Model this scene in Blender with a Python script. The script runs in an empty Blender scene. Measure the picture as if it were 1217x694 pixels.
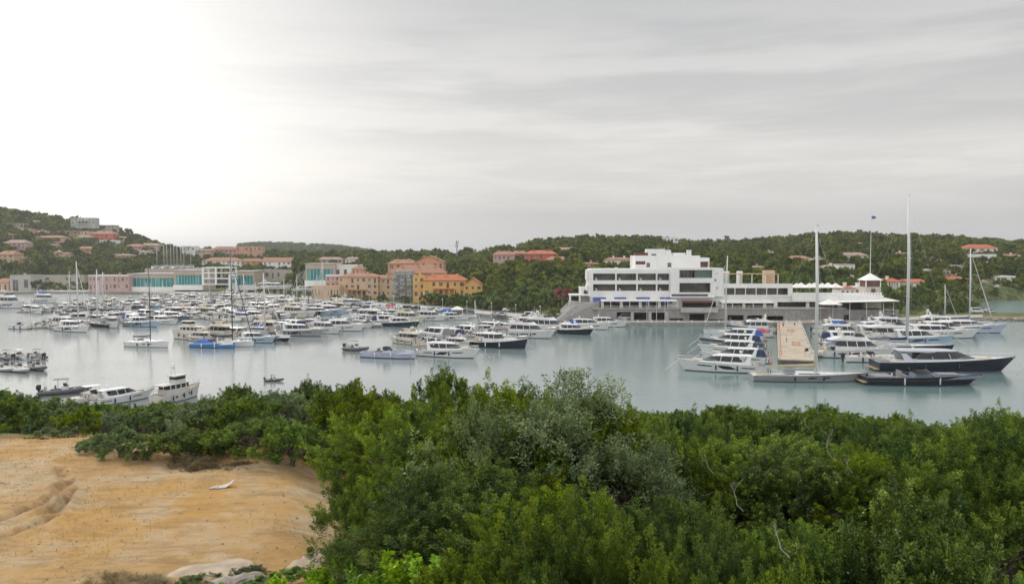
import bpy, math, random
import numpy as np
from mathutils import Vector, Matrix

# ------------------------------------------------------------------ camera
scene = bpy.context.scene
COL = scene.collection
W, H, F = 1217.0, 694.0, 937.0
CAMZ = 25.0
PITCH = math.atan(45.0 / F)
cd = bpy.data.cameras.new('camera')
cd.sensor_width = 36.0
cd.lens = 36.0 * F / W
cd.clip_start = 0.1
cd.clip_end = 40000
cam = bpy.data.objects.new('camera', cd)
cam.location = (0, 0, CAMZ)
cam.rotation_euler = (math.radians(90) - PITCH, 0, 0)
COL.objects.link(cam)
scene.camera = cam

# ------------------------------------------------------------------ sky, sun, exposure
SUN_AZ, SUN_EL = math.radians(-48), math.radians(38)      # behind thin cloud, beyond the left edge
world = bpy.data.worlds.new('World')
scene.world = world
world.use_nodes = True
nt = world.node_tree
nt.nodes.clear()
def N(t, **k):
    n = nt.nodes.new(t)
    for a, v in k.items():
        setattr(n, a, v)
    return n
def math_node(tree, op, a, b=None, c=None, clamp=False):
    n = tree.nodes.new('ShaderNodeMath'); n.operation = op; n.use_clamp = clamp
    for i, v in enumerate((a, b, c)):
        if v is None: continue
        if isinstance(v, (int, float)): n.inputs[i].default_value = v
        else: tree.links.new(v, n.inputs[i])
    return n.outputs[0]
def mix_rgb(tree, fac, a, b, mode='MIX'):
    n = tree.nodes.new('ShaderNodeMix'); n.data_type = 'RGBA'; n.blend_type = mode
    for s, v in ((0, fac), (6, a), (7, b)):
        if isinstance(v, (int, float)): n.inputs[s].default_value = v
        elif isinstance(v, tuple): n.inputs[s].default_value = (*v, 1) if len(v) == 3 else v
        else: tree.links.new(v, n.inputs[s])
    return n.outputs[2]
def ramp(tree, fac, stops):
    n = tree.nodes.new('ShaderNodeValToRGB')
    cr = n.color_ramp
    while len(cr.elements) < len(stops): cr.elements.new(0.5)
    for e, (p, c) in zip(cr.elements, stops):
        e.position = p; e.color = (c, c, c, 1) if isinstance(c, (int, float)) else (*c, 1)
    tree.links.new(fac, n.inputs[0])
    return n.outputs[0]
def noise(tree, vec, scale, detail=4, rough=.5, dim=None):
    n = tree.nodes.new('ShaderNodeTexNoise'); n.inputs['Scale'].default_value = scale
    n.inputs['Detail'].default_value = detail; n.inputs['Roughness'].default_value = rough
    if vec is not None: tree.links.new(vec, n.inputs['Vector'])
    return n.outputs[0]
sky = N('ShaderNodeTexSky', sky_type='NISHITA', sun_disc=False)
sky.sun_elevation = SUN_EL; sky.sun_rotation = SUN_AZ
sky.air_density = 1.5; sky.dust_density = 3.0
tc = N('ShaderNodeTexCoord')
gen = tc.outputs['Generated']
sep = N('ShaderNodeSeparateXYZ'); nt.links.new(gen, sep.inputs[0])
z = sep.outputs[2]
def glow(px, py, k):
    d = Vector(((px - 608.5) / F, 1, -(py - 302) / F)).normalized()
    n = N('ShaderNodeVectorMath', operation='DOT_PRODUCT'); nt.links.new(gen, n.inputs[0]); n.inputs[1].default_value = d
    return math_node(nt, 'POWER', math_node(nt, 'MAXIMUM', n.outputs['Value'], 0.0), k)
g1 = glow(-160, 190, 9.0)
g2 = glow(-10, 190, 21.0)
mp = N('ShaderNodeMapping'); mp.inputs['Scale'].default_value = (1.6, 1.6, 15.0); mp.inputs['Rotation'].default_value = (0.0, 0.07, 0.0)
nt.links.new(gen, mp.inputs[0])
n1 = noise(nt, mp.outputs[0], 1.15, 7, .58)
mp2 = N('ShaderNodeMapping'); mp2.inputs['Scale'].default_value = (1, 1, 4.0); mp2.inputs['Rotation'].default_value = (0.0, -0.10, 0.0)
nt.links.new(gen, mp2.inputs[0])
n2 = noise(nt, mp2.outputs[0], 2.2, 5, .55)
streak = ramp(nt, n1, [(.49, 0.0), (.60, 1.0)])
patch = ramp(nt, n2, [(.30, 0.0), (.75, 1.0)])
band = ramp(nt, z, [(0.0, .75), (.045, .30), (.085, .80), (.125, .95), (.15, .45), (.21, .20), (.34, 0.0)])
base = mix_rgb(nt, patch, (.485, .487, .50), (.58, .578, .578))
c1 = mix_rgb(nt, math_node(nt, 'MULTIPLY', band, .62), base, (.84, .815, .775))
wis = ramp(nt, z, [(0.0, 0.0), (.08, .35), (.14, 1.0), (.22, .7), (.30, .1)])
c2 = mix_rgb(nt, math_node(nt, 'MULTIPLY', math_node(nt, 'MULTIPLY', streak, wis), .62), c1, (.86, .84, .80))
mp3 = N('ShaderNodeMapping'); mp3.inputs['Scale'].default_value = (2.6, 2.6, 24.0); mp3.inputs['Location'].default_value = (.3, .1, .2); nt.links.new(gen, mp3.inputs[0])
n3 = ramp(nt, noise(nt, mp3.outputs[0], 1.6, 8, .62), [(.46, 0.0), (.62, 1.0)])
b3 = ramp(nt, z, [(.05, 0.0), (.075, .7), (.105, 1.0), (.13, .5), (.15, .1), (.165, .5), (.19, .35), (.21, 0.0)])
c2 = mix_rgb(nt, math_node(nt, 'MULTIPLY', math_node(nt, 'MULTIPLY', n3, b3), .5), c2, (.90, .865, .80))
c3 = mix_rgb(nt, math_node(nt, 'MULTIPLY', g1, .42, clamp=True), c2, (.98, .96, .93))
c4 = mix_rgb(nt, math_node(nt, 'MULTIPLY', g2, .75, clamp=True), c3, (1.50, 1.46, 1.39))
zen = ramp(nt, z, [(.36, 0.0), (.75, 1.0)])      # an overcast sky is brightest overhead
beh = ramp(nt, math_node(nt, 'MULTIPLY_ADD', sep.outputs[1], -.5, .5), [(.50, 0.0), (.80, 1.0)])   # unseen sky behind the viewer, brightness added to light the facades
sc10 = N('ShaderNodeVectorMath', operation='SCALE'); nt.links.new(math_node(nt, 'ADD', math_node(nt, 'MULTIPLY_ADD', zen, 12.0, 10.0), math_node(nt, 'MULTIPLY', beh, 9.0)), sc10.inputs[3])
nt.links.new(c4, sc10.inputs[0])
skyc = mix_rgb(nt, .94, sky.outputs[0], sc10.outputs[0])
bg = N('ShaderNodeBackground'); bg.inputs[1].default_value = 0.1
nt.links.new(skyc, bg.inputs[0])
out = N('ShaderNodeOutputWorld'); nt.links.new(bg.outputs[0], out.inputs[0])
sun = bpy.data.lights.new('sun', 'SUN'); sun.energy = 1.5; sun.angle = math.radians(12); sun.color = (1, .95, .86)
so = bpy.data.objects.new('sun', sun); COL.objects.link(so)
sdir = Vector((math.sin(SUN_AZ) * math.cos(SUN_EL), math.cos(SUN_AZ) * math.cos(SUN_EL), math.sin(SUN_EL)))
so.rotation_euler = sdir.to_track_quat('Z', 'Y').to_euler()
so.location = (0, 0, 100)
vs = scene.view_settings
vs.view_transform = 'Standard'; vs.look = 'None'; vs.exposure = 0.06; vs.gamma = 1.0
cy = scene.cycles
cy.max_bounces = 6; cy.diffuse_bounces = 3; cy.glossy_bounces = 3; cy.transmission_bounces = 3
cy.transparent_max_bounces = 6; cy.volume_bounces = 0
cy.caustics_reflective = False; cy.caustics_refractive = False
cy.use_adaptive_sampling = True; cy.adaptive_threshold = 0.02
cy.use_denoising = True

# ------------------------------------------------------------------ pixel -> world helpers (photo pixels, 1217 x 694)
cp, sp = math.cos(PITCH), math.sin(PITCH)
def ray(px, py):
    a = (px - 608.5) / F; b = (347 - py) / F
    return Vector((a, cp + b * sp, -sp + b * cp))
def at_depth(px, py, Y):
    d = ray(px, py); t = Y / d.y
    return Vector((d.x * t, Y, CAMZ + d.z * t))
def at_z(px, py, zz=0.0):
    d = ray(px, py); t = (zz - CAMZ) / d.z
    return Vector((d.x * t, d.y * t, zz))
def zpy(py, Y): return at_depth(608, py, Y).z
def xpx(px, Y, py=340): return at_depth(px, py, Y).x
def to_px(x, y, zz):
    v = Vector((x, y, zz - CAMZ)); dep = v.y * cp - v.z * sp
    return 608.5 + F * v.x / dep, 347 - F * (v.y * sp + v.z * cp) / dep

# ------------------------------------------------------------------ materials
MATS = {}
def mat(name, col, rough=.7, var=.12, scale=1.5, metal=0.0, bump=0.0, bscale=8.0, spec=None, streaks=0.0, coat=0.0, space='Object'):
    if name in MATS: return MATS[name]
    m = bpy.data.materials.new(name); m.use_nodes = True
    t = m.node_tree; b = t.nodes['Principled BSDF']
    b.inputs['Roughness'].default_value = rough; b.inputs['Metallic'].default_value = metal
    if spec is not None: b.inputs['Specular IOR Level'].default_value = spec
    if coat: b.inputs['Coat Weight'].default_value = coat
    co = t.nodes.new('ShaderNodeTexCoord')
    nz = noise(t, co.outputs[space], scale, 5, .6)
    k = ramp(t, nz, [(.3, 0.0), (.7, 1.0)])
    lo = tuple(c * (1 - var) for c in col); hi = tuple(min(1, c * (1 + var)) for c in col)
    c = mix_rgb(t, k, lo, hi)
    if streaks:
        mm = t.nodes.new('ShaderNodeMapping'); mm.inputs['Scale'].default_value = (1, 1, .12)
        t.links.new(co.outputs[space], mm.inputs[0])
        s2 = ramp(t, noise(t, mm.outputs[0], 1.3, 6, .65), [(.45, 0.0), (.75, 1.0)])
        c = mix_rgb(t, math_node(t, 'MULTIPLY', s2, streaks), c, tuple(q * .55 for q in col))
    t.links.new(c, b.inputs['Base Color'])
    if bump:
        bn = t.nodes.new('ShaderNodeBump'); bn.inputs['Strength'].default_value = bump; bn.inputs['Distance'].default_value = .05
        t.links.new(noise(t, co.outputs[space], bscale, 6, .6), bn.inputs['Height']); t.links.new(bn.outputs[0], b.inputs['Normal'])
    MATS[name] = m
    return m
def tile_mat(name, col):
    if name in MATS: return MATS[name]
    m = bpy.data.materials.new(name); m.use_nodes = True
    t = m.node_tree; b = t.nodes['Principled BSDF']; b.inputs['Roughness'].default_value = .85
    co = t.nodes.new('ShaderNodeTexCoord')
    k = ramp(t, noise(t, co.outputs['Object'], .9, 8, .75), [(.3, 0.0), (.7, 1.0)])
    c = mix_rgb(t, k, tuple(q * .72 for q in col), tuple(min(1, q * 1.2) for q in col))
    wv = t.nodes.new('ShaderNodeTexWave'); wv.inputs['Scale'].default_value = 1.4; wv.inputs['Distortion'].default_value = .6
    t.links.new(co.outputs['Object'], wv.inputs[0])
    c = mix_rgb(t, math_node(t, 'MULTIPLY', wv.outputs[1], .25), c, tuple(q * .6 for q in col))
    t.links.new(c, b.inputs['Base Color'])
    bn = t.nodes.new('ShaderNodeBump'); bn.inputs['Strength'].default_value = .5; bn.inputs['Distance'].default_value = .08
    t.links.new(wv.outputs[1], bn.inputs['Height']); t.links.new(bn.outputs[0], b.inputs['Normal'])
    MATS[name] = m
    return m
WHITE = mat('gelcoat_white', (.72, .72, .71), .28, .05, .8)
CREAM = mat('gelcoat_cream', (.66, .62, .54), .35, .06, .8)
GREYH = mat('hull_grey', (.30, .31, .31), .32, .08, .5)
NAVY = mat('hull_navy', (.012, .018, .032), .14, .2, .5)
TEALH = mat('hull_dark_teal', (.012, .045, .055), .2, .2, .5)
LILAC = mat('hull_pale_lilac', (.50, .53, .66), .3, .05, .5)
BLUEH = mat('hull_bright_blue', (.05, .22, .50), .25, .1, .5)
PALEB = mat('hull_pale_blue', (.34, .46, .58), .3, .06, .5)
STEELB = mat('hull_steel_grey', (.10, .13, .17), .2, .12, .5)
REDH = mat('hull_maroon', (.22, .03, .035), .3, .1, .5)
ANTI = mat('antifouling', (.02, .03, .05), .6, .2, 2)
TEAK = mat('teak_deck', (.36, .25, .15), .7, .2, 3)
DECKG = mat('deck_grey', (.45, .45, .43), .6, .1, 2)
GLASSD = mat('boat_glass', (.012, .015, .018), .08, .3, 1)
CHROME = mat('stainless', (.62, .62, .62), .25, .05, 2, metal=.9)
BLACK = mat('black_plastic', (.02, .02, .022), .45, .2, 3)
CUSH = mat('cushion_beige', (.55, .50, .42), .9, .1, 4)
CUSHG = mat('cushion_grey', (.22, .22, .23), .9, .1, 4)
BLUEC = mat('canvas_blue', (.05, .12, .38), .9, .15, 3)
NAVYC = mat('canvas_navy', (.03, .045, .10), .9, .15, 3)
REDC = mat('canvas_red', (.50, .05, .05), .9, .15, 3)
TANC = mat('canvas_tan', (.42, .35, .25), .9, .15, 3)
GREYC = mat('canvas_grey', (.20, .21, .22), .9, .15, 3)
RUBBER = mat('inflatable_rubber', (.10, .10, .11), .6, .2, 2)
RUBBERW = mat('inflatable_white', (.60, .60, .58), .5, .1, 2)
ORANGE = mat('orange_plastic', (.75, .20, .04), .5, .1, 3)

# ------------------------------------------------------------------ mesh collector
class MB:
    def __init__(s): s.v = []; s.f = []; s.m = []; s.cut = []
    def add(s, vs_, fs, mi=0):
        o = len(s.v); s.cut.append((o, len(s.f))); s.v += [tuple(p) for p in vs_]
        for f in fs: s.f.append(tuple(o + i for i in f)); s.m.append(mi)
        return s
    def box(s, x0, x1, y0, y1, z0, z1, mi=0):
        return s.add([(x0, y0, z0), (x1, y0, z0), (x1, y1, z0), (x0, y1, z0), (x0, y0, z1), (x1, y0, z1), (x1, y1, z1), (x0, y1, z1)],
                     [(3, 2, 1, 0), (4, 5, 6, 7), (0, 1, 5, 4), (1, 2, 6, 5), (2, 3, 7, 6), (3, 0, 4, 7)], mi)
    def loft(s, rings, mi=0, caps=True, closed=True):
        n = len(rings[0]); vs_ = [p for r in rings for p in r]; fs = []
        for k in range(len(rings) - 1):
            for i in range(n if closed else n - 1):
                j = (i + 1) % n
                fs.append((k * n + i, k * n + j, (k + 1) * n + j, (k + 1) * n + i))
        if caps:
            fs.append(tuple(range(n - 1, -1, -1))); o = (len(rings) - 1) * n
            fs.append(tuple(range(o, o + n)))
        return s.add(vs_, fs, mi)
    def tube(s, pts, r, n=6, mi=0):
        pts = [Vector(p) for p in pts]; rings = []
        rs = r if isinstance(r, (list, tuple)) else [r] * len(pts)
        for i, p in enumerate(pts):
            d = (pts[min(i + 1, len(pts) - 1)] - pts[max(i - 1, 0)])
            if d.length < 1e-6: d = Vector((0, 0, 1))
            d.normalize()
            a = Vector((0, 0, 1)) if abs(d.z) < .9 else Vector((1, 0, 0))
            u = d.cross(a).normalized(); w = d.cross(u)
            rings.append([p + (u * math.cos(6.2832 * k / n) + w * math.sin(6.2832 * k / n)) * rs[i] for k in range(n)])
        return s.loft(rings, mi)
    def ball(s, c, rx, ry, rz, mi=0, nu=10, nv=6):
        rings = []
        for j in range(nv + 1):
            a = -math.pi / 2 + math.pi * j / nv; q = max(.02, math.cos(a))
            rings.append([(c[0] + rx * q * math.cos(6.2832 * i / nu), c[1] + ry * q * math.sin(6.2832 * i / nu), c[2] + rz * math.sin(a)) for i in range(nu)])
        return s.loft(rings, mi)
    def mesh(s, name, mats, smooth=False):
        me = bpy.data.meshes.new(name); me.from_pydata(s.v, [], s.f)
        for m in (mats if isinstance(mats, (list, tuple)) else [mats]): me.materials.append(m)
        me.polygons.foreach_set('material_index', s.m)
        if smooth: me.polygons.foreach_set('use_smooth', [True] * len(s.f))
        me.update()
        return me
    def each(s, name, mats, parent, smooth=False):
        """every piece added becomes a part of its own"""
        out_ = []
        for k, (v0, f0) in enumerate(s.cut):
            v1, f1 = s.cut[k + 1] if k + 1 < len(s.cut) else (len(s.v), len(s.f))
            q = MB(); q.v = s.v[v0:v1]; q.f = [tuple(i - v0 for i in f) for f in s.f[f0:f1]]; q.m = s.m[f0:f1]
            out_.append(q.build(name, mats, parent, smooth))
        return out_
    def build(s, name, mats, parent=None, smooth=False):
        o = bpy.data.objects.new(name, s.mesh(name, mats, smooth)); COL.objects.link(o)
        if parent is not None: o.parent = parent
        return o
def tag(o, label=None, cat=None, group=None, kind=None):
    if label: o['label'] = label
    if cat: o['category'] = cat
    if group: o['group'] = group
    if kind: o['kind'] = kind
    return o
def empty(name, loc=(0, 0, 0), rz=0.0, label=None, cat=None, group=None):
    o = bpy.data.objects.new(name, None); COL.objects.link(o); o.location = loc; o.rotation_euler.z = rz
    o.empty_display_size = .2
    return tag(o, label, cat, group)
CHILD = {}
def kids(o):
    return [c for c in o.children]
def copy_tree(o, parent=None, cache=None):
    c = o.copy(); COL.objects.link(c); c.parent = parent
    for ch in (KIDS[o.name] if o.name in KIDS else freeze(o)): copy_tree(ch, c)
    return c
KIDS = {}
def freeze(o):
    KIDS[o.name] = list(o.children)
    return KIDS[o.name]

# numpy noise --------------------------------------------------------
def vnoise(x, y, seed=0):
    xi = np.floor(x).astype(np.int64); yi = np.floor(y).astype(np.int64); xf = x - xi; yf = y - yi
    def h(a, b):
        q = (a * 374761393 + b * 668265263 + seed * 974634777) & 0xffffffff
        q = ((q ^ (q >> 13)) * 1274126177) & 0xffffffff
        return ((q ^ (q >> 16)) & 0xffff) / 65535.0
    u = xf * xf * (3 - 2 * xf); v = yf * yf * (3 - 2 * yf)
    return (h(xi, yi) * (1 - u) + h(xi + 1, yi) * u) * (1 - v) + (h(xi, yi + 1) * (1 - u) + h(xi + 1, yi + 1) * u) * v
def fbm(x, y, s, o=4, seed=0):
    r = 0; a = 1; t = 0
    for k in range(o):
        r = r + a * vnoise(x * s + 17.3 * k, y * s - 9.1 * k, seed + k); t += a; a *= .5; s *= 2.03
    return r / t

# ------------------------------------------------------------------ terrain
SHX = [-900, -300, 0, 60, 150, 300, 400, 500, 590, 640, 668, 690, 740, 1000, 1060, 1110, 1165, 1217, 1500, 2200]
SHY = [346, 346, 350, 349, 349.5, 355, 362, 370, 379, 383, 386, 388, 388, 388, 386, 383, 381, 381, 381, 381]   # water line rows of the far quay
RX = [-900, -300, 0, 50, 100, 130, 180, 215, 250, 300, 330, 380, 430, 470, 540, 600, 640, 700, 760, 850, 900, 960, 1000, 1100, 1217, 1500, 2200]
RPY = [240, 236, 250, 260, 265, 272, 290, 297, 300, 303, 304, 304, 304, 305, 303, 300, 291, 286, 286, 292, 290, 284, 282, 284, 291, 300, 302]
RY = [900, 900, 900, 900, 900, 900, 880, 860, 850, 850, 850, 820, 800, 780, 740, 720, 760, 860, 900, 900, 850, 850, 850, 850, 820, 800, 800]
def shore_Y(px):
    return CAMZ * F / (np.interp(px, SHX, SHY) - 302.0)
def near_z(x, Y, px):
    b = np.clip((Y - 15.0) / 84.0, 0, 3)
    zr = 17.2 - 17.2 * b ** 1.28
    f = np.clip((34.5 - Y) / 7.0, -99, 1)
    zf = np.where(f > 0, 16.9, 16.9 - 16.9 * np.clip((Y - 34.5) / 69.0, 0, 3) ** 1.05)
    w = np.clip((470 - px) / 160.0, 0, 1); w = w * w * (3 - 2 * w)
    zz = zr * (1 - w) + zf * w
    return zz
def terrain(x, Y):
    x = np.asarray(x, float); Y = np.asarray(Y, float)
    Ye = np.maximum(Y, 6.0)
    px = 608.5 + F * x / Ye
    nz = near_z(x, Y, px)
    rough = (fbm(x, Y, .22, 4, 3) - .5) * .5 + (fbm(x, Y, .035, 3, 9) - .5) * 1.6 * np.clip((Y - 20) / 60, 0, 1)
    nz = nz + rough * np.where(px < 430, np.where(Y < 36, .45, 1), 1)
    nz = np.where(Y < 12, np.minimum(nz, 17.2) + 0 * Y, nz)
    Ys = shore_Y(px)
    RYs = np.interp(px, RX, RY)
    rz = CAMZ - (np.interp(px, RX, RPY) - 302.0) / F * RYs - 4.0
    start = Ys + np.interp(px, [-300, 0, 330, 470, 600, 660, 700, 1060, 1100, 1217], [60, 60, 170, 110, 30, 22, 30, 40, 24, 120])
    t = np.clip((Y - start) / (RYs - start), 0, 1)
    prof = np.interp(px, [0, 300, 450, 600, 900, 1217], [.85, 1.3, 1.2, .62, .62, .62])
    hill = rz * t ** prof
    hill = hill + (fbm(x, Y, .012, 4, 5) - .5) * 7 * np.clip(t * 4, 0, 1) * np.clip((1 - t) * 3, .15, 1)
    hill = np.where(Y > RYs, rz * np.clip(1 - (Y - RYs) / 900.0, .0, 1), hill)
    land = 1.15 + np.maximum(hill, 0)
    # far second ridge
    r2 = np.interp(px, [-300, 200, 300, 320, 350, 400, 430, 460, 500, 620], [0, 30, 46, 48, 47, 42, 34, 22, 6, 0])
    land = np.maximum(land, r2 * np.exp(-((Y - 1800) / 260.0) ** 2) - 3)
    # the inlet beyond the rocky strip
    inl = np.clip((px - 1158) / 14.0, 0, 1) * np.clip((Y - 322) / 6.0, 0, 1) * np.clip((428 - Y) / 8.0, 0, 1)
    land = land * (1 - inl) - 3 * inl
    far = np.clip((Y - Ys) / 3.0, 0, 1)
    bay = -3.0
    zz = np.where(Y < Ys, np.maximum(nz, bay), bay + (land - bay) * far)
    zz = np.where(Y > 2600, np.minimum(zz, -6), zz)
    return zz
def tz(x, Y): return float(terrain(np.array([x]), np.array([Y]))[0])

def grid_mesh(name, X, Y, Z, m, smooth=True):
    nr, nc = X.shape
    me = bpy.data.meshes.new(name)
    idx = np.arange(nr * nc).reshape(nr, nc)
    q = np.stack([idx[:-1, :-1], idx[:-1, 1:], idx[1:, 1:], idx[1:, :-1]], -1).reshape(-1, 4)
    me.vertices.add(nr * nc); me.vertices.foreach_set('co', np.stack([X, Y, Z], -1).reshape(-1).astype(np.float32))
    me.loops.add(q.size); me.loops.foreach_set('vertex_index', q.reshape(-1).astype(np.int32))
    me.polygons.add(len(q)); me.polygons.foreach_set('loop_start', np.arange(0, q.size, 4, dtype=np.int32))
    me.polygons.foreach_set('loop_total', np.full(len(q), 4, dtype=np.int32))
    me.update(calc_edges=True)
    if smooth: me.polygons.foreach_set('use_smooth', np.ones(len(q), bool))
    me.materials.append(m)
    o = bpy.data.objects.new(name, me); COL.objects.link(o)
    return o

# ground material: dirt clearing near, scrub soil elsewhere, paving tone by the harbour
gm = bpy.data.materials.new('earth'); gm.use_nodes = True
t = gm.node_tree; b = t.nodes['Principled BSDF']; b.inputs['Roughness'].default_value = .95; b.inputs['Specular IOR Level'].default_value = .1
co = t.nodes.new('ShaderNodeTexCoord'); P = co.outputs['Object']
na = noise(t, P, .16, 6, .6); nb = noise(t, P, 1.1, 8, .7); nc = noise(t, P, 9.0, 8, .75); nd = noise(t, P, .42, 6, .62)
c = mix_rgb(t, ramp(t, na, [(.36, 0.0), (.62, 1.0)]), (.42, .28, .135), (.44, .265, .09))
c = mix_rgb(t, math_node(t, 'MULTIPLY', ramp(t, nd, [(.46, 0.0), (.60, 1.0)]), .9), c, (.46, .36, .24))
c = mix_rgb(t, math_node(t, 'MULTIPLY', ramp(t, nb, [(.50, 0.0), (.72, 1.0)]), .6), c, (.24, .135, .06))
c = mix_rgb(t, math_node(t, 'MULTIPLY', ramp(t, nc, [(.55, 0.0), (.78, 1.0)]), .55), c, (.19, .105, .05))
c = mix_rgb(t, math_node(t, 'MULTIPLY', ramp(t, nc, [(.22, 1.0), (.38, 0.0)]), .45), c, (.46, .38, .28))
sepg = t.nodes.new('ShaderNodeSeparateXYZ'); t.links.new(P, sepg.inputs[0])
far_k = ramp(t, math_node(t, 'MULTIPLY', sepg.outputs[1], .01), [(.36, 0.0), (.44, 1.0)])
soil = mix_rgb(t, ramp(t, nd, [(.4, 0.0), (.6, 1.0)]), (.07, .095, .035), (.17, .18, .08))
mu = t.nodes.new('ShaderNodeMapping'); mu.inputs['Rotation'].default_value = (0, 0, .5); mu.inputs['Scale'].default_value = (.55, 2.2, 1); t.links.new(P, mu.inputs[0])
dg = noise(t, mu.outputs[0], .9, 9, .72)
c = mix_rgb(t, math_node(t, 'MULTIPLY', ramp(t, dg, [(.50, 0.0), (.62, 1.0)]), .5), c, (.21, .13, .065))
c = mix_rgb(t, math_node(t, 'MULTIPLY', ramp(t, noise(t, P, 26.0, 4, .7), [(.52, 0.0), (.72, 1.0)]), .5), c, (.20, .12, .06))
gp = ramp(t, math_node(t, 'MULTIPLY_ADD', nd, .5, math_node(t, 'MULTIPLY', nb, .5)), [(.50, 0.0), (.60, 1.0)])
c = mix_rgb(t, math_node(t, 'MULTIPLY', gp, .35), c, (.30, .23, .09))
ru = t.nodes.new('ShaderNodeAttribute'); ru.attribute_name = 'rut'
c = mix_rgb(t, math_node(t, 'MULTIPLY', math_node(t, 'MULTIPLY', ru.outputs['Fac'], ramp(t, nb, [(.35, .2), (.6, 1.0)])), .75), c, (.15, .085, .045))
cl = t.nodes.new('ShaderNodeAttribute'); cl.attribute_name = 'clearing'
c = mix_rgb(t, math_node(t, 'MAXIMUM', far_k, math_node(t, 'SUBTRACT', 1.0, cl.outputs['Fac'])), c, soil)
t.links.new(c, b.inputs['Base Color'])
bn = t.nodes.new('ShaderNodeBump'); bn.inputs['Strength'].default_value = .8; bn.inputs['Distance'].default_value = .07
hh = math_node(t, 'ADD', math_node(t, 'MULTIPLY', nc, .6), math_node(t, 'MULTIPLY', nb, 1.2))
t.links.new(hh, bn.inputs['Height']); t.links.new(bn.outputs[0], b.inputs['Normal'])

u = np.linspace(-1.15, 1.15, 860)
ys = np.concatenate([np.linspace(-20, 15.5, 24), np.linspace(16, 38, 210), np.linspace(38.6, 60, 40), np.linspace(60.6, 130, 60), np.linspace(134, 230, 12), np.linspace(232, 560, 190), np.linspace(564, 1200, 120), np.linspace(1220, 2600, 50), np.geomspace(2700, 9000, 8)])
U, YY = np.meshgrid(u, ys)
XX = U * (YY + 34)
ZZ = terrain(XX, YY)
RUT = np.zeros_like(ZZ)
# shallow wheel ruts pressed into the clearing
def rut_line(pts, wdt, dep):
    global ZZ, RUT
    P0 = np.array(pts)
    for k in range(len(P0) - 1):
        a = P0[k]; b_ = P0[k + 1]; d = b_ - a; L2 = (d ** 2).sum()
        tt = np.clip(((XX - a[0]) * d[0] + (YY - a[1]) * d[1]) / L2, 0, 1)
        dist = np.hypot(XX - a[0] - tt * d[0], YY - a[1] - tt * d[1])
        gk = np.exp(-(dist / wdt) ** 2); ZZ = ZZ - dep * gk + dep * .45 * np.exp(-((dist - wdt * 2.1) / (wdt * .7)) ** 2); RUT = np.maximum(RUT, gk)
for off in (0, 1.7):
    rut_line([tuple(at_z(q[0], q[1] + off * 12, 16.9))[:2] for q in ((-20, 622), (30, 607), (62, 592), (80, 572), (70, 556))], .16, .13)
rut_line([tuple(at_z(q[0], q[1], 16.9))[:2] for q in ((45, 612), (72, 600), (88, 583), (84, 570))], .13, .12)
ground = grid_mesh('ground', XX, YY, ZZ, gm)
pxg = 608.5 + F * XX / np.maximum(YY, 8)
CLR = np.clip((560 - pxg) / 60, 0, 1) * np.clip((40 - YY) / 3, 0, 1)
rc = ground.data.attributes.new('clearing', 'FLOAT', 'POINT'); rc.data.foreach_set('value', CLR.reshape(-1).astype(np.float32))
ra = ground.data.attributes.new('rut', 'FLOAT', 'POINT'); ra.data.foreach_set('value', RUT.reshape(-1).astype(np.float32))
tag(ground, 'ground sheet of dirt and scrub soil from the clearing to the hills', kind='structure')

# water
wm = bpy.data.materials.new('sea_water'); wm.use_nodes = True
t = wm.node_tree; b = t.nodes['Principled BSDF']
b.inputs['Roughness'].default_value = .06; b.inputs['IOR'].default_value = 1.5
co = t.nodes.new('ShaderNodeTexCoord'); P = co.outputs['Object']
big = noise(t, P, .012, 4, .55)
sw = t.nodes.new('ShaderNodeSeparateXYZ'); t.links.new(P, sw.inputs[0])
shal = ramp(t, math_node(t, 'MULTIPLY_ADD', sw.outputs[0], .004, .5), [(.30, 0.0), (.72, 1.0)])     # shallow teal eastward; the sky's bright reflection painted into the paler western base
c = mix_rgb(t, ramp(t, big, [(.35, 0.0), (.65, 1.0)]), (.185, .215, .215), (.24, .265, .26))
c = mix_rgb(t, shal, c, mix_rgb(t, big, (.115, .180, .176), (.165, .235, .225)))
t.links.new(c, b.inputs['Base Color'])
t.links.new(ramp(t, math_node(t, 'MULTIPLY', sw.outputs[1], .002), [(.30, .07), (.85, .26)]), b.inputs['Roughness'])
m1 = t.nodes.new('ShaderNodeMapping'); m1.inputs['Scale'].default_value = (.75, 1.25, 1); t.links.new(P, m1.inputs[0])
w1 = noise(t, m1.outputs[0], .75, 6, .62); w2 = noise(t, m1.outputs[0], .12, 3, .5)
calm = ramp(t, noise(t, P, .02, 3, .5), [(.35, .35), (.65, 1.0)])
hgt = math_node(t, 'ADD', math_node(t, 'MULTIPLY', math_node(t, 'MULTIPLY', w1, calm), .11), math_node(t, 'MULTIPLY', w2, .05))
bn = t.nodes.new('ShaderNodeBump'); bn.inputs['Strength'].default_value = 1.0; bn.inputs['Distance'].default_value = .55
t.links.new(hgt, bn.inputs['Height']); t.links.new(bn.outputs[0], b.inputs['Normal'])
uw = np.linspace(-3.2, 3.2, 9); yw = np.array([-60, 60, 400, 1500, 5000, 16000.])
UW, YW = np.meshgrid(uw, yw)
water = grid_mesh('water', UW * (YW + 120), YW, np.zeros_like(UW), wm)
tag(water, 'calm harbour water reflecting the pale sky', kind='structure')
REL = []                                  # (object, look, zone, height) : repeats labelled at the end
ORD = ['first', 'second', 'third', 'fourth', 'fifth', 'sixth', 'seventh', 'eighth', 'ninth', 'tenth', 'eleventh', 'twelfth']
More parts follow.
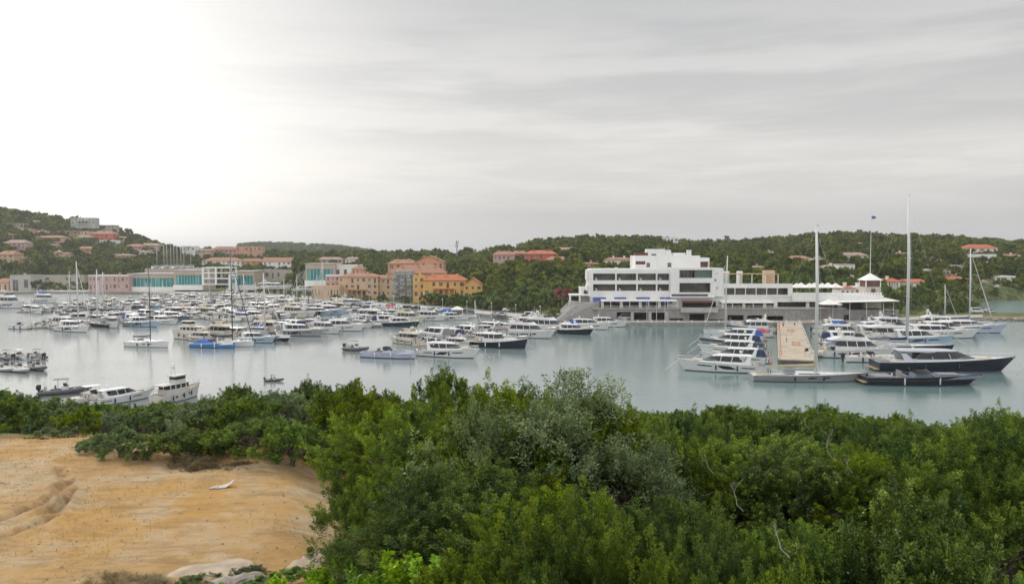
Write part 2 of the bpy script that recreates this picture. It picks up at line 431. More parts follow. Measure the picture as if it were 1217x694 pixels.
# ================================================================== QUAYS, PIER, ROCKS  (setting)
QCONC = mat('quay_paving', (.40, .385, .36), .9, .12, .25, bump=.2, streaks=.15)
QWALL = mat('quay_wall', (.27, .26, .24), .9, .2, .5, bump=.4, streaks=.4)
ROCK = mat('granite_rock', (.30, .26, .22), .9, .28, 1.2, bump=.9, bscale=3)
ASPH = mat('asphalt_road', (.07, .07, .072), .9, .15, 1.0, bump=.2)
REDP = mat('red_paint', (.50, .05, .03), .5, .12, 3)
def strip(name, front, depth, z0, z1, m, wallm=None, label=None, kind='structure'):
    """a paved strip behind a water edge given by photo pixels; depth in metres"""
    fr = [at_z(px, py, 0) for px, py in front]; bk = []
    for i, q in enumerate(fr):
        dd = depth[i] if isinstance(depth, (list, tuple)) else depth
        bk.append(Vector((q.x * (q.y + dd) / q.y, q.y + dd, 0)))
    n = len(fr); v = [(q.x, q.y, z1) for q in fr] + [(q.x, q.y, z1) for q in bk] + [(q.x, q.y, z0) for q in fr]
    mb = MB(); mb.add(v, [(i, i + 1, n + i + 1, n + i) for i in range(n - 1)]); mb.add(v, [(2 * n + i, 2 * n + i + 1, i + 1, i) for i in range(n - 1)], 1)
    o = mb.build(name, [m, wallm or QWALL]); tag(o, label, kind=kind); return o
strip('quay', [(-60, 349.6), (0, 349.6), (60, 349), (150, 349.2), (300, 354.5), (400, 361.5), (500, 369.5), (590, 378.5), (640, 382.5), (668, 385.5), (690, 387.6), (740, 387.6), (1000, 387.6), (1060, 385.6), (1110, 382.8), (1168, 380.8)], [30, 30, 30, 34, 40, 34, 24, 18, 16, 12, 9, 9, 9, 12, 14, 10], -3, 1.32, QCONC, label='pale paved quay along the harbour')
strip('road', [(395, 358.5), (500, 366.5), (590, 374.5), (660, 379.5)], 7, 1.0, 1.36, ASPH, ASPH, label='narrow asphalt road behind the quay')
# kerb between quay walk and road
def kerb(pts, z0, z1, w=.35):
    mb = MB(); P_ = [at_z(a, b_, 0) for a, b_ in pts]
    for a, b_ in zip(P_[:-1], P_[1:]):
        d = (b_ - a).normalized(); n_ = Vector((-d.y, d.x, 0)) * w
        mb.add([(a.x, a.y, z0), (b_.x, b_.y, z0), (b_.x + n_.x, b_.y + n_.y, z0), (a.x + n_.x, a.y + n_.y, z0), (a.x, a.y, z1), (b_.x, b_.y, z1), (b_.x + n_.x, b_.y + n_.y, z1), (a.x + n_.x, a.y + n_.y, z1)], [(4, 5, 6, 7), (0, 1, 5, 4), (1, 2, 6, 5), (2, 3, 7, 6), (3, 0, 4, 7)])
    o = mb.build('kerb', CONC_K); tag(o, kind='structure'); return o
CONC_K = mat('kerb_stone', (.45, .44, .41), .9, .1, 1)
kerb([(395, 358.8), (500, 366.8), (590, 374.8), (660, 379.8)], 1.2, 1.47)
# main concrete pier
PIERC = mat('pier_concrete', (.43, .36, .265), .9, .16, .35, bump=.2, streaks=.2)
pa, pb_ = at_z(947, 434, 0), at_z(938, 387.5, 0)
pd = (pb_ - pa); PL_ = pd.length; pang = math.atan2(pd.y, pd.x)
pier = empty('concrete_pier', pa, pang, 'broad beige concrete pier with yachts on both sides', 'pier')
mb = MB(); mb.box(0, PL_ + 2, -3.9, 3.9, .95, 1.25); mb.build('deck_slab', PIERC, pier)
mb = MB()
for i in range(9): mb.box(1 + i * PL_ / 9, 4 + i * PL_ / 9, -3.6, 3.6, -3, .95)
mb.each('pier_block', QWALL, pier)
for sd in (1, -1):
    mb = MB(); mb.box(0, PL_, sd * 3.9 - .15, sd * 3.9 + .15, 1.253, 1.40); mb.build('edge_kerb', PIERC, pier)
def on_pier(u, v): return Vector((pa.x, pa.y, 0)) + pd.normalized() * u + Vector((-pd.normalized().y, pd.normalized().x, 0)) * v
for i in range(14):       # red mooring bollards with lifebuoy posts down the western edge
    q = on_pier(3 + i * (PL_ - 8) / 13, 3.35); mb = MB()
    t = empty('pier_post', (q.x, q.y, 1.26), 0, 'short red and white post on the pier edge, %s from the racing yacht' % (ORD[i] if i < 12 else ('next to last' if i == 12 else 'last')), 'post', 'red and white posts along the pier edge')
    mb.tube([(0, 0, 0), (0, 0, .95)], .11, 7); mb.build('shaft', WHITE, t)
    mb = MB(); mb.tube([(0, 0, .55), (0, 0, .82)], .125, 7); mb.build('band', REDP, t)
    mb = MB(); mb.tube([(0, 0, .95), (0, 0, 1.12)], [.16, .08], 7); mb.build('cap', REDP, t)
mb = MB()
for i in range(1, 18): mb.box(i * PL_ / 18 - .04, i * PL_ / 18 + .04, -3.75, 3.75, 1.2, 1.256)
mb.box(0, PL_, -.04, .04, 1.2, 1.255)
mb.build('expansion_joint', QWALL, pier)
for i in range(9):
    q = on_pier(4 + i * (PL_ - 10) / 8.5, -3.3); t = empty('power_pedestal', (q.x, q.y, 1.255), pang, 'white power pedestal on the eastern pier edge, %s from the racing yacht' % ORD[i], 'power pedestal', 'power pedestals along the pier')
    mb = MB(); mb.box(-.17, .17, -.17, .17, 0, 1.05); mb.build('body', WHITE, t); mb = MB(); mb.box(-.2, .2, -.2, .2, 1.05, 1.15); mb.build('cap', BLUEC, t)
for i in range(6):
    q = on_pier(7 + i * (PL_ - 16) / 5, 2.5 if i % 2 else -2.5); t = empty('dock_box', (q.x, q.y, 1.256), pang + 1.57, 'white dock box lying on the pier, %s from the racing yacht' % ORD[i], 'dock box', 'dock boxes on the pier')
    mb = MB(); mb.loft([[(-.7, -.32, 0), (.7, -.32, 0), (.7, .32, 0), (-.7, .32, 0)], [(-.75, -.36, .5), (.75, -.36, .5), (.75, .36, .5), (-.75, .36, .5)]]); mb.build('body', WHITE, t); mb = MB(); mb.loft([[(-.8, -.4, .5), (.8, -.4, .5), (.8, .4, .5), (-.8, .4, .5)], [(-.7, -.3, .62), (.7, -.3, .62), (.7, .3, .62), (-.7, .3, .62)]]); mb.build('lid', DECKG, t)
def bench(x, y, z, rz, label):
    t = empty('picnic_bench', (x, y, z), rz, label, 'bench', None)
    W_ = mat('orange_wood', (.45, .17, .06), .6, .15, 3)
    mb = MB(); mb.box(-1.1, 1.1, -.35, .35, .70, .76); mb.build('table_top', W_, t)
    for sd in (1, -1):
        mb = MB(); mb.box(-1.1, 1.1, sd * .8 - .14, sd * .8 + .14, .42, .47); mb.build('seat', W_, t)
        mb = MB(); mb.tube([(sd * .8, -.85, .02), (sd * .8, -.2, .7)], .045, 4); mb.tube([(sd * .8, .85, .02), (sd * .8, .2, .7)], .045, 4); mb.each('leg', W_, t)
q = on_pier(PL_ * .30, -.5); bench(q.x, q.y, 1.26, pang + 1.57, 'orange picnic bench in the middle of the pier near its tip')
q = on_pier(PL_ * .66, .2); bench(q.x, q.y, 1.26, pang + 1.57, 'orange picnic bench on the pier closer to the stone building')
# rocky strip by the inlet
def rock(x, y, z, s, seed, name, label, group=None, m=None, flat=.6):
    r = random.Random(seed); mb = MB(); nu, nv = 22, 13; rings = []
    ph = [r.uniform(0, 6.28) for _ in range(4)]
    for j in range(nv + 1):
        a = -math.pi / 2 + math.pi * j / nv; q = max(.03, math.cos(a)); ring = []
        for i in range(nu):
            th = 6.2832 * i / nu; k = 1 + .22 * math.sin(2 * th + ph[0]) + .13 * math.sin(3 * th + ph[1] + j) + r.uniform(-.05, .05) + .10 * math.sin(5 * th + 1.7 * j + ph[3]) * math.sin(.9 * j + ph[2])
            ring.append((s * q * k * math.cos(th), s * .8 * q * k * math.sin(th), s * flat * math.sin(a) * (1 + .15 * math.sin(th + ph[2]))))
        rings.append(ring)
    mb.loft(rings); o = mb.build(name, m or ROCK); o.location = (x, y, z); o.rotation_euler.z = r.uniform(0, 6.28); tag(o, label, 'rock', group); return o
strip('causeway', [(1150, 381.2), (1180, 381), (1217, 381), (1300, 381), (1450, 381)], 18, -3, 1.1, mat('causeway_earth', (.34, .23, .17), .95, .25, .3, bump=.6), ROCK, label='reddish rocky causeway before the inlet')
rr = random.Random(3)
for i in range(22):
    px_ = 1162 + i * 5.5; q = at_z(px_, 381 + rr.uniform(-.2, .6), 0)
    rock(q.x, q.y + rr.uniform(-.5, 1.5), .4, rr.uniform(.7, 1.3), 50 + i, 'shore_rock', 'rounded granite rock along the water edge of the reddish causeway', 'rocks along the causeway')
# ================================================================== BUILDINGS
BW = mat('wall_white', (.74, .735, .71), .85, .06, .15, streaks=.22, bump=.1)
BWL = mat('trim_white', (.78, .775, .755), .8, .05, .3)
STONE = mat('wall_grey_stone', (.27, .26, .245), .9, .2, .8, bump=.6, bscale=3, streaks=.3)
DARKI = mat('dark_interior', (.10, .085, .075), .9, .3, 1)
BROWN = mat('brown_louvre', (.13, .055, .04), .7, .2, 4)
PANE = mat('window_glass', (.11, .11, .10), .10, .6, .3)
PANEG = mat('green_glass', (.07, .14, .12), .12, .3, .5)
TEALG = mat('teal_glass', (.02, .20, .20), .18, .35, .12)
FRAME = mat('window_frame_brown', (.17, .12, .09), .6, .2, 3)
FRAMEW = mat('window_frame_white', (.6, .6, .58), .6, .1, 3)
SLAB = mat('concrete_slab', (.42, .40, .37), .9, .12, .5, streaks=.25)
YEL = mat('wall_yellow', (.66, .40, .13), .9, .10, .25, streaks=.25, bump=.15)
TANW = mat('wall_peach', (.58, .41, .27), .9, .10, .25, streaks=.25, bump=.15)
SALM = mat('wall_salmon', (.56, .31, .19), .9, .12, .25, streaks=.25, bump=.15)
CORAL = mat('wall_coral', (.50, .13, .09), .9, .12, .25, streaks=.25, bump=.15)
PINKW = mat('wall_pink', (.50, .34, .31), .9, .10, .25, streaks=.2, bump=.15)
BEIGW = mat('wall_beige', (.42, .38, .33), .9, .12, .25, streaks=.25, bump=.15)
TILE = tile_mat('roof_terracotta', (.37, .19, .12)); TILEO = tile_mat('roof_orange', (.46, .15, .075)); TILEP = tile_mat('roof_pale', (.36, .26, .20))
BLUEA = mat('awning_blue', (.04, .08, .27), .9, .12, 2)
AWN = mat('awning_white', (.72, .71, .68), .9, .05, 1)
SKIN = mat('skin', (.42, .25, .17), .7, .1, 4)
def Fb(px0, px1, py0, py1, Y):
    """photo rectangle -> x0, x1, z0 (bottom), z1 (top) on the plane Y"""
    return xpx(px0, Y, (py0 + py1) / 2), xpx(px1, Y, (py0 + py1) / 2), zpy(py1, Y), zpy(py0, Y)
def wall_open(mb, x0, x1, z0, z1, y, th, ops, mi=0):
    """front wall at y (thickness th going back) with rectangular holes"""
    xs = sorted({x0, x1, *[q for o in ops for q in (o[0], o[1]) if x0 < q < x1]}); zs = sorted({z0, z1, *[q for o in ops for q in (o[2], o[3]) if z0 < q < z1]})
    for j in range(len(zs) - 1):
        run = None
        for i in range(len(xs) - 1):
            cx_, cz = (xs[i] + xs[i + 1]) / 2, (zs[j] + zs[j + 1]) / 2
            hole = any(o[0] < cx_ < o[1] and o[2] < cz < o[3] for o in ops)
            if not hole: run = xs[i] if run is None else run
            if hole and run is not None: mb.box(run, xs[i], y, y + th, zs[j], zs[j + 1], mi); run = None
        if run is not None: mb.box(run, x1, y, y + th, zs[j], zs[j + 1], mi)
def glazing(t, x0, x1, z0, z1, y, n, pane=PANE, frame=FRAME, name='window', w=.12):
    mb = MB(); mb.box(x0, x1, y - .05, y + .05, z0, z0 + w); mb.box(x0, x1, y - .05, y + .05, z1 - w, z1)
    for i in range(n + 1):
        x = x0 + (x1 - x0) * i / n; x = min(max(x, x0 + w / 2), x1 - w / 2); mb.box(x - w / 2, x + w / 2, y - .06, y + .06, z0 + w, z1 - w)
    f = mb.build(name, frame, t); p_ = MB(); p_.box(x0 + .02, x1 - .02, y - .01, y + .02, z0 + .02, z1 - .02); p_.build('pane', pane, f); return f
def balustrade(t, x0, x1, z, y, h=.95, m=None, step=1.6):
    mb = MB(); mb.box(x0, x1, y - .03, y + .03, z + h - .06, z + h); mb.box(x0, x1, y - .02, y + .02, z + .45, z + .49)
    k = x0
    while k <= x1: mb.box(k, k + .05, y - .02, y + .02, z, z + h - .06); k += step
    mb.build('balustrade', m or CHROME, t)
def win_small(t, x0, x1, z0, z1, y, pane=PANE, frame=FRAMEW, sill=True, shut=None):
    """framed window standing in a recess of the wall front y"""
    mb = MB(); w = .10
    mb.box(x0, x1, y + .05, y + .13, z0, z0 + w); mb.box(x0, x1, y + .05, y + .13, z1 - w, z1); mb.box(x0, x0 + w, y + .05, y + .13, z0 + w, z1 - w); mb.box(x1 - w, x1, y + .05, y + .13, z0 + w, z1 - w); mb.box((x0 + x1) / 2 - .04, (x0 + x1) / 2 + .04, y + .05, y + .13, z0 + w, z1 - w)
    f = mb.build('window', frame, t); q = MB(); q.box(x0 + .03, x1 - .03, y + .08, y + .10, z0 + .03, z1 - .03); q.build('pane', pane, f)
    if sill: q = MB(); q.box(x0 - .12, x1 + .12, y - .10, y + .02, z0 - .12, z0 - .01); q.build('sill', BWL, f)
    if shut:
        for xx in (x0 - (x1 - x0) * .5 - .03, x1 + .03): q = MB(); q.box(xx, xx + (x1 - x0) * .5, y - .08, y - .02, z0, z1); q.build('shutter', shut, f)

# ---------- the white terraced building (front faces the basin), every level its own plan
YS, YW_ = 281.0, 286.0
tb = empty('terraced_building', (xpx(850, YS), YS + 12, 1.3), 0, 'big white terraced building with long balconies and grey stone base', 'building')
tb.location = (0, 0, 0)
def blk(name, r, Y, dep, m=BW, parent=tb):
    x0, x1, z0, z1 = Fb(*r, Y); mb = MB(); mb.box(x0, x1, Y, Y + dep, z0, z1); return mb.build(name, m, parent)
def walled(name, r, Y, dep, ops, m=BW, th=.5, back=2.2, floor=True, glz=None):
    """a storey: front wall with deep openings, side, back and top walls, dark room behind glazing"""
    x0, x1, z0, z1 = Fb(*r, Y); O = [Fb(*o, Y) for o in ops]; mb = MB()
    wall_open(mb, x0, x1, z0, z1, Y, th, O)
    mb.box(x0, x0 + .4, Y + th, Y + dep, z0, z1); mb.box(x1 - .4, x1, Y + th, Y + dep, z0, z1); mb.box(x0 + .4, x1 - .4, Y + dep - .4, Y + dep, z0, z1)
    mb.box(x0 + .4, x1 - .4, Y + th, Y + dep - .4, z1 - .35, z1)
    for o in O: mb.box(o[0] - .3, o[1] + .3, Y + th, Y + back + .3, o[2] - .25, o[2])
    w_ = mb.build(name, m, tb)
    return O
# stone base with garage mouths
O = walled('stone_base', (708, 1002, 367.2, 384), YS, 16, [(733, 749.5, 371, 380.6), (753.5, 770, 371.5, 380.6), (774.5, 791, 371.5, 380.6), (819.5, 837.5, 373, 381.5), (865, 884, 374.5, 381.5), (888, 906, 374.8, 382), (911.5, 931, 375.5, 382.5), (796, 812, 378.5, 380.8), (842, 860, 379.5, 381.4)], STONE, .8, 9)
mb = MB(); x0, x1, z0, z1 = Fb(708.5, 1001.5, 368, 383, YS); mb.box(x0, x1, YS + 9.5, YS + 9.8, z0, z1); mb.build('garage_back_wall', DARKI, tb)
for i, px_ in enumerate((751.3, 772.3, 792.5)):
    x = xpx(px_, YS, 375); mb = MB(); mb.box(x - .45, x + .45, YS - .25, YS + .6, 1.3, zpy(370.5, YS)); mb.build('buttress', SLAB, tb)
# terrace deck above the base
mb = MB(); x0, x1, z0, z1 = Fb(704, 1006, 366.2, 367.2, YS); mb.box(x0, x1, YS - .35, YS + 17, z0, z1); mb.build('terrace_slab', SLAB, tb)
zt_ = zpy(366.2, YS)
# veranda restaurant : awning roofs on posts, pale curtains, dark room
def veranda(pa_, pb2, pt, n, Y0=YS + .4, dep=4.5, curt=True):
    x0, x1 = xpx(pa_, Y0, 362), xpx(pb2, Y0, 362); zt = zpy(pt, Y0)
    for i in range(n):
        a = x0 + (x1 - x0) * i / n + .06; b_ = x0 + (x1 - x0) * (i + 1) / n - .06
        mb = MB(); mb.loft([[(a, Y0 - .3, zt - .25), (b_, Y0 - .3, zt - .25), (b_, Y0 + dep, zt + .1), (a, Y0 + dep, zt + .1)], [(a, Y0 - .3, zt), (b_, Y0 - .3, zt), (b_, Y0 + dep, zt + .55), (a, Y0 + dep, zt + .55)]]); mb.build('awning', AWN, tb)
        if curt and i % 2 == 0:
            mb = MB(); cw = (b_ - a) * .28; mb.box(a + .15, a + cw, Y0 + .35, Y0 + .5, zt_ + .05, zt - .3); mb.build('curtain', mat('curtain_cream', (.62, .55, .42), .9, .1, 2), tb)
    k = x0
    while k <= x1 + .1: mb = MB(); mb.box(k - .09, k + .09, Y0 - .1, Y0 + .1, zt_, zt - .25); mb.build('post', BWL, tb); k += (x1 - x0) / n
    balustrade(tb, x0, x1, zt_, Y0 - .2, .8, BWL)
    for i in range(n * 2):
        xx = x0 + (x1 - x0) * (i + .5) / (n * 2); mb = MB(); mb.box(xx - .45, xx + .45, Y0 + 1.6, Y0 + 2.5, zt_ + .70, zt_ + .76); mb.box(xx - .05, xx + .05, Y0 + 2, Y0 + 2.1, zt_, zt_ + .7); mb.build('dining_table', CHROME if i % 2 else CUSH, tb)
veranda(714.5, 805, 357.5, 8); veranda(858, 920, 359.5, 5)
# main floors, left wing
walled('ground_storey', (702, 1000, 352.5, 366.2), YW_, 12, [(706, 793, 358.5, 366), (811, 851, 358, 366), (860, 920, 360, 366), (924, 958, 359, 366), (962, 996, 359, 366)], BW, .5, 3)
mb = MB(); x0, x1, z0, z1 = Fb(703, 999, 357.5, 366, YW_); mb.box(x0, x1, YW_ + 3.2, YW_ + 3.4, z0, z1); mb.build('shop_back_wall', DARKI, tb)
for a, b_, n in ((706, 793, 14), (860, 920, 9), (962, 996, 6)):
    x0, x1, z0, z1 = Fb(a, b_, 358.7, 366, YW_); glazing(tb, x0 + .02, x1 - .02, z0 + .02, z1 - .6, YW_ + 1.2, n)
for a, b_ in ((704.5, 720), (730, 744), (756, 772), (784, 797)):
    x0, x1, z0, z1 = Fb(a, b_, 352.7, 356.5, YW_); mb = MB(); mb.loft([[(x0, YW_ - 3.2, z0 - .5), (x1, YW_ - 3.2, z0 - .5), (x1, YW_ - .02, z1 - .3), (x0, YW_ - .02, z1 - .3)], [(x0, YW_ - 3.2, z0 - .42), (x1, YW_ - 3.2, z0 - .42), (x1, YW_ - .02, z1 - .2), (x0, YW_ - .02, z1 - .2)]]); mb.box(x0, x1, YW_ - 3.24, YW_ - 3.2, z0 - 1.0, z0 - .4); mb.build('blue_awning', BLUEA, tb)
wing_ops = []
for (t0_, b0_) in ((325.2, 333.3), (337.8, 345.8)):
    for a, b_ in ((705, 731.2), (733, 756.2), (758, 779.6), (781.3, 795.5)): wing_ops.append((a, b_, t0_, b0_))
OW = walled('balcony_storeys', (700.5, 797, 320.8, 352.5), YW_, 13, wing_ops, BW, .35, 2.4)
for o in OW:
    glazing(tb, o[0] - .25, o[1] + .25, o[2], o[3] + .05, YW_ + 2.3, 6)
    balustrade(tb, o[0], o[1], o[2] + .02, YW_ + .3, .9, FRAME)
    mb = MB(); mb.box(o[0] + .9, o[0] + 1.6, YW_ + 1.0, YW_ + 1.6, o[2], o[2] + .8); mb.box(o[0] + .9, o[0] + 1.0, YW_ + 1.0, YW_ + 1.6, o[2] + .8, o[2] + 1.2); mb.build('balcony_chair', FRAMEW, tb)
blk('roof_parapet', (702, 796, 319.6, 320.8), YW_ + .2, 12)
mb = MB(); x0, x1, z0, z1 = Fb(698, 703.5, 321, 333, YW_); mb.box(x0, x1, YW_ + 2, YW_ + 8, z0, z1); mb.build('side_stair_block', BW, tb)
mb = MB(); x0, x1, z0, z1 = Fb(698, 702.5, 339, 346, YW_); mb.box(x0, x1, YW_ + 2, YW_ + 8, z0, z1); mb.build('side_stair_block', BW, tb)
# central block
OC = walled('central_block', (797, 848, 318.2, 352.5), YW_ - 1.2, 15, [(807.5, 846.5, 321, 330.5), (807.5, 844.5, 336.3, 347.6), (798, 841.5, 349.5, 352.4)], BW, .5, 4)
glazing(tb, OC[1][0] - .2, OC[1][1] + .2, OC[1][2], OC[1][3], YW_ + 2.6, 9); balustrade(tb, OC[1][0], OC[1][1], OC[1][2], YW_ - .9, .9, FRAME)
glazing(tb, OC[2][0] + .02, OC[2][1] - .02, OC[2][2] + .02, OC[2][3] - .02, YW_ - 1.0, 9, mat('blue_grey_glass', (.08, .11, .15), .15, .3, .4), FRAME)
glazing(tb, OC[0][0] + (OC[0][1] - OC[0][0]) * .48, OC[0][1] - .1, OC[0][2] + .02, OC[0][3] - .05, YW_ - .1, 6, PANEG, FRAME)
glazing(tb, OC[0][0] - .2, OC[0][1] + .2, OC[0][2], OC[0][3], YW_ + 3.2, 8, PANE, FRAME)
mb = MB(); a, b_ = OC[0][0], OC[0][0] + (OC[0][1] - OC[0][0]) * .46
for k in range(4): mb.box(a + .3 + (b_ - a) * k / 4, a + .5 + (b_ - a) * k / 4, YW_ - .8, YW_ - .6, OC[0][2], OC[0][3])
mb.each('post', FRAME, tb)
# balcony below centre block
x0, x1, z0, z1 = Fb(809, 853, 365.5, 370.5, YS - 1.6); mb = MB(); mb.box(x0, x1, YS - 2.0, YS - .37, z0 - .25, z0 + .02); mb.box(x0, x1, YS - 2.0, YS - 1.75, z0 + .02, z1); mb.build('stone_balcony', SLAB, tb)
x0, x1, z0, z1 = Fb(812, 850, 357.6, 358.8, YS); mb = MB(); mb.loft([[(x0, YS - .2, z0 - .3), (x1, YS - .2, z0 - .3), (x1, YW_ - 1.3, z0 + .2), (x0, YW_ - 1.3, z0 + .2)], [(x0, YS - .2, z0), (x1, YS - .2, z0), (x1, YW_ - 1.3, z1), (x0, YW_ - 1.3, z1)]]); mb.build('red_brown_canopy', BROWN, tb)
blk('ledge', (796.6, 849, 352.5, 353.8), YW_ - 1.8, 3, BWL)
# stair block and upper volumes
OS = walled('stair_block', (848, 859.5, 318.8, 352.5), YW_ - 1.2, 12, [(850.5, 853.2, 324.8, 326), (849, 851.5, 331.5, 334.8), (851, 854, 341, 343.5)], BW, .4, 1.5)
for o in OS: win_small(tb, o[0] + .02, o[1] - .02, o[2] + .02, o[3] - .02, YW_ - 1.1, sill=False)
UY = YW_ + 6
OU = walled('upper_storey', (754.5, 832, 303.8, 322), UY, 12, [(768.2, 772.6, 312.3, 317.7), (793.3, 798, 312.2, 320), (755.5, 767, 310.5, 314.5), (756.5, 769.5, 302.9, 304.5)], BW, .4, 1.5)
for i, o in enumerate(OU[:2]): win_small(tb, o[0] + .02, o[1] - .02, o[2] + .02, o[3] - .02, UY + .1, frame=FRAME, sill=False)
mb = MB(); o = OU[2]; mb.box(o[0] - .2, o[1] + .2, UY + .25, UY + .5, o[2] - .1, o[3] + .1); mb.build('louvre', BROWN, tb)
OU2 = walled('upper_end_storey', (831.5, 843.2, 306.3, 322), UY + .6, 11, [(831.9, 842.8, 311, 317.8)], BW, .4, 1.5)
mb = MB(); o = OU2[0]; mb.box(o[0] - .2, o[1] + .2, UY + 1.6, UY + 1.8, o[2] - .1, o[3] + .1); mb.build('louvre', BROWN, tb)
mb = MB(); x0, x1, z0, z1 = Fb(755, 770, 300.4, 304, UY + 1); mb.box(x0, x1, UY + 1, UY + 5, z0, z1); mb.build('louvre_block', BROWN, tb)
OT = walled('roof_house', (770.2, 790.5, 296, 304.6), UY + 1.2, 7, [(774, 780, 301.8, 304)], BW, .4, 1.5)
for o in OT: win_small(tb, o[0] + .02, o[1] - .02, o[2] + .02, o[3] - .02, UY + 1.3, frame=FRAME, sill=False)
blk('roof_plant_room', (790.6, 797.5, 297.2, 304.5), UY + 2, 5)
blk('roof_plant_room', (800, 815, 300.6, 304.4), UY + 3, 5, BWL)
mb = MB(); x0, x1, z0, z1 = Fb(817, 822, 297.8, 304, UY + .6); mb.box(x0, x1, UY + 1, UY + 2.4, z0, z1); mb.box(x0 - .15, x1 + .15, UY + .9, UY + 2.5, z1, z1 + .2); mb.build('chimney', BW, tb)
for i, px_ in enumerate((776, 783, 786, 794)): 
    x = xpx(px_, UY + 3, 297); mb = MB(); mb.tube([(x, UY + 3, zpy(297, UY + 3) - .6), (x, UY + 3, zpy(297, UY + 3) + 1.2)], .05, 4); mb.build('aerial', CHROME, tb)
blk('mid_terrace_wall', (753, 845, 318.2, 322), UY - 1.2, 1.0)
mb = MB(); x0, x1, z0, z1 = Fb(731, 734.5, 318, 321.5, YW_ + 2); mb.box(x0, x1, YW_ + 2, YW_ + 3.2, z0, z1); mb.build('chimney', BW, tb)
# right wing with open roof terrace
OR_ = walled('right_wing', (859.5, 942, 340.8, 352.5), YW_ - .4, 13, [(861, 936.5, 342.4, 350.6)], BW, .4, 4)
glazing(tb, OR_[0][0] - .2, OR_[0][1] + .2, OR_[0][2], OR_[0][3], YW_ + 3.4, 16); balustrade(tb, OR_[0][0], OR_[0][1], OR_[0][2], YW_ - .2, .9, FRAME)
for k in range(1, 6): 
    x = OR_[0][0] + (OR_[0][1] - OR_[0][0]) * k / 6; mb = MB(); mb.box(x - .12, x + .12, YW_ - .35, YW_ - .1, OR_[0][2], OR_[0][3]); mb.build('post', BWL, tb)
x0, x1, z0, z1 = Fb(859.7, 942, 337.2, 340.8, YW_ - .4); mb = MB(); mb.box(x0, x1, YW_ - .4, YW_ - .1, z0, z1); mb.build('terrace_parapet', BW, tb)
x0, x1, z0, z1 = Fb(862, 925, 325, 326, YW_ + 3); mb = MB(); mb.box(x0, x1, YW_ + 2, YW_ + 7, z0, z0 + .25); mb.build('pergola_roof', mat('pergola_ochre', (.42, .33, .18), .8, .15, 1), tb)
for px_ in (863, 878, 893, 909, 924): 
    x = xpx(px_, YW_ + 3, 330); mb = MB(); mb.box(x - .12, x + .12, YW_ + 2.2, YW_ + 2.5, zpy(340.8, YW_ - .4), z0); mb.build('post', BWL, tb)
for a, b_, tp in ((862, 867, 322.5), (878, 882.5, 322.3), (909, 921, 321.5)):
    x0, x1, z0_, z1 = Fb(a, b_, tp, 325, YW_ + 8); mb = MB(); mb.box(x0, x1, YW_ + 8, YW_ + 11, zpy(341, YW_ + 8), z1); mb.build('stair_turret', BW if a < 900 else TANW, tb)
for k in range(9):
    x = xpx(866 + k * 8, YW_ + 2.5, 335); zz = zpy(340.8, YW_ - .4); mb = MB(); mb.box(x - .4, x + .4, YW_ + .8, YW_ + 1.5, zz, zz + .7); mb.box(x - .4, x + .4, YW_ + 1.4, YW_ + 1.5, zz + .7, zz + 1.1); mb.build('terrace_chair', FRAMEW, tb)
# long white band that carries the umbrella terrace to the east
blk('terrace_band', (942, 1050, 351, 358.5), YW_ - 1.5, 15, BW)
mb = MB(); x0, x1, z0, z1 = Fb(942, 1049, 347.8, 351, YW_ - 1.5)
k = x0
while k < x1: mb.box(k, min(k + .7, x1), YW_ - 1.5, YW_ - 1.25, z0, z1 - .15); k += 1.05
mb.box(x0, x1, YW_ - 1.52, YW_ - 1.22, z1 - .15, z1); mb.build('terrace_balustrade', BWL, tb)
zter = zpy(351, YW_ - 1.5)
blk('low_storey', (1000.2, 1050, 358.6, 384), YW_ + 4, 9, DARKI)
mb = MB(); x0, x1, z0, z1 = Fb(1000, 1052, 368.2, 384.5, YS + 1); wall_open(mb, x0, x1, z0, z1, YS + 1, .6, [Fb(1003, 1009, 374, 380, YS + 1)]); mb.build('stone_apron_wall', STONE, tb)
mb = MB(); x0, x1, z0, z1 = Fb(955, 982, 369, 381, YS - .2); mb.box(x0, x1, YS - 3.5, YS - .05, 1.3, z0 + .3)
for k in range(10): mb.box(x0 - .8 - k * .0, x1, YS - 3.5 - k * .32, YS - 3.5 - (k - 1) * .32 if k else YS - 3.5 + .01, 1.3, max(1.4, z0 + .3 - (z0 - 1.0) * k / 10))
mb.build('entrance_steps', PIERC, tb)
mb = MB(); x0, x1, z0, z1 = Fb(986, 1064, 356.5, 359.5, YS); mb.loft([[(x0, YS - 2, z0), (x1, YS - 3, z0 + .6), (x1, YS + 8, z1 + .3), (x0, YS + 8, z1)], [(x0, YS - 2, z0 + .15), (x1, YS - 3, z0 + .75), (x1, YS + 8, z1 + .5), (x0, YS + 8, z1 + .2)]]); mb.build('sail_canopy', AWN, tb)
mb = MB()
for px_ in (990, 1010, 1030, 1050, 1062): x = xpx(px_, YS - 1.5, 365); mb.tube([(x, YS - 1.5, 1.3), (x, YS - 1.5, z0 + .1)], .08, 6)
mb.each('canopy_post', BWL, tb)
